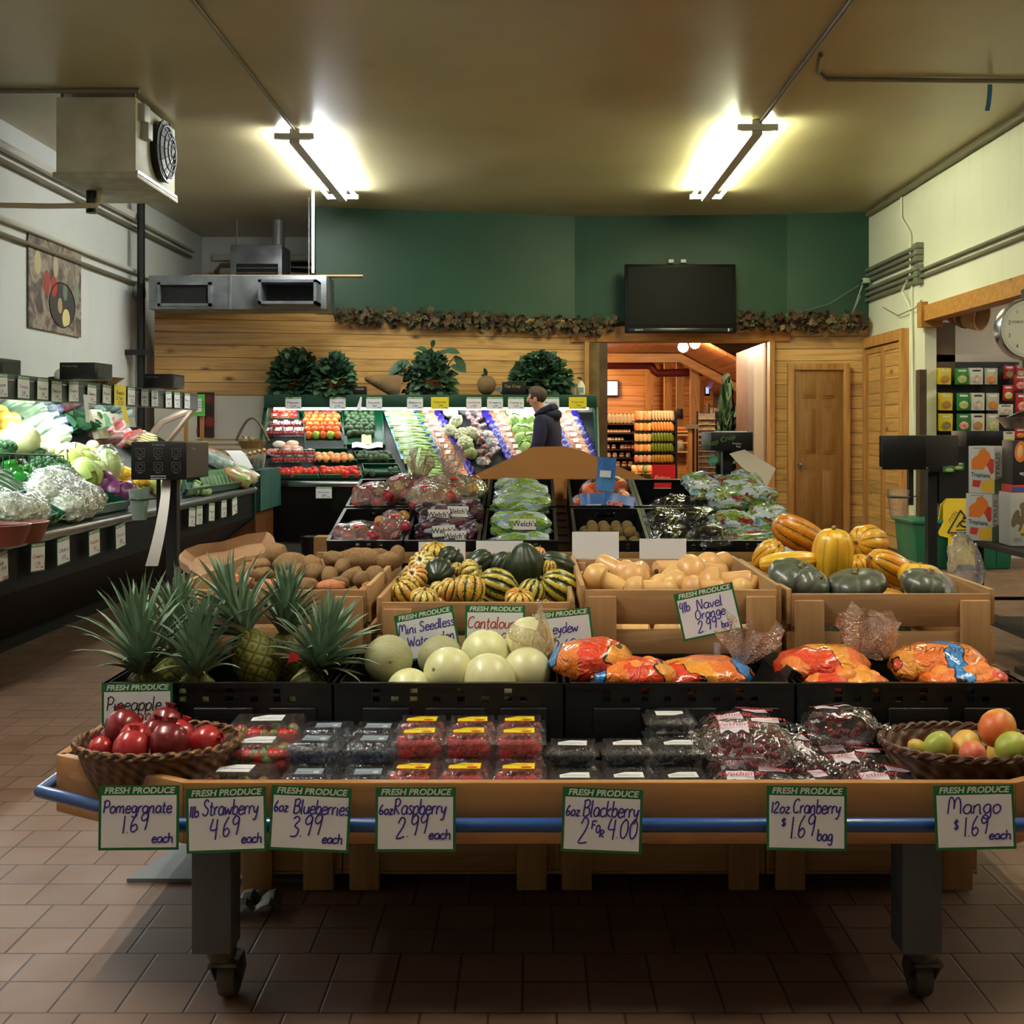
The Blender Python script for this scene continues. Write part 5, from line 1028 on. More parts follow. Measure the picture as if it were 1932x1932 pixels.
for x, y in ((-.737,2.74),(.907,2.74),(-.737,4.25),(.907,4.25)):
    lg = MB().box(x-.046,x+.046,y-.045,y+.045,.135,.424).obj('leg', LEGM, t, bev=.004)
    c = MB(); s_ = 1 if x > 0 else .8
    c.tube([(x+.012,y,.135),(x+.012,y,.115)], .035, 16); c.tube([(x+.012,y,.115),(x+.012,y,.10)], .028, 16)
    c.prism([(x-.012,y-.03,.105),(x-.012,y+.05,.105),(x-.012,y+.07,.06),(x-.012,y+.03,.04)], (.004,0,0)); c.prism([(x+.05,y-.03,.105),(x+.05,y+.05,.105),(x+.05,y+.07,.06),(x+.05,y+.03,.04)], (.004,0,0)); c.box(x-.012,x+.054,y-.03,y+.05,.098,.106)
    c.obj('caster_fork', mat('caster_steel', C(104,98,84), .5, .6, n=20, col2=C(60,56,48)), lg)
    w_ = MB(); w_.lathe([(.0,-.018),(.03,-.02),(.05,-.02),(.0535,-.014),(.0535,.014),(.05,.02),(.03,.02),(0,.018)], 24, TR((x+.021,y+.045,.0545),(0,pi/2,0))); w_.obj('caster_wheel', mat('caster_rubber', C(40,38,34), .6, n=14, col2=C(84,78,66)), lg)
# price cards on the front edge
def fc(u, v, Y=2.578): return W(u, v, Y)
TILT = R(86)
def front_card(lb, u, v, rot, lines, Y=2.578, tilt=TILT, **kw): return price_card(lb, fc(u, v, Y), Euler((tilt, R(-rot), 0)), lines, **kw)
front_card('handwritten pomegranate price card at the corner of the table edge', 262, 1543, .5, [('Pomegranate',.05,.58,.19,.86,INK),('1.69',.28,.26,.27,.34,INK,R(8)),('each',.66,.12,.15,.27,INK)])
front_card('handwritten strawberry price card over the grey table leg', 427, 1547, 2, [('1lb.',.04,.56,.17,.14,INK),('Strawberry',.2,.58,.24,.7,INK),('4.69',.28,.22,.3,.38,INK,R(6)),('each',.68,.14,.15,.26,INK)])
front_card('handwritten blueberry price card with tilted corner', 585, 1545, -2.6, [('6oz.',.04,.6,.16,.2,INK),('Blueberries',.28,.58,.22,.7,INK),('3.99',.25,.2,.32,.4,INK,R(8)),('each',.66,.14,.15,.26,INK)])
front_card('handwritten raspberry price card hung straight on the table edge', 784, 1546, 0, [('6oz.',.04,.58,.15,.2,INK),('Raspberry',.22,.58,.24,.66,INK),('2.99',.25,.2,.32,.4,INK,R(10)),('each',.66,.2,.15,.28,INK)])
front_card('handwritten blackberry price card reading two for four', 1136, 1548, -2.3, [('6oz.',.04,.56,.16,.2,INK),('Blackberry',.25,.56,.25,.7,INK),('2',.2,.14,.4,.13,INK),('F',.36,.36,.13,.07,INK),('O',.42,.31,.12,.06,INK),('R',.465,.24,.11,.07,INK),('4.00',.56,.24,.3,.38,INK)])
front_card('handwritten cranberry price card with a bag price', 1522, 1544, -1, [('12oz.',.05,.58,.17,.26,INK),('Cranberry',.32,.58,.22,.6,INK),('$',.17,.36,.15,.08,INK),('1.69',.28,.18,.34,.32,INK,R(8)),('bag',.62,.16,.18,.2,INK)])
front_card('handwritten mango price card next to the table corner', 1839, 1542, 1.2, [('Mango',.15,.56,.25,.68,INK),('$',.22,.3,.18,.08,INK),('1.69',.34,.2,.3,.32,INK,R(7)),('each',.66,.16,.14,.28,INK)])
front_card('handwritten pineapple price card on the crate behind the pomegranates', 259, 1342, 1, [('Pineapple',.06,.52,.24,.78,INKK),('9.99',.3,.16,.3,.4,INKR)], 3.052, R(88), w=.186, h=.146)
front_card('handwritten watermelon price card leaning on the striped squash crate', 806, 1196, 11, [('Mini Seedless',.03,.58,.2,.95,INK),('Watermelon',.14,.3,.2,.8,INK),('3.99',.3,.06,.16,.4,INK)], 3.46, R(84))
front_card('cantaloupe price card with red handwriting on the striped squash crate', 934, 1187, -.5, [('Cantaloupe',.03,.52,.24,.9,INKR),('2.69',.3,.18,.24,.4,INKR)], 3.47, R(84))
front_card('honeydew price card half hidden by the tallest pale melon', 1062, 1196, 6.5, [('Honeydew',.06,.52,.22,.7,INK),('2.69',.3,.14,.24,.4,INK)], 3.47, R(84))
front_card('tilted navel orange price card clipped in front of the butternut crate', 1336, 1154, 12, [('4lb.',.04,.6,.2,.2,INK),('Navel',.32,.58,.21,.44,INK),('Orange',.26,.38,.2,.52,INK),('2.99',.26,.1,.24,.34,INK,R(6)),('bag',.66,.12,.14,.18,INK)], 3.44, R(82))
b = MB(); p = W(1353,1232,3.43); b.box(-.009,.009,-.006,.006,-.08,.03); b.box(-.006,.006,-.008,.008,.0,.018); tag(b.obj('card_clip', film('clip_clear', (1,1,1,1), .35, .5), None, p), 'clear plastic clip holding the tilted navel orange card', 'clip')
for i, (u0, u1, v0, rt, lb) in enumerate(((790,878,1020,0,'behind the striped squashes at the potato side'),(898,987,1018,0,'behind the dark acorn squashes'),(1080,1167,1001,.4,'rising highest behind the butternut crate'),(1206,1295,1014,0,'behind the middle of the butternut crate'),(1440,1525,1029,0,'hidden behind the yellow delicata squashes'))):
    p = W((u0+u1)/2, v0+37, 4.422); price_card('blank pale back of a price card %s' % lb, p, (pi/2,0,pi), [], back=True)
# ---------------------------------------------------------------- wooden crates
CRW = [wood('crate_wood_x', C(178,138,92), C(150,110,68), 0, 1, .6), wood('crate_wood_y', C(188,152,100), C(162,122,76), 1, 1, .6), wood('crate_wood_z', C(182,142,94), C(154,114,70), 2, 1, .6)]
def wood_crate(label, loc, w, d, h, top_front=0, cat='crate', group=None, low=False):
    """origin at the lower front left corner; boards all round with stout posts in the corners"""
    t = thing('wooden_crate', label, cat, loc, (0,0,0), group); th = .016; hb = h*.44; g = h*.07
    def bd(nm, m, *a): MB().box(*a).obj(nm, m, t, bev=.003)
    for k, (z0, z1) in enumerate(((h-hb, h), (h*.02, h-hb-g))):
        bd('front_board', CRW[0], .015, w-.015, 0, th, z0, z1); bd('rear_board', CRW[0], .0, w, d-th, d, z0, z1)
        for x in (0, w-th): bd('side_board', CRW[1], x, x+th, .004, d-th-.002, z0+.006, z1+.014*(1-k))
    for x in (.022, w-.022-.088): bd('corner_post', CRW[2], x, x+.088, -.02, -.001, -.0 if not low else -.04, h-.018)
    for x in (.018, w-.058): bd('inner_post', CRW[2], x, x+.04, d-.058, d-.018, 0, h-.01); bd('inner_post', CRW[2], x, x+.04, .02, .06, 0, h-.01)
    bd('bottom_board', CRW[0], .0, w, .0, d, 0 if not low else .0, .012)
    return t
C1, C2, C3, C4 = (-1.085,3.55,.623), (-.468,3.55,.623), (.152,3.55,.623), (.782,3.55,.623)
wood_crate('wooden crate of russet potatoes behind the pineapples', C1, .6, .86, .238)
wood_crate('wooden crate of striped and acorn squashes behind the melons', C2, .605, .86, .200)
wood_crate('wooden crate of butternut squashes with wide slatted front', C3, .615, .86, .238)
wood_crate('wooden crate of yellow delicata squashes at the table corner', C4, .635, .86, .226)
for i, u in enumerate((438,642,1046,1452)):
    p = W(u, 1690, 3.375); wood_crate('empty wooden crate stored on the floor under the table, %s from the pomegranate side' % nth(i), (p.x, 3.42, .045), .62 if i else .31, .75, .21, group='crates stored under the table', low=True)
# ---------------------------------------------------------------- black plastic crates
def black_crate(label, loc, w=.605, d=.4, h=.205, rot=(0,0,0), handle=False, group=None):
    t = thing('plastic_crate', label, 'crate', loc, rot, group); th = .012
    b = MB(); b.box(0,w,0,d,0,.008); b.obj('crate_floor', BLACK, t)
    f = MB(); f.box(0,w,-.004,th+.002,h-.014,h); f.box(0,w,0,th,h-.036,h-.0285); f.box(0,w,0,th,0,h-.0505)
    # bands with real slots
    sl = [.11,.16,.21, .27,.335,.40, .46,.50] if w > .5 else [.1,.16,.22,.28]
    for z0, z1, ss in ((h-.0285,h-.014,sl[::2] if w > .5 else sl),(h-.0505,h-.036,sl)):
        x = 0
        for q in ss: f.box(x,q-.010,0,th,z0,z1); x = q+.010
        f.box(x,w,0,th,z0,z1)
    f.obj('front_wall', BLACK, t)
    for x0, x1 in (((.075,.2),(.24,.40),(.44,.565)) if w > .5 else ((.05,.18),(.22,.35))):
        q = MB(); q.box(x0,x1,-.010,.0,.02,h-.064); q.obj('raised_panel', BLACK, t, bev=.007, seg=3)
    b = MB()
    if handle:
        b.box(0,w*.36,d-th,d,0,h); b.box(w*.64,w,d-th,d,0,h); b.box(w*.36,w*.64,d-th,d,0,h*.62); b.box(w*.36,w*.64,d-th,d,h*.86,h)
    else: b.box(0,w,d-th,d,0,h)
    b.box(-.0,w,d-th-.004,d+.004,h-.008,h); b.obj('rear_wall', BLACK, t)
    for x in (0, w-th):
        b = MB(); b.box(x,x+th,th,d-th,0,h); b.box(x-.003,x+th+.003,0,d,h-.006,h); 
        for k in range(5): b.box(x-.004 if x == 0 else x+th, x if x == 0 else x+th+.004, .04+k*.075*d/.4, .05+k*.075*d/.4, 0, h-.01)
        b.obj('side_wall', BLACK, t)
    return t
for i, lb in enumerate(('pineapples','pale melons','navel orange bags beside the melons','navel orange bags at the table corner')):
    black_crate('black plastic crate of %s on the front table' % lb, (-1.13+i*.612, 3.085, .474))
# folded crate flap leaning inside the orange crate
b = MB(); b.box(0,.012,0,.3,0,.12); b.box(.018,.03,0,.3,0,.12); tag(b.obj('crate_flap', BLACK, None, (.648,3.13,.60), (0,R(28),0)), 'folded black crate flap leaning inside the orange bag crate', 'flap')
# ================================================================ produce on the front table
def aim(axis): return V(axis).to_track_quat('Z', 'Y').to_euler()
def hero(me, name, cat, label, u, v, Y, ra, rl, axis, group=None, parts=(), roll=None):
    """place a unit mesh (z = long axis) so it shows ra px across and rl px along"""
    k = Y/F; q = V(axis).normalized().to_track_quat('Z', 'Y')
    if roll is not None: q = q @ Euler((0,0,roll)).to_quaternion()
    o = link(name, me, None, W(u, v, Y), q.to_euler(), (ra*k, ra*k, rl*k)); tag(o, label, cat, group)
    for nm, pm in parts: link(nm, pm, o)
    return o
def plane_Y(v, a, b, Y0): k = 1/F; return (HC-a+b*Y0)/((v-VV)*k+b)
# ---------------------------------------------------------------- pineapples
def m_pineapple():
    t = NT('pineapple_skin'); s = t.sep(); an = t.math('ARCTAN2', s[1], s[0]); z = t.math('MULTIPLY', s[2], 5.6)
    a1 = t.math('ABSOLUTE', t.math('SINE', t.math('ADD', t.math('MULTIPLY', an, 4.0), t.math('MULTIPLY', z, 1.25)))); a2 = t.math('ABSOLUTE', t.math('SINE', t.math('SUBTRACT', t.math('MULTIPLY', an, 4.0), t.math('MULTIPLY', z, 1.25))))
    f = t.math('MINIMUM', a1, a2); c = t.ramp(f, [(.0, C(70,62,28)), (.2, C(92,92,36)), (.55, C(150,142,52)), (.85, C(120,128,50)), (1, C(92,84,44))])
    return t.bsdf(t.mix(t.math('MULTIPLY', t.noise(3), .4), c, C(86,100,44)), .55)
b = MB()
def pfn(d):
    a = atan2(d.y, d.x); z = d.z*5.6
    return (1+.05*min(abs(sin(4*a+1.25*z)), abs(sin(4*a-1.25*z))))*(1 if abs(d.z) < .8 else 1)
b.ball((0,0,0), (1,1,1), 64, 40, pfn); pinM = b.mesh('pineapple', m_pineapple())
PLF = NT('pineapple_leaf'); s_ = PLF.sep(); PL = PLF.bsdf(PLF.mix(PLF.noise(9), C(84,116,92), C(136,158,128)), .5)
PLD = mat('pineapple_leaf_dry', C(120,116,84), .6)
def crown_me(seed, n=64, L=.2, spread=1.0, dry=6):
    random.seed(seed); b = MB()
    for k in range(n):
        f = k/n; a = k*2.39996; th = (.08+1.02*f**1.2)*spread; d = V((sin(th)*cos(a), sin(th)*sin(a), cos(th)))
        ln = L*(1-.45*f**2)*rnd(.85,1.12); b.mi = 1 if f > 1-dry/n else 0
        base = V((.022*f*cos(a), .022*f*sin(a), .05*(1-f))); x = d.cross(V((0,0,1))).normalized() if th > .05 else V((1,0,0)); nn = x.cross(d); vs = []; N = 6; w = rnd(.028,.042)
        bend = rnd(.2,.8)*(.3+f)
        for i in range(N+1):
            q = i/N; ww = w*(1-q)**.75*(.8+.6*q*(1-q))*.5; p = base+d*ln*q+V((cos(a),sin(a),0))*bend*ln*q*q*.5-V((0,0,1))*bend*ln*.35*q**3
            vs += [p-x*ww+nn*ww*.6, p, p+x*ww+nn*ww*.6]
        fs = []
        for i in range(N): e = i*3; fs += [(e,e+1,e+4,e+3),(e+1,e+2,e+5,e+4)]
        b.add(vs, fs)
    return b.mesh('crown', [PL, PLD])
for i, (u, v, Y, ax, L, sp, lb) in enumerate(((268,1268,3.2,(-.05,-.1,1),.255,.85,'tall pineapple crown beside the price card at the crate corner'),(372,1272,3.17,(.1,-.12,1),.2,.8,'pineapple in front with a short spread crown'),
    (452,1190,3.32,(-.28,.05,1),.21,.95,'pineapple leaning with its whole scaly fruit showing'),(540,1195,3.4,(.03,0,1),.19,.6,'pineapple behind with a narrow upright crown'),(598,1262,3.27,(.32,-.15,1),.20,1.05,'pineapple leaning toward the melons with a bushy crown'),(325,1215,3.42,(.15,0,1),.2,.7,'pineapple at the back of the crate next to the tall crown'))):
    axv = V(ax).normalized(); base = W(u, v, Y)
    if i == 2: base = W(462, 1192, 3.25); axv = V((-.42,.05,1)).normalized()
    rl, ra = .085, .062
    c = base-axv*rl*.96; t = thing('pineapple', 'green '+lb, 'pineapple', c, aim(axv))
    link('fruit', pinM, t, (0,0,0), (0,0,rnd(0,6)), (ra,ra,rl)); link('crown', crown_me(30+i, 60 if i != 4 else 84, L, sp, 5 if i != 4 else 14), t, (0,0,rl*.9), (0,0,rnd(0,6)))
b = MB(); p = W(552,1243,3.13); b.prism([p+V((-.014,0,-.01)),p+V((.014,0,-.006)),p+V((.016,0,.012)),p+V((-.006,0,.018))], (0,.002,0)); tag(b.obj('red_fruit_tag', mat('tag_red', C(176,24,30), .5)), 'red paper tag tied to the pineapple near the melons', 'tag')
random.seed(3)
# ---------------------------------------------------------------- melons
HON = fruit_mat('honeydew_rind', C(212,212,150), C(222,220,166), .36, 3, .1, bump=.05); 
tt = NT('cantaloupe_rind'); vv = tt.vor(9, None, 'DISTANCE_TO_EDGE'); CANT = tt.bsdf(tt.mix(tt.ramp(vv, [(.0,(1,1,1,1)),(.12,(0,0,0,1))]), C(150,150,106), C(170,166,124)), .6, bump=vv, bstr=-.25)
STAM = mat('melon_scar', C(120,110,60), .7)
honM = round_me('honeydew', HON, 1.0, 32, 20); canM = round_me('cantaloupe', CANT, .97, 32, 20); scarM = MB().ball((0,0,.985), (.085,.085,.03), 12, 6).mesh('stem_scar', STAM)
for nm, me, u, v, Y, r, ax, lb in (('cantaloupe',canM,733,1244,3.27,46,(.2,-1,.1),'grey green netted cantaloupe next to the pineapples'),('cantaloupe',canM,831,1241,3.36,43,(.1,.2,1),'grey green cantaloupe behind the honeydews under the watermelon card'),
    ('honeydew',honM,772,1305,3.155,44,(.1,.4,1),'pale honeydew lowest at the crate front'),('honeydew',honM,846,1268,3.19,47,(-.6,-.9,.3),'pale honeydew with a brown scar on its side'),('honeydew',honM,915,1234,3.34,46,(.1,0,1),'pale honeydew under the cantaloupe card'),
    ('honeydew',honM,1000,1211,3.37,47,(.3,-.2,1),'pale honeydew piled highest with a round sticker'),('honeydew',honM,922,1284,3.17,51,(.1,.3,1),'largest pale honeydew in the middle of the crate front'),('honeydew',honM,994,1267,3.25,46,(.6,.1,1),'pale honeydew beside the orange bags')):
    o = hero(me, nm, 'melon', lb, u, v, Y, r, r, ax); link('stem_scar', scarM, o)
    if 'sticker' in lb: MB().ball((.38,-.82,.42), (.17,.03,.15), 14, 8).obj('sticker', mat('sticker_green', C(150,176,120), .4), o)
# ---------------------------------------------------------------- squashes
def m_stripe(name, base, base2, dark, n=10, fleck=.5, thr=-.8):
    t = NT(name); s = t.sep(); an = t.math('ARCTAN2', s[1], s[0]); nz = t.noise(3.2, detail=5, rough=.7); big = t.noise(1.1)
    c = t.mix(t.ramp(big, [(.4,(0,0,0,1)),(.62,(1,1,1,1))]), base, base2)
    q = t.math('COSINE', t.math('MULTIPLY', an, float(n))); q = t.math('ADD', q, t.math('MULTIPLY', t.math('SUBTRACT', nz, .5), 2.6*fleck))
    c = t.mix(t.ramp(q, [((thr+1)/2,(1,1,1,1)),((thr+1)/2+.05,(0,0,0,1))] if 0 else [(max(0,(thr+.0)), (1,1,1,1)), (max(0,thr)+.06, (0,0,0,1))]) if thr > 0 else t.mix(t.math('LESS_THAN', q, thr), (0,0,0,1), (1,1,1,1)), c, dark)
    fl = t.noise(11, detail=2); c = t.mix(t.math('MULTIPLY', t.math('GREATER_THAN', t.math('ADD', fl, t.math('MULTIPLY', q, -.08)), .565), fleck*1.9, True), c, dark)
    return t.bsdf(c, .34, coat=.15)
STR1 = m_stripe('striped_yellow', C(226,190,62), C(222,170,84), C(52,66,26)); STR2 = m_stripe('striped_cream', C(226,204,110), C(224,178,90), C(70,78,34), 10, .6); STR3 = m_stripe('striped_orange', C(228,150,74), C(226,192,84), C(50,62,26), 10, .35); STR4 = m_stripe('striped_green', C(206,184,66), C(188,172,60), C(38,56,26), 10, .8, -.2)
ACG = fruit_mat('acorn_skin', C(30,44,28), C(40,54,32), .4, 4, .15); ACO = NT('acorn_orange'); _z = ACO.sep(); ACO = ACO.bsdf(ACO.mix(ACO.ramp(ACO.math('ADD', _z[0], ACO.math('MULTIPLY', ACO.noise(3), .5)), [(.45,(0,0,0,1)),(.85,(1,1,1,1))]), C(36,50,30), C(190,110,50)), .4)
DEL = m_stripe('delicata_skin', C(228,176,44), C(220,146,36), C(72,66,26), 9, .12, -.93); DELO = m_stripe('delicata_orange', C(222,150,40), C(206,124,30), C(104,84,30), 9, .3, -.86); DELY = m_stripe('delicata_yellow', C(234,190,50), C(232,168,36), C(196,150,36), 9, .1, -.9)
KAB = m_stripe('kabocha_skin', C(66,74,62), C(82,86,70), C(96,102,84), 8, .2, -.9); BUT = fruit_mat('butternut_skin', C(222,178,112), C(214,164,94), .42, 2.5, .12)
def ribbed(name, m, n=10, amp=.07, prof='round', nu=60):
    P = []
    N = 18
    for i in range(N+1):
        e = -pi/2+pi*i/N; z = sin(e); r = cos(e)
        if prof == 'round': r = max(r, 0)**.85; z = z*(1-.16*(1-r)**3)*(.92)
        if prof == 'acorn': r = max(r,0)**.9*(1-.10*z if z < 0 else 1); z = z if z > -.8 else z-.25*(abs(z)-.8)/.2
        if prof == 'long': r = max(r,0)**.55
        if prof == 'flat': r = max(r,0)**.8; z = z*(1-.25*(1-r)**2)
        P.append((max(r, .0 if i in (0,N) else .02), z))
    b = MB(); b.lathe(P, nu, None, lambda a, k: 1+amp*(abs(cos(n*a/2))*2-1 if prof != 'long' else cos(n*a)*.6)); return b.mesh(name, m)
SQ = {'s1': ribbed('striped_squash', STR1, 10, .07), 's2': ribbed('striped_squash', STR2, 10, .08), 's3': ribbed('striped_squash', STR3, 10, .07), 's4': ribbed('acorn_squash', STR4, 10, .06, 'acorn'),
      'a': ribbed('acorn_squash', ACG, 9, .05, 'acorn'), 'ao': ribbed('acorn_squash', ACO, 9, .045, 'acorn'), 'd': ribbed('delicata_squash', DEL, 9, .05, 'long'), 'do': ribbed('delicata_squash', DELO, 9, .05, 'long'), 'dy': ribbed('delicata_squash', DELY, 9, .05, 'long'), 'k': ribbed('kabocha_squash', KAB, 8, .03, 'flat')}
for k in ('s1','s2','s3','s4','d','do','dy','a','ao','k'):
    for p in SQ[k].polygons: pass
SQSTEM = MB().tube([(0,0,.86),(.02,0,1.0),(.06,.02,1.12)], [.14,.09,.11], 6).mesh('stem', mat('squash_stem', C(120,106,60), .8))
for k, u, v, ra, rl, ax, lb in (('s1',821,1039,26,17,(.1,-.2,1),'topmost yellow squash with orange streak in front of a blank card'),('a',852,1053,25,20,(.6,-.1,.7),'dark green ribbed squash under the topmost yellow one'),('s2',797,1064,26,20,(-.2,-.7,.6),'cream and orange ribbed squash at the back board near the potatoes'),
    ('a',829,1081,29,31,(.05,1,.15),'dark round acorn squash showing its star shaped blossom end'),('s3',783,1090,24,22,(-.2,-.6,.5),'orange flecked squash tucked behind the yellow corner squash'),('s1',764,1114,28,27,(-.5,-.3,.8),'yellow squash with green stripes in the corner by the potato crate'),
    ('s2',800,1127,25,18,(.1,-.3,.9),'small pale striped squash low behind the front board'),('s2',831,1112,19,15,(.3,-.2,.9),'small pale squash between corner and big striped squash'),('s3',850,1113,22,25,(.3,-.1,1),'orange cheeked squash pressed against the big striped one'),('s1',884,1112,31,31,(.1,.3,1),'big yellow squash with bold upright green stripes'),
    ('s2',890,1080,25,20,(.8,-.2,.5),'pale yellow squash with curved stripes behind the big striped one'),('s2',862,1075,14,14,(.2,-.5,.6),'tiny pale ribbed squash beside the star ended acorn'),('s4',938,1103,30,35,(-.9,-.1,.35),'green and yellow acorn squash lying on its side'),('a',906,1062,24,28,(.8,.1,.5),'dark acorn squash with raised rib below the second blank card'),
    ('a',947,1064,21,24,(.5,.2,.8),'dull dark acorn squash beside the biggest acorn'),('ao',992,1072,36,40,(.1,.25,-1),'biggest dark acorn squash with an orange shoulder'),('a',1050,1064,22,33,(-.9,.0,.3),'dark pointed acorn squash by the butternut crate'),('s1',1036,1075,14,22,(.1,-.2,1),'narrow yellow squash peeping between two acorns'),
    ('s4',1056,1108,32,38,(-.8,-.2,.45),'large speckled orange and green squash in the corner by the butternuts'),('s3',980,1129,27,18,(.1,-.4,.9),'small ridged orange squash at the front board'),('s4',1003,1116,24,24,(.3,.2,.8),'shaded speckled squash under the biggest acorn'),('s3',1016,1046,13,16,(.2,0,1),'tiny yellow squash top behind the biggest acorn')):
    Y = plane_Y(v+ (6 if v < 1060 else 0), .765, .22, 3.58); hero(SQ[k], 'acorn_squash' if k in ('a','ao','s4') else 'striped_squash', 'squash', lb, u, v, min(Y, 4.3), ra, rl, ax, parts=[('stem', SQSTEM)], roll=rnd(0,6))
# hidden lower layer that carries the pile
for k, x, y in (('s1',-.36,3.75),('a',-.2,3.78),('s2',-.02,3.76),('s3',.06,4.05),('a',-.36,4.05),('s4',-.15,4.08),('s1',-.3,4.28),('a',0,4.28)):
    o = link('striped_squash', SQ[k], None, (x, y, .70), (rnd(-.4,.4),rnd(-.4,.4),rnd(0,6)), .068); tag(o, 'squash in the lower layer of the striped squash crate', 'squash', 'lower layer of squashes'); link('stem', SQSTEM, o)
for k, u, v, Y, ra, rl, ax, lb in (('do',1510,1010,4.2,31,56,(.8,.1,-.42),'long orange delicata squash slanting across the top of the pile'),('dy',1571,1048,3.92,38,50,(.02,-.15,1),'upright bright yellow delicata squash in the middle of the pile'),('d',1637,1024,4.25,34,40,(-.75,-.75,.1),'yellow delicata with dark lines spreading from its end'),
    ('d',1680,1072,3.95,30,50,(-.8,-.35,.42),'delicata squash with a dark stem hole sloping to the table corner'),('dy',1487,1060,3.92,19,54,(.95,-.1,.1),'slim yellow delicata lying level behind the dark kabochas'),('d',1450,1048,4.15,26,34,(.3,-.6,.5),'shaded striped delicata against the butternut crate'),('d',1624,1072,4.1,22,26,(-.3,-.4,.8),'small delicata wedged between the upright and the sloping one'),
    ('k',1503,1093,3.75,55,33,(.25,-.35,.9),'dark green kabocha at the butternut side of the front board'),('k',1533,1102,3.66,34,26,(.5,-.5,.6),'smaller dark kabocha overlapping the first one'),('k',1616,1102,3.68,56,27,(-.15,-.15,1),'wide low dark kabocha in the middle of the front board'),('dy',1735,1086,3.85,40,22,(.1,.1,1),'yellow squash top behind the film wrapped kabocha'),
    ('k',1748,1104,3.69,48,29,(.2,-.2,1),'kabocha half wrapped in film near the crate corner')):
    o = hero(SQ[k], 'kabocha_squash' if k == 'k' else 'delicata_squash', 'squash', lb, u, v, Y, ra, rl, ax, parts=[('stem', SQSTEM)], roll=rnd(0,6))
    if 'wrapped' in lb: f = MB(); f.ball((.35,0,.1), (.72,1.05,1.02), 20, 12, lambda d: 1+.06*noise.noise(d*5)); f.obj('cling_film', CLING, o)
for k, x, y in (('dy',.95,3.95),('d',1.2,4.0),('k',1.0,4.2),('d',1.25,4.2),('k',.95,3.72),('k',1.15,3.74),('dy',1.1,3.95)):
    o = link('delicata_squash', SQ[k], None, (x, y, .71), (pi/2*(k != 'k'),0,rnd(-.4,.4)+pi/2), (.07,.07,.11 if k != 'k' else .065)); tag(o, 'squash in the lower layer of the delicata crate', 'squash', 'lower layer of delicata'); link('stem', SQSTEM, o)
# ---------------------------------------------------------------- butternuts
def butternut(bend, seed):
    P = []; N = 22
    for i in range(N+1):
        z = -1+2.2*i/N; r = sqrt(max(0,1-((z+.35)/.65)**2))*.62 if z < -.0 else 0
        nk = .40*(1-max(0,(z-.95)/.27)**2.5)**.5 if z < 1.2 else 0; nk = max(0,nk) if z > -.4 else 0
        P.append((max(r, nk, .001), z))
    b = MB(); b.lathe(P, 28)
    for p in b.v: z = max(0, p.z+.2); p.x += bend*z*z*.45; p.z -= abs(bend)*z*z*.12
    return b.mesh('butternut_squash', BUT)
bnM = [butternut(.0,1), butternut(.6,2), butternut(-.5,3)]
BSC = MB().ball((0,0,-1.0), (.13,.13,.03), 12, 6).mesh('blossom_scar', mat('scar_brown', C(150,110,66), .8)); BST = MB().tube([(0,0,1.15),(0,0,1.24)], .1, 8).mesh('stem', mat('dark_stem', C(60,46,30), .8))
for i, (u, v, s, ax, m, lb) in enumerate(((1122,1085,32,(-.7,.5,-.25),0,'small butternut end at the acorn squash side of the crate'),(1140,1096,44,(.9,-.3,-.35),0,'butternut lying with its neck toward the front board'),(1168,1078,44,(-.7,.6,.3),0,'butternut behind, shoulder only showing'),(1199,1089,50,(.25,.9,.12),0,'butternut end on with a round brown blossom scar'),
    (1253,1099,38,(.5,.6,.4),0,'butternut low between the end on one and the curved neck'),(1287,1076,47,(-.85,-.35,.0),2,'butternut with curved neck and dark stem hole'),(1289,1103,42,(.9,.2,-.1),0,'butternut slanting low behind the front board'),(1325,1084,54,(.95,.1,-.1),1,'long butternut stretched along the middle of the crate'),
    (1345,1066,44,(.6,.7,.1),0,'butternut highest against the rear board'),(1364,1100,50,(.9,-.2,.1),0,'butternut under the tilted orange card'),(1404,1108,34,(.6,.6,.2),0,'butternut end in the corner by the delicata crate'),(1322,1110,40,(.95,-.1,.05),0,'butternut half hidden by the front board'),(1245,1112,36,(-.9,0,.1),0,'lowest butternut peeping over the front board'),(1215,1112,40,(.95,-.15,.0),0,'butternut neck lying along the front board'))):
    Y = plane_Y(v, .80, .16, 3.62); hero(bnM[m], 'butternut_squash', 'squash', 'tan '+lb, u, v, Y, s*1.02, s*.98, ax, parts=[('blossom_scar', BSC), ('stem', BST)], roll=0)
for x, y in ((.3,3.75),(.47,3.76),(.62,3.75),(.35,4.0),(.55,4.02),(.4,4.25),(.6,4.25)):
    o = link('butternut_squash', bnM[0], None, (x, y, .70), (0,pi/2,rnd(-.3,.3)), .075); tag(o, 'tan butternut in the lower layer glimpsed through the slats', 'squash', 'lower layer of butternuts'); link('stem', BST, o)
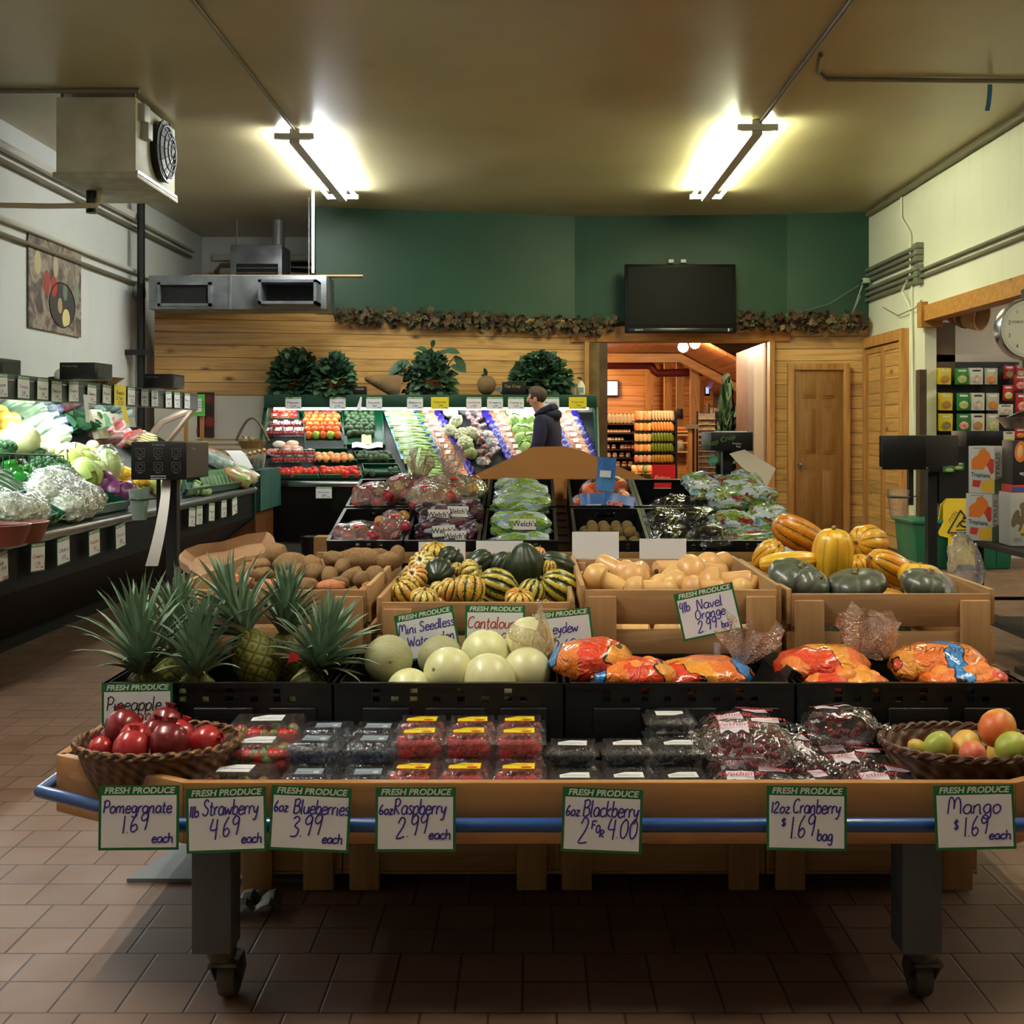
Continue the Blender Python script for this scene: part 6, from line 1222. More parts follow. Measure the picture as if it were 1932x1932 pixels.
# ---------------------------------------------------------------- potatoes
POT = mat('potato_skin', C(142,110,68), .75, n=7, col2=C(116,86,50), bump=.35, bsc=30, bd=.004, vary=.2); SWP = mat('sweet_potato_skin', C(196,126,80), .6, n=5, col2=C(176,104,62), bump=.2, bsc=18, vary=.1)
def lump_me(name, m, seed, amp=.14, taper=.0): return MB().ball((0,0,0), (1,1,1), 26, 18, lambda d: (1+amp*noise.noise(d*1.5+V((seed*5.3,0,0)))+.04*noise.noise(d*4+V((0,seed,0))))*(1-taper*abs(d.z)**3)).mesh(name, m)
potM = [lump_me('potato', POT, s) for s in range(1,6)]; swM = [lump_me('sweet_potato', SWP, s, .16, .35) for s in (7,8,9)]
sp = [(521,1048,20,22,(.6,.2,.5)),(549,1064,19,34,(1,.1,.1)),(588,1066,19,18,(.1,.3,1)),(594,1082,18,20,(.2,-1,.1)),(495,1084,13,21,(1,.3,.1)),(461,1080,13,17,(.5,.6,.2)),(494,1066,11,16,(1,.5,.1)),(541,1090,13,23,(1,-.2,.15)),(562,1080,12,18,(.5,.1,.8)),(622,1088,14,19,(-.2,.3,.9)),(578,1104,13,22,(1,.1,.1)),(631,1056,15,22,(1,.1,-.2)),(646,1072,14,19,(.3,.1,1)),
      (685,1056,21,36,(1,-.1,-.1)),(731,1060,17,22,(.8,-.3,.3)),(748,1050,14,22,(.2,.5,.8)),(661,1090,14,26,(.8,-.1,.6)),(709,1090,20,23,(.6,-.3,-.6)),(655,1047,9,18,(1,.4,.1)),(683,1094,15,17,(.3,-.5,.7)),(712,1045,10,20,(1,.3,0)),(640,1100,12,18,(1,0,.1)),(700,1108,10,18,(1,.2,0))]
for i, (u, v, ra, rl, ax) in enumerate(sp):
    row = 'top' if v < 1062 else ('middle' if v < 1087 else 'low'); k = sum(1 for q in sp if q[0] < u and ('top' if q[1] < 1062 else ('middle' if q[1] < 1087 else 'low')) == row)
    hero(potM[i % 5], 'potato', 'potato', 'brown russet potato in the %s row of the crate, %s from the pineapple end' % (row, nth(k)), u, v, plane_Y(v, .80, .17, 3.6), ra*1.12, rl*1.05, ax, roll=rnd(0,6))
for i, (u, v, ra, rl, ax, lb) in enumerate(((514,1107,14,44,(1,0,-.05),'orange sweet potato lying long at the front board above the pineapples'),(624,1107,13,38,(1,.05,.08),'orange sweet potato at the front board beside the low potatoes'),(436,1096,13,24,(.7,.4,.3),'orange sweet potato in the crate corner behind the pineapples'),(696,1114,8,26,(1,0,0),'orange sweet potato barely showing over the front board'),(463,1098,10,24,(1,.2,.1),'orange sweet potato under the corner potatoes'))):
    hero(swM[i % 3], 'sweet_potato', 'sweet potato', lb, u, v, plane_Y(v, .80, .17, 3.6), ra, rl, ax)
for i in range(26):
    x = -1.0+(i % 7)*.077; y = 3.66+(i//7)*.19; o = link('potato', potM[i % 5], None, (x, y, .70+.03*(y-3.6)+.035*(i//7)), (rnd(0,3),rnd(0,3),rnd(0,3)), (.045,.045,.06)); tag(o, 'brown potato in the shaded lower layer of the crate', 'potato', 'lower layer of potatoes')
# brown paper sack lying over the crate corner
def sack():
    P = [W(338,1052,4.35),W(345,1040,4.4),W(505,1004,4.6),W(532,1040,4.55),W(440,1065,4.3),W(400,1098,4.05),W(362,1080,4.1)]
    b = MB(); c = sum((p for p in P), V())/len(P); n = 24; ring = []
    for i in range(n):
        q = i/n*len(P); k = int(q); f = q-k; p = P[k]*(1-f)+P[(k+1) % len(P)]*f; ring.append(p+V((rnd(-.006,.006),0,rnd(-.006,.006))))
    rings = [ring, [c+(p-c)*.93+V((0,.0,.012)) for p in ring], [c+(p-c)*.75+V((0,.05,-.02)) for p in ring], [c+(p-c)*.35+V((0,.07,-.03)) for p in ring]]
    vs = [p for r in rings for p in r]; fs = [(k*n+i, k*n+(i+1) % n, (k+1)*n+(i+1) % n, (k+1)*n+i) for k in range(3) for i in range(n)]+[list(range(3*n,4*n))]
    b.add(vs, fs); out = [p+V((0,.02,-.035)) for p in ring]; b.add(ring+out, [(i, n+i, n+(i+1) % n, (i+1) % n) for i in range(n)])
    return b.obj('paper_sack', [mat('sack_kraft', C(176,144,112), .8, n=5, col2=C(146,112,80))])
tag(sack(), 'empty brown paper sack lying open over the potato crate corner', 'sack')
t = thing('clear_bottle', 'small clear plastic bottle standing at the potato crate corner', 'bottle', W(346,1122,3.60)+V((-.014,0,-.0)))
MB().lathe([(0,0),(.02,0),(.019,.05),(.008,.065),(.008,.08),(0,.08)], 14).obj('bottle_body', CLAM, t); MB().lathe([(.009,.068),(.009,.085),(0,.085)], 10).obj('cap', CLAM, t)
# ---------------------------------------------------------------- bags of oranges
def m_orangebag():
    t = NT('orange_bag_print'); co = t.obj(); s = t.sep(); q = t.math('ADD', t.math('ADD', s[0], t.math('MULTIPLY', s[1], .7)), t.math('MULTIPLY', t.noise(6, None, 3), .38)); f = t.math('FRACT', t.math('ADD', t.math('MULTIPLY', q, 2.3), t.math('MULTIPLY', t.rand(), 3.0)))
    c = t.ramp(f, [(0, C(228,66,22)), (.26, C(30,20,20)), (.28, C(244,160,52)), (.44, C(236,118,40)), (.68, C(34,24,20)), (.70, C(44,128,196)), (.82, C(20,30,40)), (.84, C(238,128,44))], 'CONSTANT')
    return t.bsdf(c, .25, coat=.7, bump=t.noise(24, dist=2.5), bstr=.9, bdist=.014)
OBM = m_orangebag()
def obag(label, u, v, Y, w, d, h, rot, seed):
    random.seed(seed); t = thing('orange_bag', label, 'bag of oranges', W(u, v, Y), rot)
    cs = [V((cos(a)*cos(e), sin(a)*cos(e), sin(e))) for a, e in ((k*2.4, .15+.55*(k % 3)/1.6) for k in range(14))]
    def fn(q): return .86+.12*max(0, max(q.dot(c) for c in cs))**12+.05*noise.noise(q*3.5+V((seed,0,0)))+.02*noise.noise(q*12)
    MB().ball((0,0,0), (w/2,d/2,h/2), 40, 26, fn).obj('printed_film', OBM, t)
    for k, c in enumerate(cs[:9]):
        if k % 2 == 0: link('orange', orgM, t, (c.x*w*.30,c.y*d*.30,c.z*h*.24), (rnd(0,3),0,0), .034)
    return t
WR = film('bag_neck_film', (1,.95,.90,1), .2, .8, .12, 60, 1, C(236,190,160)[:3]+(1,))
def neck_me(seed, L, r0, r1):
    random.seed(seed); return MB().grid(28, 10, lambda a, c: V(((r0+(r1-r0)*c**.8)*cos(2*pi*a)*(1+.35*sin(a*37+seed)+.25*sin(a*61+c*3)), (r0+(r1-r0)*c**.8)*sin(2*pi*a)*(1+.28*cos(a*41)), L*c*(1+.3*sin(a*19+seed))+.02*sin(a*50)*c))).mesh('neck', WR, ang=.3)
OB = [('orange bag beside the pale honeydew with blue print on top',1118,1252,3.24,.25,.26,.16,(0,0,R(-20)),11),('flat orange bag in the middle of its crate under the card clip',1330,1278,3.25,.29,.28,.13,(0,0,R(10)),12),('orange bag low at the front of the crate next to the honeydews',1190,1278,3.18,.27,.2,.12,(0,0,R(5)),13),
      ('orange bag with blue print at the flap side of the corner crate',1552,1262,3.26,.29,.26,.15,(0,0,R(15)),14),('orange bag with upside down white lettering at the table corner',1770,1262,3.27,.29,.27,.17,(0,0,R(-12)),15),('orange bag lying in front of the lettered bag',1820,1285,3.17,.26,.18,.10,(0,0,R(4)),16),('orange bag in front at the flap side of the corner crate',1590,1288,3.17,.25,.18,.09,(0,0,R(-8)),17)]
for i, a in enumerate(OB):
    t = obag(*a)
    if i in (0,1,3,4):
        nl = neck_me(i, .095, .012, .075); link('neck_film', nl, t, {0:(-.13,0,.02),1:(.12,.03,.03),3:(.13,.02,.03),4:(-.14,.02,.02)}[i], {0:(0,R(-50),0),1:(0,R(16),0),3:(0,R(20),0),4:(0,R(-30),0)}[i])
    if i == 4: printed('ORANGES', .042, OFFW, t, (-.02,-.075,.068), (R(38),0,pi), shear=.1)
random.seed(5)
# ---------------------------------------------------------------- berry clamshells
CLID = film('clear_lid', (1,1,1,1), .015, .6, .07, 80, .25)
def clam(name, label, w, d, h, berry_m, br, nb, lab_m, lab, cat, group, lw=.5, ld=.42, ls=0):
    t = thing(name, label, cat, (0,0,0), (0,0,0), group)
    hb = h*.62; b = MB()
    o = [(-w/2+.012,-d/2+.012,0),(w/2-.012,-d/2+.012,0),(w/2-.012,d/2-.012,0),(-w/2+.012,d/2-.012,0)]; p = [(-w/2,-d/2,hb),(w/2,-d/2,hb),(w/2,d/2,hb),(-w/2,d/2,hb)]
    b.add(o+p, [(3,2,1,0)]+[(i,(i+1)%4,4+(i+1)%4,4+i) for i in range(4)])
    b.prism([(-w/2-.006,-d/2-.006,hb),(w/2+.006,-d/2-.006,hb),(w/2+.006,d/2+.006,hb),(-w/2-.006,d/2+.006,hb)], (0,0,.004)); b.obj('tub', CLAM, t, bev=.004)
    l = MB(); i_ = .008; l.add([(-w/2,-d/2,hb+.004),(w/2,-d/2,hb+.004),(w/2,d/2,hb+.004),(-w/2,d/2,hb+.004),(-w/2+i_,-d/2+i_,h),(w/2-i_,-d/2+i_,h),(w/2-i_,d/2-i_,h),(-w/2+i_,d/2-i_,h)], [(4,5,6,7)]+[(k,(k+1)%4,4+(k+1)%4,4+k) for k in range(4)])
    n = 7
    for k in range(n):
        x = -w/2+w*(k+.5)/n; l.box(x-.004,x+.004,-d/2-.001,-d/2+.008,hb+.006,h-.002); l.box(x-.004,x+.004,d/2-.008,d/2+.001,hb+.006,h-.002)
    l.obj('lid', CLID, t, bev=.002)
    f = MB(); random.seed(nb)
    for k in range(nb):
        x, y = rnd(-w/2+br*1.3, w/2-br*1.3), rnd(-d/2+br*1.3, d/2-br*1.3); z = rnd(br, hb*1.12-br*.5)
        if k % 2: z = hb*1.12-br*.6
        if k % 3 == 0: y = -d/2+br*1.45; z = rnd(br, hb)
        f.mi = 1 if (isinstance(berry_m, list) and len(berry_m) > 1 and random.random() < .22) else 0; f.ball((x,y,z), br*rnd(.9,1.1), 8, 6)
    q = f.obj('berries', berry_m, t); q['kind'] = 'stuff'
    s = MB(); s.prism([(-w*lw/2,-d*ld/2,h+.0006),(w*lw/2,-d*ld/2,h+.0006),(w*lw/2,d*ld/2,h+.0006),(-w*lw*.1,d*ld/2,h+.0006),(-w*lw/2,d*ld*.05,h+.0006)] if ls else [(-w*lw/2,-d*ld/2,h+.0006),(w*lw/2,-d*ld/2,h+.0006),(w*lw/2,d*ld/2,h+.0006),(-w*lw/2,d*ld/2,h+.0006)], (0,0,.0008)); s = s.obj('label', lab_m, t)
    for tx, sz, m, x, y in lab: printed(tx, sz, m, s, (x, y, h+.0018), (0,0,0))
    return t
RASP = mat('raspberry', C(166,34,44), .5, bump=1, bsc=300, bd=.006, n=12, col2=C(196,60,64)); BLUEB = mat('blueberry', C(34,40,62), .5, n=20, col2=C(66,78,104)); STRB = mat('strawberry', C(196,38,34), .35, n=25, col2=C(176,30,30)); STRG = mat('strawberry_leaf', C(96,126,64), .5); BLKB = mat('blackberry', C(26,24,28), .3, bump=1, bsc=260, bd=.006)
YL = mat('label_yellow', C(226,196,24), .45); CL = mat('label_clear_grey', C(118,132,140), .35); WL = mat('label_white', C(212,214,208), .45); BL_ = mat('label_barcode', C(40,40,44), .5); RL = mat('label_red', C(170,30,40), .5)
TZ = .4385
def stackup(proto, cols, rows, lbf):
    first = True
    for (X, nm) in cols:
        for (Y, n, rn) in rows:
            for k in range(n):
                lb = lbf(nm, rn, k, n); loc = (X+rnd(-.006,.006), Y+rnd(-.004,.004), TZ+k*proto['step']); rot = (0,0,R(rnd(-4,4)))
                if first: proto['o'].location = loc; proto['o'].rotation_euler = rot; proto['o']['label'] = lb; first = False
                else: dup(proto['o'], loc, rot, lb)
def lvl(k, n): return 'on top' if k == n-1 else ('at the bottom' if k == 0 else '%s layer up' % nth(k))
rp = clam('raspberry_clamshell', '', .122, .105, .056, [RASP], .0105, 75, YL, [('Driscolls', .014, INKK, -.004, .008)], 'berry box', 'raspberry boxes', .62, .42, 1)
MB().ball((.018,-.012,.0575), (.014,.007,.0006), 14, 5).obj('label_berry', RL, rp)
stackup({'o': rp, 'step': .0565}, ((-.272,'nearest the blueberries'),(-.149,'in the middle column'),(-.026,'nearest the blackberries')), ((2.765,2,'front'),(2.875,3,'middle'),(2.985,3,'rear')), lambda c, r, k, n: 'raspberry box with yellow label, %s row, %s, %s' % (r, c, lvl(k, n)))
bb = clam('blueberry_clamshell', '', .128, .108, .05, [BLUEB], .0072, 100, CL, [('blueberries', .012, WL, 0, .006)], 'berry box', 'blueberry boxes', .5, .42)
MB().box(.012,.024,-.014,-.002,.0515,.052).obj('label_code', WL, bb)
stackup({'o': bb, 'step': .0505}, ((-.522,'strawberry side'),(-.388,'raspberry side')), ((2.758,2,'front'),(2.872,3,'middle'),(2.992,3,'rear')), lambda c, r, k, n: 'dark blueberry box, %s row, %s, %s' % (r, c, lvl(k, n)))
sb = clam('strawberry_clamshell', '', .186, .115, .085, [STRB, STRG], .0165, 46, WL, [('strawberries', .014, INK, .01, -.006)], 'berry box', 'strawberry boxes', .42, .5, 1)
stackup({'o': sb, 'step': .0}, ((-.668,'x'),), ((2.99,1,'rear'),), lambda c, r, k, n: 'strawberry box at the bottom of the rear stack behind the pomegranate basket')
dup(sb, (-.67,2.985,TZ+.087), (0,0,R(2)), 'strawberry box on top of the rear stack below the black crates')
dup(sb, (-.672,2.868,TZ), (0,0,R(-2)), 'strawberry box at the bottom of the middle stack beside the blueberries'); o = dup(sb, (-.668,2.868,TZ+.0865), (0,0,R(1)), 'strawberry box on top of the middle stack', sc=(1,1,.72))
dup(sb, (-.694,2.752,TZ), (0,0,R(-3)), 'strawberry box nearest the strawberry price card', sc=(1,1,1.3))
kb = clam('blackberry_clamshell', '', .122, .105, .045, [BLKB], .0105, 60, WL, [('blackberries', .011, BL_, .0, -.004)], 'berry box', 'blackberry boxes', .58, .4, 1)
stackup({'o': kb, 'step': .0455}, ((.102,'raspberry side'),(.236,'middle'),(.364,'cranberry side')), ((2.765,2,'front'),(2.885,3,'rear')), lambda c, r, k, n: 'dark blackberry box, %s row, %s column, %s' % (r, c, lvl(k, n)))
dup(kb, (.36,2.995,TZ+.0), None, 'blackberry box at the bottom against the black crate, cranberry side'); dup(kb, (.36,2.995,TZ+.0455), None, 'blackberry box in the middle against the black crate, cranberry side'); dup(kb, (.358,2.995,TZ+.091), None, 'blackberry box on top against the black crate, cranberry side'); dup(kb, (.358,2.995,TZ+.1365), (0,0,pi), 'highest blackberry box, its label turned around')
# ---------------------------------------------------------------- cranberry bags
CRAN = mat('cranberry', C(74,18,26), .25, n=26, col2=C(140,28,36)); CFILM = film('cranberry_film', (1,.97,.97,1), .03, 1.0, .07, 20, 1); CFILM.name = 'cranberry_film'
CPR = mat('cranberry_print', C(206,196,202), .35); 
def pil(w, d, h, seed):
    def fn(q):
        k = (abs(q.x)**4+abs(q.y)**4+abs(q.z)**2.6)**-.27
        return V((q.x*w/2*k, q.y*d/2*k, q.z*h/2*min(k,1.2)*(1+.16*noise.noise(q*3+V((seed*4.1,0,0))))))
    return fn
def cran(label, loc, rot, w, d, h, seed, txt, t2='WISCONSIN'):
    random.seed(seed); t = thing('cranberry_bag', label, 'bag of cranberries', loc, rot, 'cranberry bags'); f = pil(w, d, h, seed)
    b = MB(); c0 = MB(); c0.ball((0,0,0), (1,1,1), 30, 20); b.add([f(p.normalized()) for p in c0.v], c0.f)
    for sx in (-1, 1):
        b.grid(14, 3, lambda a, c, sx=sx: V((sx*(w/2*.93+c*.034), (a-.5)*d*.92*(1+.1*c), .006*sin(a*26)*c+.01*c*sin(a*11))))
    b.obj('clear_film', CFILM, t)
    q = MB()
    for k in range(70):
        a = V((rnd(-1,1), rnd(-1,1), rnd(-1,1)))
        if a.length < 1: q.ball(V((a.x*w*.46, a.y*d*.46, a.z*h*.36)), rnd(.0075,.0095), 8, 6)
    o = q.obj('cranberries', CRAN, t); o['kind'] = 'stuff'
    def patch(x0, x1, y0, y1, wav=0):
        p = MB(); p.grid(10, 8, lambda a, c: (lambda X, Yy: V((X*w/2, Yy*d/2, f(V((X*.8, Yy*.8, 1)).normalized()).z*1.02+.0012)))(x0+(x1-x0)*a, (y0+(y1-y0)*c)*(1+wav*.18*cos(a*pi*4)))); return p
    patch(-.62,.0,-.62,.1,1).obj('print_badge', CPR, t); patch(.12,.72,.2,.62,0).obj('print_block', CPR, t)
    printed(txt, .024*w/.19, RL, t, (-.30*w/2, -.26*d/2, h/2*1.16), (R(4),R(-4),0), shear=.25); printed(t2, .016*w/.19, RL, t, (.40*w/2, .36*d/2, h/2*1.14), (0,R(6),0), fat=.02)
    return t
for i, (X, Y, Z, w, d, h, rz, lb) in enumerate(((.532,2.775,.035,.21,.13,.07,-6,'front bag of cranberries at the bottom of the blackberry side stack'),(.523,2.875,.035,.2,.12,.07,4,'bag of cranberries under the highest bag'),(.532,2.86,.108,.22,.15,.075,-5,'highest bag of cranberries with a bright white badge'),(.535,2.985,.035,.2,.11,.07,3,'bag of cranberries against the black crate'),(.535,2.98,.105,.21,.12,.07,5,'rear upper bag of cranberries against the black crate'),
     (.672,2.765,.03,.13,.15,.06,20,'small turned bag of cranberries between the two stacks in front'),(.668,2.9,.055,.12,.16,.09,28,'turned bag of cranberries between the two stacks behind'),(.842,2.775,.035,.2,.13,.07,4,'front bag of cranberries next to the mango basket'),(.80,2.88,.045,.19,.12,.075,2,'middle bag of cranberries next to the mango basket'),(.80,2.985,.04,.19,.11,.07,0,'rear lower bag of cranberries behind the mango basket side'),(.79,2.985,.115,.185,.13,.075,183,'upside down labelled bag of cranberries at the back'))):
    cran(lb, (X, Y, TZ+Z*1.28+.004), (R(9),0,R(rz)), w, d, h*1.3, i+1, 'Wetherby')
# ---------------------------------------------------------------- woven baskets with pomegranates and mangoes
def m_weave(name, a, b_, n=26.0, zf=150.0):
    t = NT(name); s = t.sep(); an = t.math('MULTIPLY', t.math('ARCTAN2', s[1], s[0]), n); z = t.math('MULTIPLY', s[2], zf)
    w1 = t.math('SINE', t.math('ADD', an, t.math('MULTIPLY', z, .55))); w2 = t.math('SINE', z)
    st = t.math('ADD', t.math('MULTIPLY', t.math('MULTIPLY', w1, w2), .5), .5)
    c = t.mix(st, a, b_); c = t.mix(t.math('MULTIPLY', t.noise(16), .45), c, C(48,28,14)); return t.bsdf(c, .5, bump=st, bstr=.9, bdist=.01)
def basket(label, c, rx, ry, h, m, tilt=0):
    t = thing('woven_basket', label, 'basket', c, (0,0,0)); b = MB(); N = 72
    P = [(.0,.006),(.5,.004),(.62,.0),(.74,.25),(.86,.55),(.95,.85),(1.0,1.0),(.985,1.0),(.93,.85),(.84,.56),(.72,.28),(.6,.06),(0,.05)]
    vs = []
    for k, (r, z) in enumerate(P):
        for j in range(N): a = 2*pi*j/N; q = 1+.014*sin(j*pi/1.5+k*pi)*(1 if r > .5 else 0); vs.append((rx*r*q*cos(a), ry*r*q*sin(a), h*z+tilt*cos(a)*z))
    b.add(vs, [(i*N+j, i*N+(j+1) % N, (i+1)*N+(j+1) % N, (i+1)*N+j) for i in range(len(P)-1) for j in range(N)]); b.obj('basket_bowl', m, t, ang=3)
    r = MB()
    for s in (0, 1):
        r.tube([(rx*(1.0+.012*cos(20*a+s*pi))*cos(a), ry*(1.0+.012*cos(20*a+s*pi))*sin(a), h+tilt*cos(a)+.006*sin(20*a+s*pi)) for a in (2*pi*k/120 for k in range(121))], .006, 6, cap=False)
    r.obj('braided_rim', m, t); return t
WV1 = m_weave('weave_brown', C(84,54,28), C(142,100,58)); WV2 = m_weave('weave_dark', C(62,38,24), C(112,74,46), 20.0, 110.0)
basket('woven basket of pomegranates on the table corner', (-.905,2.84,TZ), .196,.158,.155, WV1)
basket('dark woven basket of mangoes near the cranberry bags', (1.06,2.86,TZ), .196,.165,.145, WV2)
POM = mat('pomegranate_skin', C(132,28,34), .28, n=3.5, col2=C(92,20,28), coat=.4, vary=.25); POM2 = mat('pomegranate_red', C(170,40,46), .28, n=3, col2=C(150,36,34), coat=.4)
def pom_me(m):
    b = MB(); b.lathe([(0,-.93),(.4,-.9),(.8,-.6),(.98,-.1),(.95,.35),(.72,.75),(.35,.93),(.2,.98),(.24,1.16),(.28,1.24),(.2,1.22),(.14,1.02),(0,.98)], 26, None, lambda a, k: (1+.03*cos(5*a) if 1 < k < 7 else (1+.22*cos(6*a) if k in (8,9) else 1))); return b.mesh('pomegranate', m)
pm1, pm2 = pom_me(POM), pom_me(POM2); STK = MB().box(-.14,.14,-1.03,-.95,-.1,.14).mesh('sticker', mat('sticker_pale', C(196,196,186), .4))
for i, (u, v, Y, r, ax, m, lb) in enumerate(((232,1373,2.84,34,(-.3,.3,1),pm1,'dark pomegranate under the pineapple card with a pale sticker'),(312,1366,2.90,32,(.2,.2,1),pm1,'dark pomegranate at the back with a pale sticker'),(254,1394,2.79,31,(.1,.4,1),pm2,'bright red pomegranate behind the front one'),(247,1412,2.745,34,(0,.5,1),pm2,'brightest red pomegranate in front of the pile'),
     (318,1401,2.77,37,(.1,.3,1),pm1,'big dark pomegranate in the middle of the basket'),(338,1388,2.86,30,(.4,.2,1),pm2,'reddish pomegranate behind the big dark one'),(190,1414,2.80,25,(-.6,.2,1),pm2,'small red pomegranate at the outer basket rim'),(388,1399,2.83,31,(.9,-.3,.35),pm2,'brick red pomegranate turning its crown to the strawberries'),(290,1384,2.86,28,(.2,.1,1),pm1,'dark pomegranate half hidden in the basket centre'),(215,1395,2.86,28,(-.4,.3,1),pm1,'dark pomegranate behind the small red one'))):
    o = hero(m, 'pomegranate', 'pomegranate', lb, u, v, Y, r, r, ax)
    if 'sticker' in lb: link('sticker', STK, o)
for x, y in ((-.97,2.8),(-.9,2.78),(-.83,2.82),(-.88,2.9),(-.96,2.9)):
    o = link('pomegranate', pm1, None, (x, y, TZ+.055), (rnd(0,3),rnd(0,3),0), .042); tag(o, 'pomegranate in the shaded bottom layer of the basket', 'pomegranate', 'bottom layer of pomegranates')
def m_mango(name, a, b_, c_):
    t = NT(name); s = t.sep(); q = t.math('ADD', t.math('MULTIPLY', s[0], .4), t.math('ADD', t.noise(1.3), 0)); return t.bsdf(t.ramp(q, [(.2, a), (.5, b_), (.8, c_)]), .4, bump=t.noise(50), bstr=.06)
MG = [m_mango('mango_orange', C(206,100,50), C(214,146,56), C(200,158,70)), m_mango('mango_green', C(150,160,62), C(168,172,72), C(190,170,70)), m_mango('mango_red', C(190,80,60), C(206,120,72), C(190,150,74)), m_mango('mango_yellow', C(206,170,70), C(214,160,66), C(176,164,70))]
def mango_me(m): return MB().ball((0,0,0), (1,.86,1), 26, 18, lambda d: 1+.10*d.x*d.z+.06*d.x-.04*d.z*d.z+.03*noise.noise(d*2)).mesh('mango', m)
mgM = [mango_me(m) for m in MG]
for i, (u, v, Y, ra, rl, ax, k, lb) in enumerate(((1880,1374,2.88,38,37,(.2,-.2,1),0,'round orange mango balanced on top of the others'),(1768,1410,2.83,29,32,(.2,-.3,1),1,'green mango in the middle of the basket'),(1820,1408,2.85,30,33,(.6,-.1,.8),3,'yellow orange mango beside the green one'),(1835,1424,2.79,30,26,(.8,-.3,.1),2,'red blushed mango with a dark stem spot in front'),(1908,1411,2.82,34,31,(.3,-.4,.8),1,'greenish yellow mango with a dent by the basket rim'),(1733,1413,2.84,19,24,(-.6,0,.5),3,'small yellow mango at the cranberry side rim'),(1890,1420,2.93,30,30,(.3,-.4,.8),3,'mango under the balanced one'))):
    o = hero(mgM[k], 'mango', 'mango', lb, u, v, Y, ra, rl, ax)
    if k == 2: MB().ball((0,-.25,.93), (.12,.1,.05), 10, 6).obj('stem_scar', STEMM, o)
for x, y in ((1.0,2.83),(1.09,2.83),(1.13,2.93),(1.02,2.93)):
    o = link('mango', mgM[3], None, (x, y, TZ+.055), (1.3,rnd(0,3),0), .045); tag(o, 'mango in the shaded bottom layer of the basket', 'mango', 'bottom layer of mangoes')
# small litter under the table, grey plate on the tiles
b = MB(); b.prism([(-1.20,3.47,.001),(-.62,3.47,.001),(-.62,3.78,.001),(-1.12,3.78,.001)], (0,0,.012)); tag(b.obj('grey_plate', mat('plate_grey', C(98,104,108), .5)), 'flat grey plate lying on the floor tiles beside the table leg', 'plate')
b = MB(); b.grid(6,4,lambda a,c: V((-.83+.13*a, 3.22+.1*c, .01+.03*abs(sin(a*6))+.012*sin(c*9)))); tag(b.obj('crumpled_wrapper', mat('litter', C(60,66,40), .6, n=14, col2=C(150,150,140))), 'crumpled greenish wrapper on the floor under the table', 'wrapper')
# ================================================================ second island of bagged fruit
IX0, IX1 = -1.09, 1.36
t = thing('island_table', 'low sloped produce island with brown peaked end board facing the aisle', 'table', (0,0,0))
SL = math.atan2(.285, 1.3)
DKW = wood('island_wood', C(96,66,36), C(70,46,24), 0, knots=False)
b = MB(); b.prism([(IX0,6.12,.60),(IX1,6.12,.60),(IX1,7.5,.60+1.38*.219),(IX0,7.5,.60+1.38*.219)], (0,0,-.03)); b.obj('sloped_deck', DKW, t)
b = MB(); b.box(IX0-.02,IX1+.05,6.06,6.10,.655,.71); b.obj('front_rail', wood('rail_wood', C(150,112,56), C(120,86,40), 0, knots=False), t, bev=.004)
b = MB(); b.box(IX0,IX1,6.10,6.12,.30,.65); b.obj('front_skirt', mat('skirt_green', C(18,48,40), .6), t)
for x in (IX0+.03, IX1-.09):
    for y in (6.2, 7.36): MB().box(x,x+.06,y,y+.06,0,.60+(y-6.12)*.219-.03).obj('leg', DKW, t)
for k in range(9): MB().box(.02,.22,6.16+k*.145,6.16+k*.145+.12,.604+k*.0318,.618+k*.0318).obj('gap_slat', DKW, t)
PK = mat('brown_board', C(196,138,72), .6, n=1.5, col2=C(186,128,64))
P = [(872,908),(1006,843),(1066,842),(1096,849),(1232,908)]
q = [W(u, v, 7.64) for u, v in P]; b = MB(); b.prism([(q[0].x,7.62,.55)]+[(p.x,7.62,p.z) for p in q]+[(q[-1].x,7.62,.55)], (0,.02,0)); b.obj('peaked_board', PK, t, smooth=False)
b = MB(); b.box(.145,.215,7.5,7.62,.75,1.03); b.obj('board_post', PK, t)
QI = Euler((SL,0,0))
def on_i(x, s, up=0):      # point on the deck: x along, s metres up the slope from the front edge
    return V((x, 6.14+s*cos(SL)-up*sin(SL), .604+s*sin(SL)+up*cos(SL)))
crx = [-1.07,-.66,-.25, .235,.64,1.045]; nmc = ('bagged apples','dark grape bags','green grape bags','small oranges and kiwis','black grapes','mixed grape bags')
for r_ in (0, 1):
    for i, x in enumerate(crx):
        if i < 3 or True:
            wdt = .395 if i not in (4,) else .395
            black_crate('black crate of %s on the island, %s' % ((nmc[i] if not (i == 3) else ('kiwis','netted small oranges')[r_]), ('lower row','upper row')[r_]), on_i(x, .03+r_*.655, .003), wdt, .61, .155, (SL,0,0), handle=True)
    # pale number tape on the crate side
printed('SNVN', .05, OFFW, None, (.156,6.165,.665), (pi/2,pi/2,pi/2)) if False else None
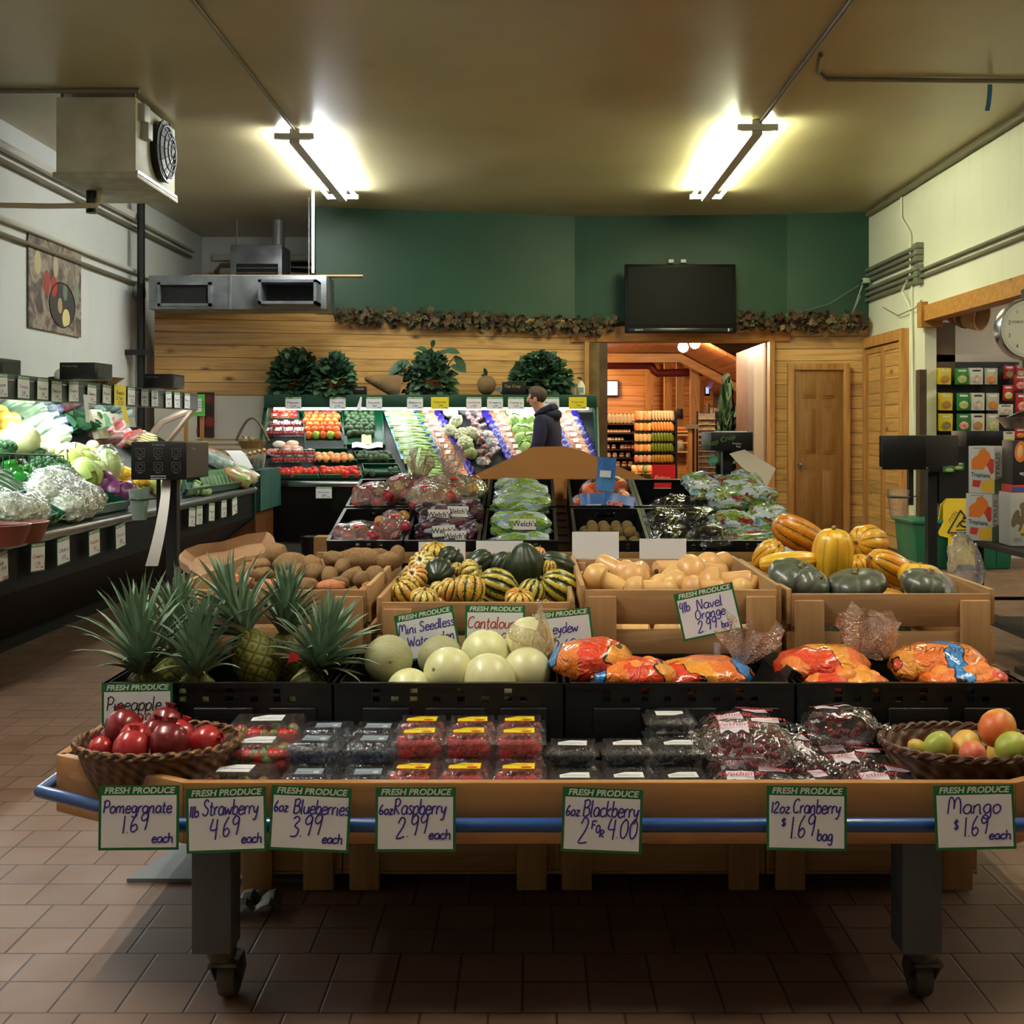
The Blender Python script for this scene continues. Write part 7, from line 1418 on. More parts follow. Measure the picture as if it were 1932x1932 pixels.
# ---------------------------------------------------------------- bags of apples
APR = fruit_mat('red_apple', C(150,34,40), C(170,60,50), .3, 3, .25); APY = fruit_mat('yellow_apple', C(176,160,70), C(190,120,70), .35, 3, .1); aprM = apple_me('apple', APR); apyM = apple_me('apple', APY)
AFILM = film('apple_film', (1,.98,.96,1), .10, .85, .08, 20, 1); TAGR = mat('tag_red2', C(206,36,36), .4)
def apple_bag(label, x, s, w, d, seed, ny=2, lift=0, neck=None):
    random.seed(seed); t = thing('apple_bag', label, 'bag of apples', on_i(x, s, .055+lift), (SL,0,rnd(-.15,.15)), None); r = .038; n = 0
    for j in range(3):
        for i in range(4):
            z = r+.008+(.045 if (i+j) % 2 else 0); me = apyM if (i*3+j*5+seed) % 7 == 0 else aprM
            link('apple', me, t, ((i-1.5)*w*.23+rnd(-.01,.01), (j-1)*d*.28+rnd(-.01,.01), z), (rnd(-1,1),rnd(-1,1),rnd(0,6)), r)
    MB().ball((0,0,.065), (w*.54,d*.54,.085), 26, 16, lambda q: 1+.10*noise.noise(q*4+V((seed,0,0)))+.04*noise.noise(q*11)).obj('clear_film', AFILM, t)
    if neck: link('neck_film', neck_me(seed, .16, .012, .075), t, neck[0], neck[1])
    MB().ball((rnd(-.05,.08),-.06,.15), (.028,.02,.004), 10, 6).obj('printed_tag', TAGR, t)
    return t
apple_bag('bag of red apples at the front of the apple crate with a yellow cheeked one', -.93, .2, .3, .3, 1)
apple_bag('slumped bag of red apples by the dark grape crate', -.76, .33, .16, .34, 2, lift=.02)
apple_bag('bag of red apples in the upper apple crate, outer side', -.92, .84, .26, .3, 3, lift=.05)
apple_bag('bag of red apples in the upper apple crate with a big twisted neck', -.76, 1.0, .24, .32, 4, lift=.06, neck=((.08,.05,.1),(R(10),R(12),0)))
AF2 = film('cloudy_film', (.95,.92,.86,1), .34, .85, .1, 26, 1, C(206,196,160)[:3]+(1,)); AFILM_, AFILM = AFILM, AF2
apple_bag('cloudy bag of apples heaped above the dark grape bags', -.48, .86, .42, .36, 5, lift=.09, neck=((.0,.12,.1),(R(-20),R(4),0)))
apple_bag('cloudy bag of apples slumped beside the dark grape bags', -.56, .64, .3, .28, 6, lift=.10)
# ---------------------------------------------------------------- grape bags
def m_grapebag(name, base, patches):
    t = NT(name); c = base; r = t.rand()
    for q, (a, b_, sc, thr, off, cell) in enumerate(patches):
        co = t.n('VectorMath', operation='ADD'); t.l(t.mapped((1,1.3,1)), co.inputs[0]); cb = t.n('CombineXYZ'); t.l(t.math('MULTIPLY', r, 23.0+q*7), cb.inputs[0]); cb.inputs[1].default_value = off; t.l(cb.outputs[0], co.inputs[1])
        f = t.math('GREATER_THAN', t.noise(sc, co.outputs[0], 2, .5), thr)
        col = t.ramp(t.vor(cell), [(.0, b_ or a), (.35, a), (.7, tuple(x*.6 for x in a[:3])+(1,))]) if cell else a
        c = t.mix(f, c, col)
    return t.bsdf(c, .27, coat=.4, bump=t.noise(7, dist=2.0), bstr=.6, bdist=.05)
GB_D = m_grapebag('grape_bag_dark', C(84,28,52), [(C(40,24,34), C(96,60,80), 1.6, .5, 2, 8), (C(168,162,184), None, 1.7, .56, 9, 0)])
GB_G = m_grapebag('grape_bag_green', C(186,214,206), [(C(138,184,56), C(206,228,110), 1.7, .46, 3, 8), (C(156,166,186), None, 1.6, .58, 8, 0), (C(110,176,214), None, 2.6, .66, 5, 0)])
GB_M = m_grapebag('grape_bag_mixed', C(206,226,230), [(C(138,176,66), C(196,214,110), 1.9, .50, 3, 8), (C(158,44,60), C(214,110,120), 2.2, .60, 7, 7), (C(140,200,222), None, 1.5, .60, 11, 0)])
def grape_me(m, seed): return MB().ball((0,0,0), (1,1,1), 34, 20, lambda q: ((abs(q.x)**3+abs(q.y)**3+abs(q.z)**3)**-.33)*.86*(1+.24*noise.noise(q*2.4+V((seed*3.7,0,0)))+.07*noise.noise(q*6+V((seed,0,0)))+.02*noise.noise(q*15))).mesh('grape_bag', m)
PLQ = mat('plaque_cream', C(206,202,190), .4)
def grape_bag(label, x, s, up, w, d, h, me, rz, txt=None, tilt=0):
    t = thing('grape_bag', label, 'bag of grapes', on_i(x, s, up), (SL+tilt,0,rz)); o = link('printed_film', me, t, (0,0,0), (0,0,0), (w/2,d/2,h/2))
    if txt:
        p = MB(); p.box(-.062,.062,-.03,.03,-.0015,.0015); g = p.obj('name_plaque', PLQ, t, (rnd(-.03,.03),-d*.40,h*.30), (R(56),0,R(rnd(-8,8)))); printed(txt, .04, INKK, g, (0,0,.0022), fat=.02)
    return t
dM = [grape_me(GB_D, k) for k in (1,2)]; gM = [grape_me(GB_G, k) for k in (3,4,5)]; mM = [grape_me(GB_M, k) for k in (6,7,8)]
for k, (x, s, up, w, d, h, i, rz, lb) in enumerate(((-.47,.12,.07,.36,.17,.13,0,.0,'dark purple grape bag at the very front of the island'),(-.46,.28,.13,.38,.2,.14,1,.05,'dark purple grape bag second from the island front'),(-.53,.45,.17,.26,.22,.15,0,.2,'dark purple grape bag stacked third, apple side'),(-.37,.48,.18,.24,.22,.15,1,-.25,'dark purple grape bag stacked third, green grape side'),(-.33,.22,.12,.12,.24,.15,0,-.5,'dark purple grape bag squeezed against the green grapes'))):
    grape_bag(lb, x, s, up, w, d, h, dM[i], rz, "Welch's", .15)
for k, (x, s, up, w, d, h, i, rz, lb) in enumerate(((-.06,.13,.09,.40,.2,.15,0,.02,'green grape bag at the very front of the island'),(-.05,.33,.15,.38,.22,.15,1,.06,'green grape bag second from the front with two name plaques'),(-.05,.55,.20,.37,.2,.14,2,-.05,'green grape bag in the middle of its stack'),(-.04,.78,.18,.36,.24,.15,0,.08,'green grape bag in the upper crate'),(-.07,1.0,.17,.33,.2,.14,1,-.04,'green grape bag highest and farthest up the slope'))):
    grape_bag(lb, x, s, up, w, d, h, gM[i], rz, "Welch's" if k in (0,1) else None, .12)
for k, (x, s, up, w, d, h, i, rz, lb) in enumerate(((1.2,.15,.10,.42,.22,.17,0,.05,'mixed red and green grape bag at the front beside the delicata squashes'),(1.12,.33,.16,.3,.2,.15,1,-.2,'mixed grape bag second from the front, black grape side'),(1.32,.36,.17,.26,.24,.16,2,.2,'mixed grape bag second from the front, door side'),(1.13,.58,.22,.26,.2,.14,0,.3,'mixed grape bag with a pale blue end in the middle of the heap'),(1.30,.62,.23,.28,.22,.14,1,-.1,'mixed grape bag hanging over the crate rim on the door side'),(1.02,.72,.24,.22,.2,.12,2,.1,'mixed grape bag with a blue corner above the black grapes'),(1.22,.82,.24,.32,.22,.13,0,-.15,'mixed grape bag in the upper crate under the tilted white card'),(1.05,.98,.22,.3,.18,.13,1,.1,'mixed grape bag with red grapes highest by the cup'),(1.30,.96,.24,.2,.2,.12,2,.4,'mixed grape bag right below the printed bag box'))):
    grape_bag(lb, x, s, up, w, d, h, mM[i], rz, None, .1)
# black grapes in clear film
BG = mat('black_grape', C(28,32,60), .35, n=8, col2=C(44,52,90)); DFILM = film('dark_grape_film', (.8,.82,.78,1), .05, .35, .12, 14, .8, C(70,76,66)[:3]+(1,)); STG = mat('grape_stem', C(120,130,70), .6)
def black_grapes(label, x, s, up, w, d, seed):
    random.seed(seed); t = thing('grape_bunch_bag', label, 'bag of grapes', on_i(x, s, up+.045), (SL,0,rnd(-.4,.4))); b = MB()
    for k in range(90):
        a = V((rnd(-1,1), rnd(-1,1), rnd(0,1)))
        if a.length < 1: b.ball((a.x*w*.42, a.y*d*.42, .02+a.z*.07), rnd(.009,.012), 7, 5)
    o = b.obj('grapes', BG, t); o['kind'] = 'stuff'
    q = MB()
    for k in range(5): x_ = rnd(-w*.3,w*.3); y_ = rnd(-d*.35,d*.1); q.tube([(x_,y_,.08),(x_+.03,y_+.05,.105),(x_+rnd(-.05,.06),y_+.1,.095)], .0035, 5)
    q.obj('grape_stem', STG, t); MB().ball((0,0,.05), (w*.55,d*.58,.085), 28, 16, lambda p: 1+.14*noise.noise(p*3+V((seed,0,0)))+.06*noise.noise(p*9)).obj('dark_film', DFILM, t)
for a in (('clear bag of black grapes at the front by the kiwis',.76,.15,.02,.24,.28,1),('clear bag of black grapes in front beside the mixed bags',.98,.14,.03,.26,.26,2),('clear bag of black grapes second row by the small oranges',.75,.42,.03,.24,.3,3),('clear bag of black grapes second row next to the mixed bags',.96,.4,.05,.26,.3,4),('clear bag of black grapes in the upper crate',.86,.72,.03,.3,.26,5)): black_grapes(*a)
# kiwis
KIW = mat('kiwi_skin', C(128,104,54), .85, n=14, col2=C(104,84,42), bump=.4, bsc=80, vary=.2); kiM = round_me('kiwi', KIW, 1.12, 16, 10)
random.seed(8); n_ = 0
for lay in range(3):
    for j in range(5-lay):
        for i in range(6-lay):
            x = .27+.035*lay+i*.062+rnd(-.006,.006); s = .09+j*.062+.02*lay; k = j*6+i
            if x > .60: continue
            o = link('kiwi', kiM, None, on_i(x, s, .085+.042*lay), (rnd(0,3),rnd(0,3),0), .03); tag(o, 'brown fuzzy kiwi in the lower crate under the netted small oranges', 'kiwi', 'loose kiwis'); n_ += 1
# netted small oranges with blue labels
NETB = mat('label_blue', C(30,84,160), .3, coat=.4, n=5, col2=C(60,130,190)); CUT = mat('cutie_orange', C(240,116,20), .4, vary=.12); cuM = round_me('small_orange', CUT, .9)
NET = film('orange_net', (1,.88,.75,1), .06, .3, .3, 60, .3, C(230,90,30)[:3]+(1,))
def net_bag(label, x, s, up, w, d, h, seed, rz=0):
    random.seed(seed); t = thing('netted_orange_bag', label, 'bag of oranges', on_i(x, s, up), (SL,0,rz))
    for k in range(15):
        a = V((rnd(-1,1), rnd(-1,1), rnd(-1,1))).normalized(); link('small_orange', cuM, t, (a.x*w*.36, a.y*d*.36, h*.5+a.z*h*.36), (rnd(0,3),0,0), .031)
    MB().ball((0,0,h*.5), (w*.5,d*.5,h*.52), 20, 14, lambda p: 1+.06*noise.noise(p*5)).obj('net', NET, t); return t
def net_label(t, c, rot, w, h, txt=None):
    b = MB(); b.grid(6, 4, lambda a, q: V(((a-.5)*w, (q-.5)*h, .012*sin(a*5)))); o = b.obj('blue_label', NETB, t, c, rot)
    MB().box(-w*.3,w*.3,-h*.1,h*.1,.013,.0145).obj('label_panel', WL, o) if not txt else printed(txt, .055, mat('print_orange', C(236,110,60), .4), o, (0,.0,.017), fat=.02, shear=.1)
    return o
a = net_bag('netted bag of small oranges with an upright blue label, middle of the upper crate', .40, .93, .03, .22, .24, .22, 1); net_label(a, (.05,-.06,.27), (R(70),0,R(-14)), .11, .2)
a = net_bag('netted bag of small oranges by the brown post with a blue label', .31, .83, .02, .16, .26, .16, 2); net_label(a, (.06,-.12,.12), (R(62),0,R(8)), .15, .17)
a = net_bag('netted bag of small oranges with slanting lettered label at the black grape side', .53, .85, .03, .2, .28, .17, 3); net_label(a, (-.03,-.13,.13), (R(55),0,R(-30)), .22, .12, 'cutie')
net_bag('netted bag of small oranges in the back of the upper crate', .50, 1.08, .03, .26, .2, .2, 4)
# bag box, twist tie cup, tilted card at the far end of the island
t = bag_box('bag_box', 'black printed bag box on a post over the mixed grape bags', W(1371,850,7.3), (0,0,R(3)), (.26,.3,.115)); MB().box(-.03,.03,-.03,.03,-.5,0).obj('post', BLACKM, t)
printed('Top Crop', .045, mat('print_lime', C(92,140,50), .5), t, (-.07,-.1515,.065), (pi/2,R(-16),0), shear=.2); printed('Produce', .016, OFFW, t, (.03,-.1515,.045), (pi/2,0,0)); printed('Bags', .016, OFFW, t, (.04,-.1515,.028), (pi/2,0,0)); MB().box(-.06,.1,-.13,.1,.116,.122).obj('paper_sheet', PAPER, t)
t = thing('twist_tie_cup', 'clear plastic cup with green ties lying above the mixed grape bags', 'cup', W(1348,874,7.05), (R(60),R(-35),0)); MB().lathe([(.026,0),(.038,.09),(.036,.09),(.024,.004)], 18, None, None, False).obj('cup', CLAM, t); MB().lathe([(0,.002),(.024,.004),(.03,.045),(0,.045)], 14).obj('ties', mat('tie_green', C(36,120,90), .5), t)
b = MB(); P = [W(1405,848,7.15),W(1464,884,7.12),W(1447,918,7.0),W(1398,880,7.05),W(1376,856,7.1)]; b.prism(P, (0,.004,0)); tag(b.obj('white_card', mat('card_cream', C(206,200,176), .6)), 'large white card tilted against the bag box post above the grapes', 'card')
b = MB(); p = W(1442,1050,6.03); b.box(p.x-.06,p.x+.12,6.04,6.055,.58,.66); tag(b.obj('shelf_card', GREEN), 'green headed card under the island rail behind the delicata crate', 'card')
# ================================================================ bag stands: posts with bag boxes
def bag_stand(label, u, vtop, Y, w, dp, h, post_u, front, side):
    x0 = (u-VU)*Y/F; zt = HC-(vtop-VV)*Y/F; t = thing('bag_stand', label, 'bag dispenser', (x0, Y, 0))
    MB().box(0,w,0,dp,zt-h,zt).obj('bag_carton', BLACK, t, bev=.003)
    px = (post_u-VU)*(Y+.15)/F-x0; MB().box(px-.024,px+.024,.12,.17,.012,zt-h).obj('post', BLACKM, t); MB().box(px-.16,px+.16,0,.34,0,.012).obj('foot_plate', BLACKM, t); return t, zt, px
t, zt, px = bag_stand('black printed bag box on a post beside the potato crate with green tie cup', 247, 834, 5.0, .234, .36, .162, 327, 0, 0)
PG = mat('print_dim', C(74,76,80), .5)
for i in range(3):
    for j in range(2):
        q = MB(); cx, cz = .04+i*.077, zt-.045-j*.06
        for k in range(4): a = [(-.018,-.018),(.018,-.018),(.018,.018),(-.018,.018)][k]; b_ = [(-.018,-.018),(.018,-.018),(.018,.018),(-.018,.018)][(k+1) % 4]; q.tube([(cx+a[0],-.001,cz+a[1]),(cx+b_[0],-.001,cz+b_[1])], .001, 4)
        q.tube([(cx+.012*cos(n)*.9,-.001,cz+.012*sin(n*1.0)) for n in range(7)], .0012, 4); q.obj('printed_icon', PG, t)
        printed('Step %d' % (i+3*j+1), .008, mat('print_pale', C(150,150,150), .5), t, (cx,-.0015,cz-.026), (pi/2,0,0))
printed('To Open Bag', .01, mat('print_pale', C(150,150,150), .5), t, (.117,-.0015,zt-.012), (pi/2,0,0)); printed('Produce', .016, mat('print_pale', C(150,150,150), .5), t, (.2355,.12,zt-.03), (pi/2,0,pi/2))
for z in (.148,.158): MB().box(.085,.15,-.002,0,zt-z,zt-z+.004).obj('printed_bar', mat('print_pale', C(150,150,150), .5), t)
MB().box(.23405,.2352,.01,.35,zt-.155,zt-.006).obj('printed_side', mat('side_olive', C(40,38,20), .5), t)
MB().box(.09,.104,.06,.075,zt-.40,zt-.162).obj('cup_arm', BLACKM, t)
cup = MB(); cup.lathe([(.03,-.065),(.046,.07),(.044,.07),(.028,-.062)], 20, None, None, False); p = W(263,953,5.0); c_ = cup.obj('cup', film('cup_white', (1,1,1,1), .1, .5, .2, 20, .2), t, (p.x-(247-VU)*5/F, .0, p.z)); MB().lathe([(0,-.06),(.027,-.06),(.04,.068),(0,.066)], 16, None, lambda a, k: 1+.05*cos(11*a)).obj('green_ties', mat('tie_green', C(36,120,90), .5, n=30, col2=C(60,150,120)), c_); MB().tube([(.043*cos(a*pi/8),.043*sin(a*pi/8),.025) for a in range(17)]+[(.09,.07,.03)], .003, 5).obj('cup_ring', BLACKM, c_)
b = MB(); P = [(306,905),(322,905),(318,950),(303,1010),(297,1070),(274,1066),(284,1010),(298,950)]; Q = [W(u, v, 4.93-.05*(v-905)/165) for u, v in P]
b.grid(1, 24, lambda a, c: (lambda v: W((314-c*c*30 if 0 else 314-28*c**1.6)+(a-.5)*(16+8*c), v, 5.06-.1*sin(c*2.0)))(902+166*c)); tag(b.obj('bag_strip', mat('bag_strip_white', C(196,196,190), .4), None), 'long white plastic bag strip hanging from the bag box beside the potato crate', 'bag')
t, zt, px = bag_stand('black printed bag box on a thick post near the citrus cartons', 1665, 822, 6.0, .225, .01, .175, 1756, 0, 0)
A_, B_, C_ = V((.03,.16,0)), V((.175,.0,0)), V((.51,.32,0)); D_ = A_+C_-B_
b = MB(); b.prism([p+V((0,0,zt-.165)) for p in (A_, B_, C_, D_)], (0,0,.165)); b.obj('bag_carton', BLACK, t, bev=.003)
th_ = atan2(-.16,.159); nn_ = V((-.71,-.705,0))*.002
def onA(f, z): p = A_+(B_-A_)*f+nn_; return (p.x, p.y, z)
printed('Produce Bags', .018, OFFW, t, onA(.68,zt-.026), (pi/2,0,th_)); printed('Advantage', .02, OFFW, t, onA(.68,zt-.138), (pi/2,0,th_), shear=.3); printed('5 a Day', .03, mat('print_teal', C(30,92,80), .5), t, onA(.25,zt-.075), (pi/2,0,th_))
b = MB(); b.poly([onA(.1,zt-.155), onA(.18,zt-.155), onA(.97,zt-.03), onA(.9,zt-.02)]); b.obj('printed_slash', mat('print_black', C(8,8,8), .4), t)
MB().box(px-.03,px+.03,.09,.12,zt-.19,zt-.16).obj('bracket', BLACKM, t)
for i in range(4): printed('Step %d' % (i+1), .01, PG, t, ((B_+(C_-B_)*(.15+.7*(i//2)))+V((.697,-.717,0))*.002+V((0,0,zt-.05-.06*(i % 2)))), (pi/2,0,atan2(.32,.329)))
c_ = MB().lathe([(.04,-.09),(.056,.06),(.054,.06),(.038,-.087)], 20, None, None, False).obj('tie_cup', CLAM, t, (.075,-.02,HC-(945-VV)*6/F)); MB().tube([(.055*cos(a*pi/8),.055*sin(a*pi/8),.02) for a in range(17)]+[(.13,.1,.02)], .003, 5).obj('cup_ring', BLACKM, c_); MB().box(.145,.17,.03,.06,zt-.36,zt-.17).obj('cup_arm', BLACKM, t)
# ================================================================ pegboard corner on the right
k12 = 12.1/F
def P12(u, v, Y=12.1): return W(u, v, Y)
t = thing('peg_display', 'black pegboard panel in a white frame hung with packets', 'display', (0,0,0))
a, c = P12(1759, 683), P12(2010, 950)
MB().box(a.x,c.x,12.13,12.17,c.z,a.z).obj('peg_panel', BLACKM, t)
b = MB(); b.box(a.x-.085,a.x,12.12,12.18,c.z-.3,a.z+.08); b.box(a.x,c.x,12.12,12.18,a.z,a.z+.08); b.obj('frame', mat('frame_pale', C(196,190,180), .5), t, bev=.003)
PK_Y = mat('packet_yellow', C(226,206,30), .35); PK_G = mat('packet_green', C(40,128,54), .3); PK_W = mat('packet_white', C(204,202,190), .4); PK_R = mat('packet_red', C(166,30,30), .35); PK_S = mat('packet_silver', C(170,172,160), .3)
PICT = [mat('pict_%d' % i, c_, .4, n=30, col2=d_) for i, (c_, d_) in enumerate(((C(214,120,80),C(120,140,60)),(C(150,170,80),C(206,200,150)),(C(220,220,210),C(150,110,80)),(C(206,140,60),C(180,100,40)),(C(160,150,90),C(120,100,60)),(C(210,60,50),C(230,200,190))))]
def packet(label, u, v, w, h, m, pic, nst, group, tilt=0):
    for k in range(nst):
        p = P12(u-k*1.2, v-k*.3); y = 12.13-.20+.05*k
        t = thing('spice_packet', label, 'packet', (p.x*(y/12.1), y, HC+(p.z-HC)*(y/12.1)), (R(3),0,tilt), group); W_, H_ = w*k12, h*k12
        f = MB(); f.grid(6, 8, lambda a, q: V(((a-.5)*W_, -.012*sin(pi*a)*sin(pi*q), (q-.5)*H_))); f.grid(6, 8, lambda a, q: V(((.5-a)*W_, .012*sin(pi*a)*sin(pi*q), (q-.5)*H_))); f.obj('pouch', m, t)
        if k == 0:
            MB().ball((0,-.0115,-H_*.18), (W_*.36,.003,H_*.24), 16, 6).obj('printed_picture', PICT[pic], t); MB().box(-W_*.3,W_*.3,-.008,-.005,H_*.30,H_*.40).obj('printed_band', OFFW if m is not PK_W else INKK, t)
            MB().tube([(0,-.02,H_*.46),(0,.20,H_*.46+.01)], .004, 5).obj('peg_hook', CHROME, t)
rows = ((710,30,'top'),(758,32,'middle'),(797,32,'third'))
for v, h, rn in rows:
    for j, (u, w, m, pic, nm) in enumerate(((1782,27,PK_Y,0,'yellow noodle'),(1815,24,PK_G,1,'green herb'),(1842,24,PK_W,2,'white framed'),(1870,23,PK_S,3,'silvery'))):
        packet('%s packet in the %s row of the pegboard, with those hung behind it' % (nm, rn), u+(3 if v > 730 else 0), v, w, h, m, (pic+(v > 780)*4) % 6, 4 if j in (0,2) else 2, 'packets on the pegboard hooks %s %s' % (rn, nm), R(12 if j == 0 else -4))
for (u, v, w, h, m, pic, lb) in ((1904,702,20,24,PK_R,4,'small red packet beside the scale, top'),(1925,700,18,22,PK_R,2,'second red packet beside the scale, top'),(1925,722,24,28,PK_R,5,'red fruit packet under the scale dial'),(1902,741,20,28,PK_R,1,'dark red packet with herbs under the scale dial'),(1928,760,24,36,PK_R,5,'large red fruit packet above the scale pan'),(1897,773,28,20,PK_W,2,'pair of small white packets above the scale pan'),(1903,824,22,20,PK_W,1,'small white packet below the scale pan'),(1925,818,22,18,PK_R,3,'red packet below the scale pan'),(1808,880,22,14,PK_G,1,'green packet under the big bag box'),(1790,884,22,14,PK_G,1,'second green packet under the big bag box')):
    packet(lb, u, v, w, h, m, pic, 1, None)
b = MB(); b.box(P12(1768,0).x,P12(1838,0).x,12.02,12.12,P12(0,946).z,P12(0,884).z); tag(b.obj('lower_pegboard', BLACKM), 'plain black back board under the pegboard packets', 'board')
# green bin, wet floor sign
GB_ = mat('bin_green', C(18,96,66), .4, n=4, col2=C(24,110,76)); t = thing('green_bin', 'large green plastic bin on the floor under the pegboard', 'bin', (3.74,11.25,0))
b = MB(); b.prism([(0,0,0),(.9,0,0),(.94,0,.44),(-.04,0,.44)], (0,.6,0)); b.obj('bin_body', GB_, t, bev=.02); b = MB(); b.box(-.06,.96,-.03,.63,.43,.475); b.obj('bin_lid', GB_, t, bev=.015)
for i in range(4): MB().box(.1+.22*i,.14+.22*i,-.012,.0,.04,.40).obj('bin_rib', GB_, t, bev=.01)
YS = mat('caution_yellow', C(226,196,20), .4); t = thing('wet_floor_sign', 'yellow folding wet floor sign with black triangle', 'sign', W(1822,1066,11.1)); t.location.z = 0; k = 11.1/F
def sgn(y0, y1): 
    b = MB(); pts = [(-.16,.0),(-.14,.31),(-.22,.33),(-.23,.36),(-.17,.46),(-.16,.62),(-.11,.68),(.11,.68),(.16,.62),(.17,.46),(.23,.36),(.22,.33),(.14,.31),(.16,0),(.11,0),(.07,.06),(-.07,.06),(-.11,0)]
    b.prism([(x, y0+(y1-y0)*z/.68, z) for x, z in pts], (0,.015,0)); return b
f = sgn(0,.16).obj('sign_panel', YS, t); sgn(.36,.20).obj('sign_panel', YS, t)
tl = (R(90-13.2),0,0)
q = MB()
for (x0, z0), (x1, z1) in (((-.14,.36),(0,.57)),((0,.57),(.14,.36)),((.14,.36),(-.14,.36))): q.tube([(x0,.235*z0-.003,z0),(x1,.235*z1-.003,z1)], .008, 6)
q.obj('warning_triangle', mat('print_black', C(8,8,8), .4), f)
q = MB(); z=lambda v: .235*v-.004
q.ball((.03,z(.50),.50), .016, 8, 6); q.tube([(.02,z(.48),.48),(-.02,z(.45),.45),(.0,z(.42),.42),(.05,z(.41),.41)], .009, 5); q.tube([(-.02,z(.45),.45),(-.05,z(.41),.41)], .008, 5); q.tube([(.01,z(.47),.47),(.05,z(.46),.46)], .007, 5); q.tube([(-.06,z(.385),.385),(.06,z(.385),.385)], .005, 5); q.obj('slip_figure', mat('print_black', C(8,8,8), .4), f)
printed('CAUTION', .045, mat('print_black', C(8,8,8), .4), f, (-.105,z(.475),.475), (R(76.8),R(-56),0)); printed('ATTENTION', .04, mat('print_black', C(8,8,8), .4), f, (0,z(.335)-.002,.335), tl)
# rack with citrus cartons
RK = mat('rack_dark', C(38,32,20), .5, .2); t = thing('carton_rack', 'dark metal rack carrying citrus cartons beside the scale', 'rack', (0,0,0)); RZ = .667
MB().box(2.73,3.5,5.6,7.28,RZ-.03,RZ).obj('top_shelf', RK, t); MB().box(2.80,3.5,5.6,7.24,.16,.19).obj('lower_shelf', RK, t)
for x, y in ((2.77,7.22),(2.77,5.62),(3.44,7.22),(3.44,5.62)): MB().box(x,x+.034,y,y+.034,0,RZ-.03).obj('leg', RK, t)
for y in (5.64,7.24): MB().tube([(2.78,y,.30),(3.45,y,.30)], .012, 6).obj('cross_bar', RK, t)
CW = mat('carton_white', C(206,208,198), .55); COR = mat('carton_orange', C(236,130,40), .5); CRD = mat('carton_red', C(206,60,44), .5); CYE = mat('carton_yellow', C(230,184,50), .5); CGR = mat('carton_leaf', C(70,104,42), .5); CLB = mat('carton_logo', C(196,206,200), .5); CTX = mat('carton_text', C(54,84,88), .5)
def citrus(label, loc, rz, s=1.0):
    t = thing('citrus_carton', label, 'carton', loc, (0,0,rz)); w, d, h = .185*s, .20*s, .287
    MB().box(0,w,0,d,0,h).obj('carton', CW, t, bev=.002)
    e = -.0006
    def fr(nm, m, pts, z=0): b = MB(); b.prism([(x*w, e-z, y*h) for x, y in pts], (0,-.0006,0)); b.obj(nm, m, t)
    def sd(nm, m, pts, z=0): b = MB(); b.prism([(w+.0006+z, x*d, y*h) for x, y in pts], (.0006,0,0)); b.obj(nm, m, t)
    fr('printed_orange', COR, [(.12,.5),(.12,.7),(.25,.78),(.35,.8),(.45,.92),(.62,.95),(.82,.86),(.9,.7),(.75,.62),(.55,.5)]); fr('printed_slice', CRD, [(.7,.6),(.85,.74),(.98,.72),(.98,.45),(.88,.4)], .0004); fr('printed_base', CYE, [(.5,.06),(.5,.24),(.85,.34),(.98,.3),(.98,.04),(.7,.02)]); fr('printed_slice', CRD, [(.15,.14),(.18,.28),(.5,.27),(.42,.12)], .0004); fr('printed_logo', CLB, [(.16,.30),(.16,.50),(.8,.46),(.8,.27)], .0008)
    printed('Tropicana', .036, CTX, t, (w*.48, e-.0026, h*.385), (pi/2,R(3),0), fat=.03, sx=.85); printed('CITRUS', .062, CTX, t, (w+.0022, d*.2, h*.52), (pi/2,R(-90),pi/2), fat=.0)
    sd('printed_leaf', CGR, [(.0,.0),(.0,.3),(.3,.32),(.75,.42),(.9,.3),(.85,.05),(.8,0)]); sd('printed_leaf', mat('carton_leaf_pale', C(150,166,120), .5), [(.5,.3),(.7,.42),(.95,.42),(.8,.28)], .0006)
    fr('printed_line', CTX, [(.2,.955),(.2,.965),(.7,.965),(.7,.955)])
    return t
citrus('lower citrus carton with orange and red fruit print at the rack corner', (2.684,7.18,RZ+.003), R(-50), .92)
citrus('upper citrus carton with orange and red fruit print stacked on the rack corner', (2.70,7.18,RZ+.293), R(-51), .92)
t = thing('ginger_carton', 'white carton printed with brown roots and a yellow fruit', 'carton', (2.80,6.80,RZ+.003), (0,0,R(-4))); MB().box(0,.34,0,.2,0,.31).obj('carton', CW, t, bev=.002)
GN = mat('print_root', C(128,112,78), .5)
for x, z, a, b_, r in ((.03,.16,.02,.055,.3),(.055,.15,.025,.03,-.5),(.09,.20,.03,.04,.2),(.075,.23,.022,.025,0),(.06,.11,.008,.03,.4)): MB().ball((0,0,0), (a,.001,b_), 14, 6).obj('printed_root', GN, t, (x,-.001,z), (0,r,0))
MB().ball((.085,-.001,.09), (.022,.001,.024), 16, 6).obj('printed_fruit', mat('print_yellow2', C(230,196,30), .5), t); MB().ball((.088,-.0008,.068), (.03,.001,.012), 10, 6).obj('printed_leaf', mat('print_leaf2', C(110,130,60), .5), t)
for z in (.045,.036,.027): printed('packed in', .012, mat('print_dim', C(74,76,80), .5), t, (.045,-.002,z), (pi/2,0,0))
t = thing('fruit_carton', 'black carton with orange fruit print stacked on the white root carton', 'carton', (2.82,6.81,RZ+.362), (0,0,R(-4))); MB().box(0,.36,0,.19,0,.255).obj('carton', mat('carton_black', C(36,34,34), .5), t, bev=.002)
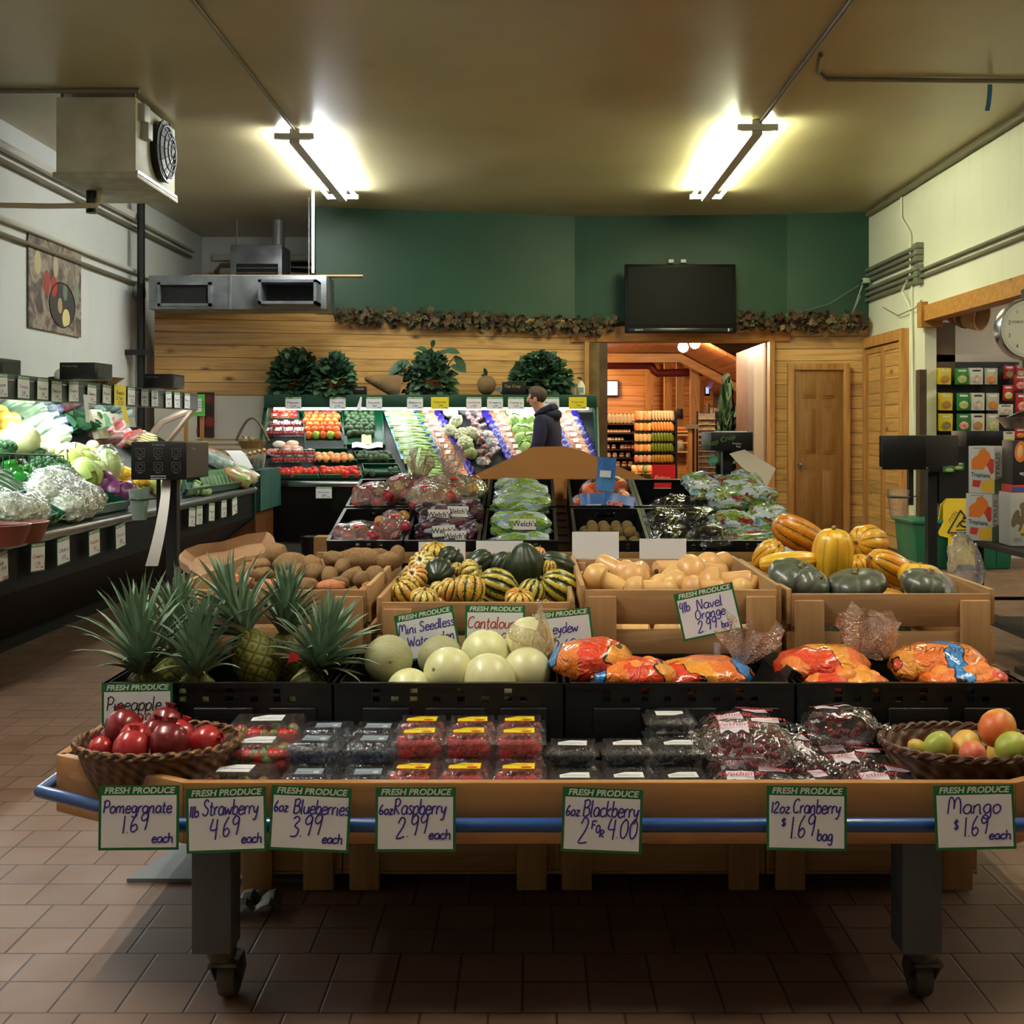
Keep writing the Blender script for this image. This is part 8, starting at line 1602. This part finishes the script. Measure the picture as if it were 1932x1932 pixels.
for x, r in ((.045,.1),(.13,-.1)): o = MB().ball((0,0,0), (.036,.001,.062), 18, 8).obj('printed_fruit', COR, t, (x,-.0012,.19), (0,r,0)); MB().ball((-.006,-.001,.0), (.016,.001,.04), 14, 6).obj('printed_highlight', mat('print_cream', C(240,190,130), .5), o)
printed('Pride', .03, OFFW, t, (.07,-.002,.06), (pi/2,pi,0), fat=.02); printed('orange', .022, COR, t, (.12,-.002,.06), (pi/2,pi,0), fat=.02)
t = thing('flat_carton', 'flat blue and red edged carton between the black and the white carton', 'carton', (2.815,6.81,RZ+.315), (0,0,R(-4))); MB().box(0,.36,0,.19,0,.044).obj('carton', CRD, t, bev=.002); MB().box(.0,.36,-.001,0,.006,.028).obj('printed_band', mat('band_blue', C(40,90,160), .5), t)
t = thing('lower_carton', 'open pale carton with clear film on the lower rack shelf', 'carton', (2.80,6.1,.195)); 
for bx in ((0,.5,0,.012,0,.2),(0,.5,.5,.512,0,.2),(0,.012,.012,.5,0,.2),(.488,.5,.012,.5,0,.2),(0,.5,0,.5,0,.01)): MB().box(*bx).obj('carton_wall', KRAFT, t)
CLW = film('bag_clear_white', (1,1,1,1), .3, .6, .15, 30)
MB().ball((.25,.25,.19), (.3,.3,.08), 26, 14, lambda d: 1+.14*noise.noise(d*4)+.08*noise.noise(d*11)).obj('film_liner', CLW, t)
b = MB(); b.ball((0,0,0), (.09,.15,.20), 44, 32, lambda d: 1+.25*noise.noise(d*2.5)+.16*noise.noise(d*6)+.09*noise.noise(d*14)); tag(b.obj('clear_bag', CLW, None, (2.66,7.12,.50), (0,R(-6),0)), 'big crumpled clear bag hanging at the rack end by the wet floor sign', 'bag')
for i, (x, y, w, d) in enumerate(((2.45,5.2,1.0,.7),)):
    t = thing('flat_dolly', 'low dark dolly frame on the floor beside the table corner', 'dolly', (x+.0, y, 0)); MB().box(0,w,0,d,.12,.15).obj('deck', RK, t); MB().tube([(0,0,.22),(w,0,.22)], .015, 8).obj('rail', CHROME, t)
    for q in ((.08,.08),(.08,d-.08),(w-.08,.08),(w-.08,d-.08)): MB().tube([(q[0]-.02,q[1],.05),(q[0]+.02,q[1],.05)], .05, 14).obj('caster_wheel', BLACK, t); 
    for q in (0.02,w-.02): MB().box(q-.01,q+.01,-.01,.01,.15,.22).obj('rail_post', RK, t)
# bag box behind the cartons
t = thing('bag_stand', 'smaller black bag box on a post behind the citrus cartons', 'bag dispenser', (3.07,8.2,0)); zt = HC-(813-VV)*8.2/F
MB().box(0,.26,0,.3,zt-.11,zt).obj('bag_carton', BLACK, t, bev=.003); MB().box(.13,.17,.12,.16,.012,zt-.11).obj('post', BLACKM, t); MB().box(0,.3,0,.3,0,.012).obj('foot_plate', BLACKM, t); printed('Produce', .02, mat('print_dim', C(74,76,80), .5), t, (.2,-.0015,zt-.03), (pi/2,0,0))
# hanging dial scale
c = W(1937, 622, 5.8); t = thing('hanging_scale', 'round chrome rimmed hanging scale with a cream numbered dial', 'scale', c)
MB().lathe([(.0,.04),(.14,.04),(.152,.03),(.156,.0),(.152,-.03),(.145,-.035),(.145,-.028),(0,-.028)], 48, TR((0,0,0),(-pi/2,0,0))).obj('scale_case', CHROME, t)
o = MB().lathe([(0,.0),(.142,0)], 48, TR((0,-.034,0),(pi/2,0,0)), None, False).obj('dial_face', mat('dial_cream', C(196,200,176), .4), t)
for n in range(0, 10):
    a = pi/2+2*pi*n/10; printed(str(n) if n else '0', .028, mat('dial_ink', C(44,46,44), .5), o, (.105*cos(a), -.0355, .105*sin(a)), (pi/2,0,0))
q = MB()
for n in range(100): a = 2*pi*n/100; q.tube([(.126*cos(a),-.0352,.126*sin(a)),((.138 if n % 10 else .134)*cos(a),-.0352,(.138)*sin(a))], .0006, 3)
q.obj('dial_tick', mat('dial_ink', C(44,46,44), .5), o)
b = MB(); b.prism([(-.004,-.0375,-.06),(.004,-.0375,-.06),(.009,-.0375,.10),(-.009,-.0375,.10)], (0,.001,0)); b.obj('needle', mat('needle_red', C(176,60,50), .4), t)
printed('HOBART', .018, mat('dial_ink', C(44,46,44), .5), o, (-.055,-.0357,.035), (pi/2,0,0))
b = MB(); b.box(-.02,.02,-.02,.02,.15,.20); b.tube([(0,0,.2),(0,0,.26)], .006, 6); b.obj('hook', CHROME, t); b = MB(); b.box(-.03,.01,-.02,.02,-.19,-.15); b.tube([(-.012,0,-.18),(-.012,0,-.40)], .003, 5); b.obj('chain', CHROME, t)
b = MB(); b.lathe([(.0,-.055),(.12,-.05),(.16,.0),(.168,.005),(.155,.0),(.12,-.043),(0,-.048)], 36, TR((.02,0,-.44))); b.obj('weighing_pan', CHROME, t); b = MB()
for a in (0,2.1,4.2): b.tube([(-.012,0,-.40),(.02+.16*cos(a),.16*sin(a),-.44)], .003, 5)
b.obj('pan_wire', CHROME, t)
t = thing('scale_stand', 'tall steel stand with an arm holding the hanging scale', 'stand', (c.x+.45, 5.8, 0)); MB().tube([(0,0,.02),(0,0,2.16),(-.03,0,2.19),(-.45,0,c.z+.262)] if 0 else [(0,0,.02),(0,0,c.z+.275),(-.455,0,c.z+.275)], .016, 10).obj('stand_pole', CHROME, t); MB().box(-.25,.25,-.25,.25,0,.02).obj('foot_plate', BLACKM, t)
# barrel ornament under the beam
t = thing('barrel_ornament', 'small wooden half barrel with a dark open end hanging under the beam', 'barrel', W(1826,592,11.6), aim((.62,-.75,-.22)))
BRW = mat('barrel_wood', C(170,132,90), .6, n=6, col2=C(136,100,64)); b = MB(); b.lathe([(0,-.2),(.10,-.2),(.12,-.1),(.145,.06),(.15,.16),(.135,.16),(.12,.0),(0,-.02)], 26); o = b.obj('barrel_body', BRW, t); MB().lathe([(0,.0),(.125,.0)], 20, TR((0,0,.02)), None, False).obj('dark_mouth', INSIDE, t)
for z, r, m in ((-.12,.124,mat('band_rust', C(132,62,34), .5)),(-.02,.142,mat('band_dark', C(70,52,34), .5))): MB().lathe([(r,-.02),(r+.006,-.02),(r+.008,.02),(r,.02)], 26, TR((0,0,z))).obj('barrel_hoop', m, t)
pp = t.location; MB().tube([(0,0,0)]*1+[(-.0,0,.001)], .004, 4) ; tag(MB().tube([(pp.x,pp.y,pp.z+.10),(pp.x+.02,pp.y,3.09)], .005, 5).obj('hanging_wire', CONDUIT), 'wire holding the barrel ornament under the beam', 'wire')
# ================================================================ the shop seen through the passage
SHB = mat('shelf_dark', C(44,26,18), .6); k18 = 18.3/F
t = thing('jar_shelf', 'dark wooden shelf of jars against the far side of the passage', 'shelf', (0,0,0)); x0, x1 = W(1132,0,18.3).x, W(1236,0,18.3).x
MB().box(x0,x1,18.62,18.66,0,1.6).obj('back_panel', SHB, t); MB().box(x0-.03,x0,18.25,18.66,0,1.6).obj('side_panel', SHB, t); MB().box(x1,x1+.03,18.25,18.66,0,1.5).obj('side_panel', SHB, t)
SV = (799,816,831,847,863,881)
for v in SV: z = W(0,v,18.3).z; MB().box(x0,x1,18.25,18.62,z-.025,z).obj('shelf_board', SHB, t); MB().box(x0,x1,18.24,18.25,z-.022,z-.004).obj('price_rail', mat('rail_brown', C(80,50,30), .5), t)
JAR = [mat('jar_amber', C(206,140,80), .3, coat=.4), mat('jar_red', C(170,70,40), .3, coat=.4), mat('jar_cream', C(220,196,150), .3, coat=.4), mat('jar_dark', C(110,70,44), .3, coat=.4)]; LIDM = mat('jar_lid', C(236,206,160), .4)
def jar_me(): b = MB(); b.lathe([(0,0),(.9,0),(1,.15),(1,1.3),(.7,1.6),(0,1.6)], 12); return b
jarMe = [jar_me().mesh('jar_body', m) for m in JAR]; lidMe = MB().lathe([(.75,1.58),(.78,1.9),(0,1.95)], 10).mesh('lid', LIDM); labMe = MB().lathe([(1.02,.35),(1.02,1.0)], 12, None, None, False).mesh('label', OFFW)
for r_, (v, us, s, m) in enumerate(((816,[1148+i*4.9 for i in range(9)],.021,0),(831,[1147,1151,1156,1162,1168,1174],.022,2),(847,[1146,1158,1174,1181,1188,1195],.034,1),(863,[1148,1160,1173,1185],.038,2),(881,[1152,1165,1178,1190],.045,0))):
    for i, u in enumerate(us):
        p = W(u, v, 18.29); t = thing('jar', 'glass jar on the far dark shelf, %s jar in the %s row from the top' % (nth(i), nth(r_)), 'jar', (p.x, 18.29, W(0,v,18.3).z+.001), (0,0,0), 'jars on the far shelf', s)
        link('jar_body', jarMe[(m+(i % 3 == 2)) % 4], t); link('lid', lidMe, t); link('label', labMe, t)
def chip_me(m, seed): return MB().ball((0,0,0), (1,.42,1), 14, 10, lambda q: ((abs(q.x)**4+abs(q.z)**4+abs(q.y)**2.2)**-.25)*(1+.08*noise.noise(q*3+V((seed,0,0))))).mesh('snack_bag', m)
CH = {n: chip_me(mat('chip_'+n, c, .3, n=9, col2=d, coat=.5), i) for i, (n, c, d) in enumerate((('orange',C(226,110,40),C(240,190,120)),('green',C(52,110,40),C(150,150,50)),('yellow',C(226,170,50),C(240,220,150)),('white',C(226,206,170),C(200,170,120)),('red',C(196,50,40),C(240,190,120)),('brown',C(150,110,50),C(200,160,60))))}
for i in range(7):
    p = W(1150+i*7.4, 789, 18.4); o = link('snack_bag', CH['white'], None, (p.x, 18.4, W(0,799,18.3).z+.078), (0,0,rnd(-.2,.2)), (.034,.06,.076)); tag(o, 'pale bread bag on the top of the far jar shelf, %s along' % nth(i), 'snack bag', 'bread bags on the jar shelf')
t = thing('snack_rack', 'black snack rack with a red base facing the passage', 'rack', (0,0,0)); a, c = W(1228,0,17.6).x, W(1272,0,17.6).x
MB().box(a,c,17.95,18.0,.1,1.62).obj('back_panel', BLACKM, t); MB().box(c,c+.035,17.5,18.0,0,1.62).obj('side_panel', BLACKM, t)
b = MB(); b.box(a-.02,c,17.45,17.9,0,.82); b.obj('red_base', mat('base_red', C(190,26,40), .4), t); printed('Fritos', .10, mat('print_pink', C(230,170,160), .5), t, (c-.2,17.448,.62), (pi/2,0,0), shear=.2, fat=.02)
for v in (794,814,834,853,873): z = W(0,v,17.6).z; MB().box(a-.25,c,17.48,17.95,z-.02,z).obj('rack_shelf', BLACKM, t)
for r_, (v, nr, nl, h) in enumerate(((794,'white','orange',.075),(814,'orange','orange',.072),(834,'green','yellow',.07),(853,'green','orange',.068),(873,'brown','red',.062))):
    z = W(0,v,17.6).z+h+.002
    for i in range(7):
        p = W(1234+i*5.6, 0, 17.5); o = link('snack_bag', CH[nr], None, (p.x, 17.5, z), (R(-6),0,R(50)), (.055,.045,h)); tag(o, '%s snack bag on the snack rack, %s in the %s row from the top' % ({'white':'tall pale','orange':'orange','green':'green','brown':'golden brown'}[nr], nth(i), nth(r_)), 'snack bag', 'snack bags in rows')
    for i in range(4):
        p = W(1201+i*8, 0, 17.5); o = link('snack_bag', CH[nl] if i % 2 == 0 else CH['yellow' if r_ % 2 else 'white'], None, (p.x, 17.5, z), (R(-6),0,rnd(-.2,.2)), (.036,.05,h*.95)); tag(o, 'mixed snack bag next to the jar shelf, %s in the %s row' % (nth(i), nth(r_)), 'snack bag', 'mixed snack bags by the jars')
for i in range(8):
    p = W(1197+(i % 4)*9, 884+5*(i//4), 17.3); o = link('snack_bag', CH[('yellow','red','green','orange')[i % 4]], None, (p.x, 17.3, p.z), (R(-30),0,rnd(-.5,.5)), (.05,.045,.06)); tag(o, 'colourful snack bag in the slanting tub before the snack rack', 'snack bag', 'snack bags in the slanting tub')
b = MB(); p = W(1195,905,17.3); q = W(1232,905,17.3); b.prism([(p.x,17.1,p.z-.02),(q.x,17.1,p.z-.02),(q.x,17.5,p.z+.06),(p.x,17.5,p.z+.06)], (0,0,-.6)); tag(b.obj('slanting_tub', SHB), 'dark slanting tub under the colourful snack bags', 'tub')
# narrow shelf of cans, magazine racks, potted plant
t = thing('can_shelf', 'narrow wooden shelf of red cans behind the glass stand', 'shelf', (0,0,0)); a, c = W(1276,0,19).x, W(1298,0,19).x
for v in (813,819,834,851): z = W(0,v,19).z; MB().box(a,c,18.9,19.2,z-.025,z).obj('shelf_board', mat('shelf_pale', C(226,190,140), .5), t)
MB().box(a,c,19.2,19.24,0,1.4).obj('back_panel', PINEB, t)
canM = MB().lathe([(0,0),(1,0),(1,2.2),(0,2.2)], 10).mesh('can', mat('can_red', C(170,60,40), .4, coat=.3))
for r_, v in enumerate((813,819)):
    for i in range(6): p = W(1278+i*3.6, v, 18.95); o = link('can', canM, None, (p.x, 18.95, W(0,v,19).z+.001), None, (.013,.013,.015)); tag(o, 'small red can on the narrow shelf, %s in the %s row' % (nth(i), ('upper','lower')[r_]), 'can', 'cans on the narrow shelf')
b = MB(); p = W(1284,851,18.9); b.ball((0,0,.09), (.07,.06,.09), 14, 8, lambda d: 1+.15*noise.noise(d*4)); tag(b.obj('gift_bag', mat('gift_bag', C(196,190,160), .3, n=9, col2=C(150,130,110), coat=.4), None, (p.x,18.95,W(0,851,19).z)), 'pale wrapped bag on the narrow can shelf', 'bag')
t = thing('queue_post', 'slim wooden post with black band between cans and magazine rack', 'post', W(1302,0,17.2)); t.location.z = 0; MB().box(-.03,.03,-.03,.03,0,1.36).obj('post', PINEV, t); MB().box(.03,.06,-.03,.03,0,1.36).obj('post_band', BLACKM, t); MB().box(-.06,.12,-.05,.05,1.36,1.42).obj('post_cap', mat('cap_grey', C(120,116,100), .4), t)
t = thing('magazine_rack', 'wire magazine rack with grey covers in the far shop', 'rack', W(1333,0,17.4)); t.location.z = 0
for x in (-.14,.14): MB().box(x-.012,x+.012,-.02,.02,0,1.62).obj('rack_upright', BLACKM, t)
for i in range(12):
    MB().box(-.13,.13,-.05,-.03,.62+.08*i,.628+.08*i).obj('wire_pocket', mat('wire_white', C(206,196,170), .4), t)
MG_ = [mat('mag_%d' % i, c, .4, n=12, col2=d) for i, (c, d) in enumerate(((C(120,110,100),C(170,150,130)),(C(150,130,110),C(90,80,80)),(C(96,84,80),C(150,140,130))))]
for i in range(12): b = MB(); b.box(-.12,.12,-.028,-.016,.635+.08*i,.705+.08*i); o = b.obj('magazine', MG_[i % 3], None, t.location); tag(o, 'magazine in the wire rack, %s pocket from below' % nth(i), 'magazine', 'magazines in the wire rack')
t = thing('upper_shelf', 'pale wire shelf with boxes beside the dark plant', 'shelf', (0,0,0)); a, c = W(1337,0,18.2).x, W(1358,0,18.2).x
for v in (786,812,840): z = W(0,v,18.2).z; MB().box(a,c,18.1,18.4,z-.02,z).obj('shelf_board', mat('wire_white', C(206,196,170), .4), t)
MB().box(c,c+.02,18.1,18.4,0,1.75).obj('upright', BLACKM, t); MB().box(a-.02,a,18.1,18.4,0,1.75).obj('upright', BLACKM, t)
for i, (u, v) in enumerate(((1341,786),(1349,786),(1355,786),(1343,812),(1352,812),(1345,840))): p = W(u, v, 18.15); b = MB(); b.box(-.026,.026,0,.1,0,.13); tag(b.obj('tea_box', MG_[i % 3], None, (p.x,18.12,W(0,v,18.2).z+.001)), 'small grey box on the pale wire shelf, %s' % nth(i), 'box', 'boxes on the wire shelf')
bush('tall dark bushy plant behind the bag box in the far shop', W(1371,830,17.9), .15, .55, 300, .1)
for o in list(S.objects):
    if o.get('label', '').startswith('tall dark bushy'): o.location.z = .0; o.scale = (1,1,3.1)
t = thing('wall_screen', 'small glowing screen on the far pine wall', 'screen', W(1155,733,22.5)); MB().box(-.14,.12,-.03,.03,-.16,.16).obj('screen_frame', BLACK, t, bev=.01); MB().box(-.12,.1,-.036,-.03,-.13,.135).obj('screen', emat('screen_glow', (.8,.92,1), 1.6), t); printed('1 2 1', .05, mat('screen_ink', C(40,60,90), .5), t, (0,-.038,0), (pi/2,0,0))
t = thing('wall_screen', 'dark screen glowing violet seen at a slant by the far door', 'screen', W(1334,727,22.4)); MB().box(-.05,.05,-.03,.03,-.2,.14).obj('screen_frame', BLACK, t, bev=.01); MB().box(-.03,.03,-.036,-.03,-.16,.1).obj('screen', emat('screen_glow2', (.3,.35,.8), 1.0), t)
t = thing('far_door_panel', 'grey door panel in the far pine wall behind the dark plant', 'door', W(1358,740,22.57)); MB().box(-.13,.13,-.02,.02,-1.2,.26).obj('door_leaf', mat('far_door', C(120,104,84), .5), t)
t = thing('red_duct', 'dark red duct bending under the far shop ceiling', 'duct', (0,0,0)); b = MB(); b.tube([W(1120,689,20.2),W(1222,689,20.2),W(1230,692,20.2),W(1234,700,20.2),W(1240,704,20.2),W(1330,702,20.4)], .07, 12); b.obj('duct_tube', mat('duct_red', C(96,24,18), .5), t)
t = thing('wall_phone', 'black box mounted on the far post', 'box', W(1283,780,20.25)); MB().box(-.06,.05,-.03,.03,-.08,.08).obj('casing', BLACK, t, bev=.005)
t = thing('rear_counter_box', 'kraft cartons under the back case', 'carton', (-1.96,12.2,0)) if False else None
for i, (u, v, w, h, Y) in enumerate(((614,1030,.2,.24,11.9),)):
    b = MB(); p = W(u, 1058, Y); b.box(-.12,.12,0,.25,0,.25); tag(b.obj('kraft_carton', KRAFT, None, (p.x, Y, .0)), 'brown carton on the floor between back case and island', 'carton')
b = MB(); b.lathe([(0,0),(.11,0),(.13,.24),(.12,.24),(0,.02)], 16); p = W(590,1035,12.1); tag(b.obj('dark_bucket', BLACK, None, (p.x, 12.1, 0)), 'dark bucket on the floor in front of the back case', 'bucket')
# ================================================================ the shopper
def skin(name, pts, edges, mat_, parent, loc=(0,0,0), rot=(0,0,0), sub=2):
    """pts: {key: (x, y, z, rx, ry)}; grown along the edges into one surface"""
    ks = list(pts); me = bpy.data.meshes.new(name); me.from_pydata([pts[k][:3] for k in ks], [(ks.index(a), ks.index(b)) for a, b in edges], [])
    o = bpy.data.objects.new(name, me); COL.objects.link(o); m = o.modifiers.new('Skin', 'SKIN'); m.use_smooth_shade = True
    for i, k in enumerate(ks): d = me.skin_vertices[0].data[i]; d.radius = pts[k][3:5]; d.use_root = (i == 0)
    s = o.modifiers.new('Sub', 'SUBSURF'); s.levels = sub; s.render_levels = sub
    bpy.context.view_layer.update(); e = bpy.data.meshes.new_from_object(o.evaluated_get(bpy.context.evaluated_depsgraph_get()))
    bpy.data.objects.remove(o); bpy.data.meshes.remove(me); e.materials.clear(); e.materials.append(mat_); e.name = name
    e.polygons.foreach_set('use_smooth', [True]*len(e.polygons)); return link(name, e, parent, loc, rot)
SKIN = mat('skin_tone', C(206,150,128), .5); NAVY = mat('hoodie_navy', C(34,28,66), .85, n=5, col2=C(26,22,54), bump=.25, bsc=60); DENIM = mat('trouser_dark', C(40,44,58), .85); HAIR = mat('hair_brown', C(82,66,50), .75, bump=.6, bsc=160, bd=.006, n=40, col2=C(60,46,34))
t = thing('person', 'man in a navy hoodie with short brown hair, turned toward the back case', 'person', (.17, 11.85, 0), (0,0,R(163)))
B = {'pel': (0,0,.96,.15,.12), 'sp': (.0,0,1.14,.14,.115), 'ch': (.0,0,1.34,.155,.12), 'nb': (.045,0,1.505,.07,.07), 'nk': (.085,0,1.57,.058,.062), 'hd': (.125,0,1.655,.088,.075), 'ht': (.135,0,1.735,.08,.07)}
E = [('pel','sp'),('sp','ch'),('ch','nb'),('nb','nk'),('nk','hd'),('hd','ht')]
for s, y in (('l',1),('r',-1)):
    B.update({s+'sh': (.0,.16*y,1.44,.045,.045), s+'el': (.02,.235*y,1.16,.045,.045), s+'wr': (.21,.19*y,1.03,.03,.03), s+'pa': (.28,.18*y,1.01,.036,.02), s+'hp': (.0,.10*y,.90,.09,.09), s+'kn': (.02,.11*y,.5,.058,.058), s+'an': (-.02,.11*y,.09,.042,.042), s+'to': (.14,.12*y,.04,.04,.035)})
    E += [('ch',s+'sh'),(s+'sh',s+'el'),(s+'el',s+'wr'),(s+'wr',s+'pa'),('pel',s+'hp'),(s+'hp',s+'kn'),(s+'kn',s+'an'),(s+'an',s+'to')]
    for f, (dy, L) in enumerate(((-.03,.07),(-.01,.08),(.01,.075),(.03,.06))):
        B.update({s+'f%da' % f: (.31,.18*y+dy,1.005,.010,.010), s+'f%db' % f: (.31+L*.55,.18*y+dy*1.2,.99,.009,.009), s+'f%dc' % f: (.31+L*.9,.18*y+dy*1.2,.965,.008,.008)}); E += [(s+'pa',s+'f%da' % f),(s+'f%da' % f,s+'f%db' % f),(s+'f%db' % f,s+'f%dc' % f)]
    B.update({s+'t1': (.27,.18*y-.045*y,1.0,.012,.012), s+'t2': (.31,.18*y-.06*y,.985,.009,.009)}); E += [(s+'pa',s+'t1'),(s+'t1',s+'t2')]
skin('body', B, E, SKIN, t)
f = MB(); f.ball((.196,0,1.648), (.022,.014,.024), 12, 8); f.obj('nose', SKIN, t)
for y in (-1,1): MB().ball((.10,.082*y,1.645), (.022,.012,.034), 12, 8).obj('ear', SKIN, t); MB().ball((.183,.034*y,1.672), (.012,.014,.008), 10, 6).obj('eye', mat('eye_white', C(200,190,180), .3), t)
MB().ball((.178,0,1.603), (.014,.026,.007), 12, 6).obj('mouth', mat('lip', C(180,104,92), .5), t)
h = MB(); h.ball((.105,0,1.70), (.108,.088,.095), 26, 16, lambda d: (1+.03*noise.noise(d*14)) if not (d.x > .55 and d.z < .45) else .80); h.obj('hair', HAIR, t)
J = {'w': (.0,0,.86,.17,.15), 'a': (-.01,0,1.0,.172,.15), 'b': (-.02,0,1.16,.178,.145), 'c': (-.025,0,1.33,.178,.14), 'd': (.0,0,1.46,.11,.10), 'e': (.035,0,1.53,.085,.085)}
Ej = [('w','a'),('a','b'),('b','c'),('c','d'),('d','e')]
for s, y in (('l',1),('r',-1)): J.update({s+'s': (.0,.185*y,1.43,.085,.085), s+'e': (.02,.25*y,1.16,.07,.07), s+'w': (.18,.2*y,1.05,.05,.05)}); Ej += [('c',s+'s'),(s+'s',s+'e'),(s+'e',s+'w')]
skin('hoodie', J, Ej, NAVY, t)
h = MB(); h.ball((-.035,0,1.50), (.12,.125,.075), 24, 14, lambda d: 1+.10*noise.noise(d*4)); h.tube([(.10,-.07,1.49),(.02,-.115,1.53),(-.06,-.08,1.565),(-.08,0,1.57),(-.06,.08,1.565),(.02,.115,1.53),(.10,.07,1.49)], [.02,.035,.042,.042,.042,.035,.02], 10); h.obj('hood', NAVY, t)
Q = {'p': (0,0,.95,.155,.13)}; Eq = []
for s, y in (('l',1),('r',-1)): Q.update({s+'h': (.0,.10*y,.87,.105,.105), s+'k': (.02,.11*y,.5,.08,.08), s+'a': (-.02,.11*y,.10,.065,.065)}); Eq += [('p',s+'h'),(s+'h',s+'k'),(s+'k',s+'a')]
skin('trousers', Q, Eq, DENIM, t)
for y in (-1,1): MB().ball((.06,.115*y,.045), (.14,.055,.045), 16, 10).obj('shoe', BLACK, t)
